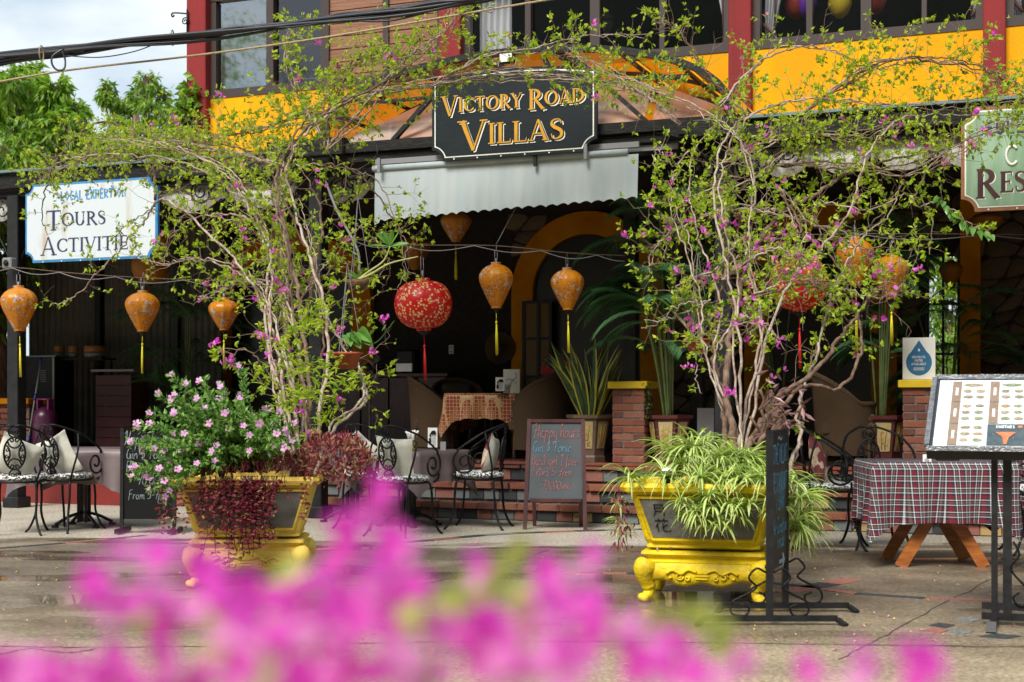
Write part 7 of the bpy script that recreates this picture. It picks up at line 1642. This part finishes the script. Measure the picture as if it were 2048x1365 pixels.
# small ivy shoots by the pillar
sv = fthing('creeper', 'small green creeper trailing on the side of the first brick pillar', 'plant', SX(1297,.75), .72, TZ+.75); b = MB()
for k in range(90): c = Vector((random.gauss(0,.018), 0, -random.uniform(-.07,.30))); leaf(b, c, rv()+Vector((0,-.5,0)), .025, .7, .2)
b.build('leaves', M['leafd'], sv, kind='stuff')
# heart leaved creeper tip at the far right, and creeper on the corner column
hv = thing('heart_leaved_creeper', 'yellow green heart leaved creeper tip hanging below the green sign', 'vine', (0,0,0)); cv = catmull([P(1880,395,10.7), P(1905,425,10.7), P(1935,450,10.7), P(1980,470,10.7)], 8); b = MB(); b.tube(cv, .003, 4); b.build('stem', M['leafd'], hv)
for c in cv[::2]: 
    for q in range(2): bigleaf(hv, c, Vector((random.gauss(0,.5),-.4,-.6)), random.uniform(.05,.085), .024, 'bigleaf', True)
iv = fthing('wall_creeper', 'dark green climber on the outer corner of the red building', 'vine', SX(372), TW-.1, 0); b = MB()
for px, py, n in ((352,290,70),(360,260,110),(372,235,130),(378,210,120),(384,190,60),(365,275,80),(350,310,60)):
    s, z = fp(px, py, TW-.1)
    for k in range(n): leaf(b, Vector((s-SX(372)+random.gauss(0,.07), random.gauss(0,.08), z+random.gauss(0,.09))), rv()+Vector((0,-.8,-.4)), random.uniform(.07,.13), .75, .2)
b.build('leaves', M['treeleaf'], iv, kind='stuff')

# ================================================================== trees behind the veranda at the left
def tree(label, root_px, D, blobs, leafL, n_per, lw, seed, group='trees behind the veranda at the left', droop=.5):
    random.seed(seed); base = P(root_px, 800, D); base.z = 0; t = thing('tree', label, 'tree', base, 0, group)
    tr = MB(); L = MB(); tl = MB(); cs = [(P(x, y, D+random.uniform(-1.2,1.2))-base, r/FPX*D) for x, y, r in blobs]; cen = sum((c for c, _ in cs), Vector())/len(cs)
    trunk = catmull([(0,0,0), (random.gauss(0,.1),0,cen.z*.35), cen*.7+Vector((0,0,-cen.z*.05)), cen], 6); tr.tube(trunk, .16, 8, r1=.05); tr.build('trunk', M['bark'], t)
    for c, r in cs:
        b0 = trunk[random.randint(8, len(trunk)-3)]; tl.tube(catmull([b0, (b0+c)/2+Vector((0,0,-.15)), c], 5), .05, 5, r1=.012)
        for k in range(int(n_per)):
            d = rv().normalized(); tip = c+d*r*random.uniform(.35,1.08); tl.tube([c+(tip-c)*.2, (c+tip)/2+Vector((0,0,.06)), tip], .010, 3, r1=.004)
            shade = min(1, max(0, random.gauss(.55,.25)))
            for q in range(9): dd = d+rv(.7)+Vector((0,0,-droop)); leaf(L, tip+rv(r*.10), dd, leafL*random.uniform(.55,1.15), lw, .2, min(1, max(0, shade+random.gauss(0,.12))), .3)
    tl.build('limbs', M['bark'], t); L.build('crown', M['treeleaf'], t, kind='stuff'); return t
tree('big bright green broad leaved tree at the left edge', 40, 25, [(20,170,48),(60,190,52),(105,215,42),(30,240,60),(80,270,55),(130,250,34),(20,310,55),(75,330,52),(140,300,30),(110,180,26),(60,150,26),(150,225,22),(165,268,18),(10,200,50),(125,335,40),(45,290,50)], .20, 44, .36, 3)
tree('slender small leaved tree against the sky left of the red building', 290, 23, [(295,165,22),(275,190,24),(318,190,20),(255,215,20),(215,180,16),(235,205,18),(300,220,26),(330,235,22),(270,245,24),(210,200,12),(345,260,22),(240,250,18),(290,270,26),(320,290,26),(260,300,24),(205,290,18)], .12, 34, .30, 5, droop=.7)
tree('low dark tree crown just above the left roof', 200, 28, [(190,320,36),(230,310,36),(290,320,40),(340,320,36),(150,340,30),(390,320,30)], .16, 50, .4, 7)
tree('leafy tree behind the left end of the veranda', 10, 21, [(-40,480,70),(20,500,60),(-60,600,80),(30,580,60),(-20,420,60),(45,440,50)], .16, 50, .5, 9, group='trees behind the building')
tree('green garden tree seen through the window at the right', 1890, 27, [(1870,500,50),(1910,560,50),(1880,640,50),(1920,700,50),(1870,740,40),(1900,460,40)], .14, 70, .5, 10, group='trees behind the building')

random.seed(77); mt = thing('tree', 'roadside tree out of frame that the first upstairs window mirrors', 'tree', (-20.5,5.0,0)); L_ = MB(); q = MB(); q.tube(catmull([(0,0,0),(.1,0,3),(0,.1,7),(0,0,10.4)],5), .16, 8, r1=.05); q.build('trunk', M['bark'], mt)
for k in range(260):
    c = Vector((random.gauss(0,1.0), random.gauss(0,1.0), random.uniform(6.4,11.4)))
    for j in range(12): leaf(L_, c+rv(.16), rv()+Vector((0,0,-.4)), random.uniform(.12,.2), .3, .2)
L_.build('crown', M['treeleaf'], mt, kind='stuff')
# ================================================================== bougainvillea in front of the lens
random.seed(61)
fg = thing('bougainvillea_bush', 'blurred bright magenta bougainvillea flowers close to the camera along the bottom', 'flowering bush', (0,0,0))
FG = [(185,1150,.62),(215,1190,.60),(340,1075,.70),(395,1120,.68),(300,1130,.66),(420,1180,.64),(350,1200,.66),(470,1230,.62),(500,1190,.66),(620,1130,.64),(700,1060,.66),(760,1050,.68),(820,1110,.62),(790,1160,.60),(660,1180,.60),(590,1200,.62),(730,1170,.62),(560,1270,.60),(640,1260,.60),
      (960,1160,.72),(1120,1190,.66),(1170,1230,.62),(1230,1270,.60),(1140,1290,.60),(1060,1250,.66),(1010,1300,.6),(900,1290,.62),(840,1320,.6),(760,1330,.58),(700,1330,.6),(580,1345,.58),(480,1340,.6),(400,1310,.62),(330,1350,.6),(250,1310,.66),(170,1330,.62),(110,1330,.66),(60,1350,.68),
      (950,1350,.58),(1050,1350,.58),(1150,1345,.58),(1260,1330,.6),(1320,1320,.66),(1400,1350,.62),(1480,1365,.66),(1620,1372,.64),(1740,1355,.64),(1820,1340,.66),(1870,1360,.62),(1100,1160,.74),(770,1110,.6),(460,1150,.7),(235,1085,.66),(20,1310,.66),(10,1360,.62),(70,1340,.64),(300,1180,.64),(440,1260,.62),(530,1240,.62),(690,1240,.6),(800,1260,.6),(960,1260,.6),(1180,1310,.6),(1280,1345,.6),(1350,1350,.62),(1090,1210,.66),(1010,1345,.58),(620,1350,.58),(350,1300,.6),(230,1350,.6),(140,1370,.62),(690,1015,.68),(770,1000,.68),(880,1240,.64),(1330,1280,.7),(220,1140,.63),(1190,1160,.7)]
bigb = []; M['nearpink'] = mat('near_bract', (.8,.2,.6), rough=.6, rnd=[(.62,.015,.40), (.84,.10,.68), (.92,.40,.82), (.76,.04,.55)], trans=.6)
for i in range(5):
    b = MB()
    for k in range(3):
        a = 2*pi*k/3+random.uniform(-.3,.3); d = Vector((cos(a)*.75, sin(a)*.75, .7)).normalized(); s = Vector((-sin(a), cos(a), 0)); nn = d.cross(s); rows = []; b.cur = random.random()
        for u in range(7):
            f = u/6; W = .46*sin(pi*min(.97,(f*.86+.06)))**.8*(1-.25*f); c = d*f*1.05 + nn*(-.22*sin(pi*f)); rows.append([c-s*W+nn*-.1*W, c-s*W*.5, c+nn*.02, c+s*W*.5, c+s*W+nn*-.1*W])
        b.grid(rows)
    b.cur = .9; b.tube([(0,0,0), (0,0,.5)], .05, 5); b.lathe([(.02,.5), (.10,.56), (.02,.60)], 6); bigb.append(b.mesh('blossom', M['nearpink']))
for px, py, D in FG:
    for k in range(1):
        link('blossom', random.choice(bigb), fg, loc=P(px+random.gauss(0,10), py+(22 if px < 900 else -16)+random.gauss(0,9), D+random.gauss(0,.015)), rot=(Vector((random.gauss(0,.6), -1+random.random()*.6, random.gauss(.4,.6))).to_track_quat('Z','Y')).to_euler(), scale=random.uniform(.0125,.0175))
M['nearleaf'] = mat('near_leaf', (.34,.42,.07), (.50,.55,.14), 20, rough=.4, trans=.5)
for px, py, D in ((1000,1190,.68),(1020,1240,.66),(880,1195,.7),(850,1225,.66),(920,1215,.68),(330,1290,.66),(290,1240,.66),(540,1160,.7),(1330,1250,.7),(1420,1300,.7),(1460,1290,.7),(1310,1310,.66),(1000,1150,.75),(470,1290,.64),(520,1310,.62),(1230,1200,.7),(700,1240,.63)):
    for k in range(2):
        b = MB(); d = Vector((random.gauss(0,.7),-.3,random.gauss(.1,.7))).normalized(); s = perp(d); nn = d.cross(s); rows = []; L_ = random.uniform(.014,.022)
        for u in range(6): f = u/5; W = .38*sin(pi*min(.98, f*.9+.06))**.8; c = d*f+nn*(-.12*sin(pi*f)); rows.append([(c-s*W)*L_, c*L_, (c+s*W)*L_])
        b.grid(rows); b.build('leaf', M['nearleaf'], fg, loc=P(px+random.gauss(0,14), py+random.gauss(0,12), D))
for i in range(0, len(FG), 3):
    px, py, D = FG[i]; b = MB(); b.tube(catmull([P(px, py+10, D), P(px+random.gauss(0,60), py+150, D), P(px+random.gauss(0,120), 1700, D)], 6), .0012, 5); b.build('stem', M['twigm'], fg)
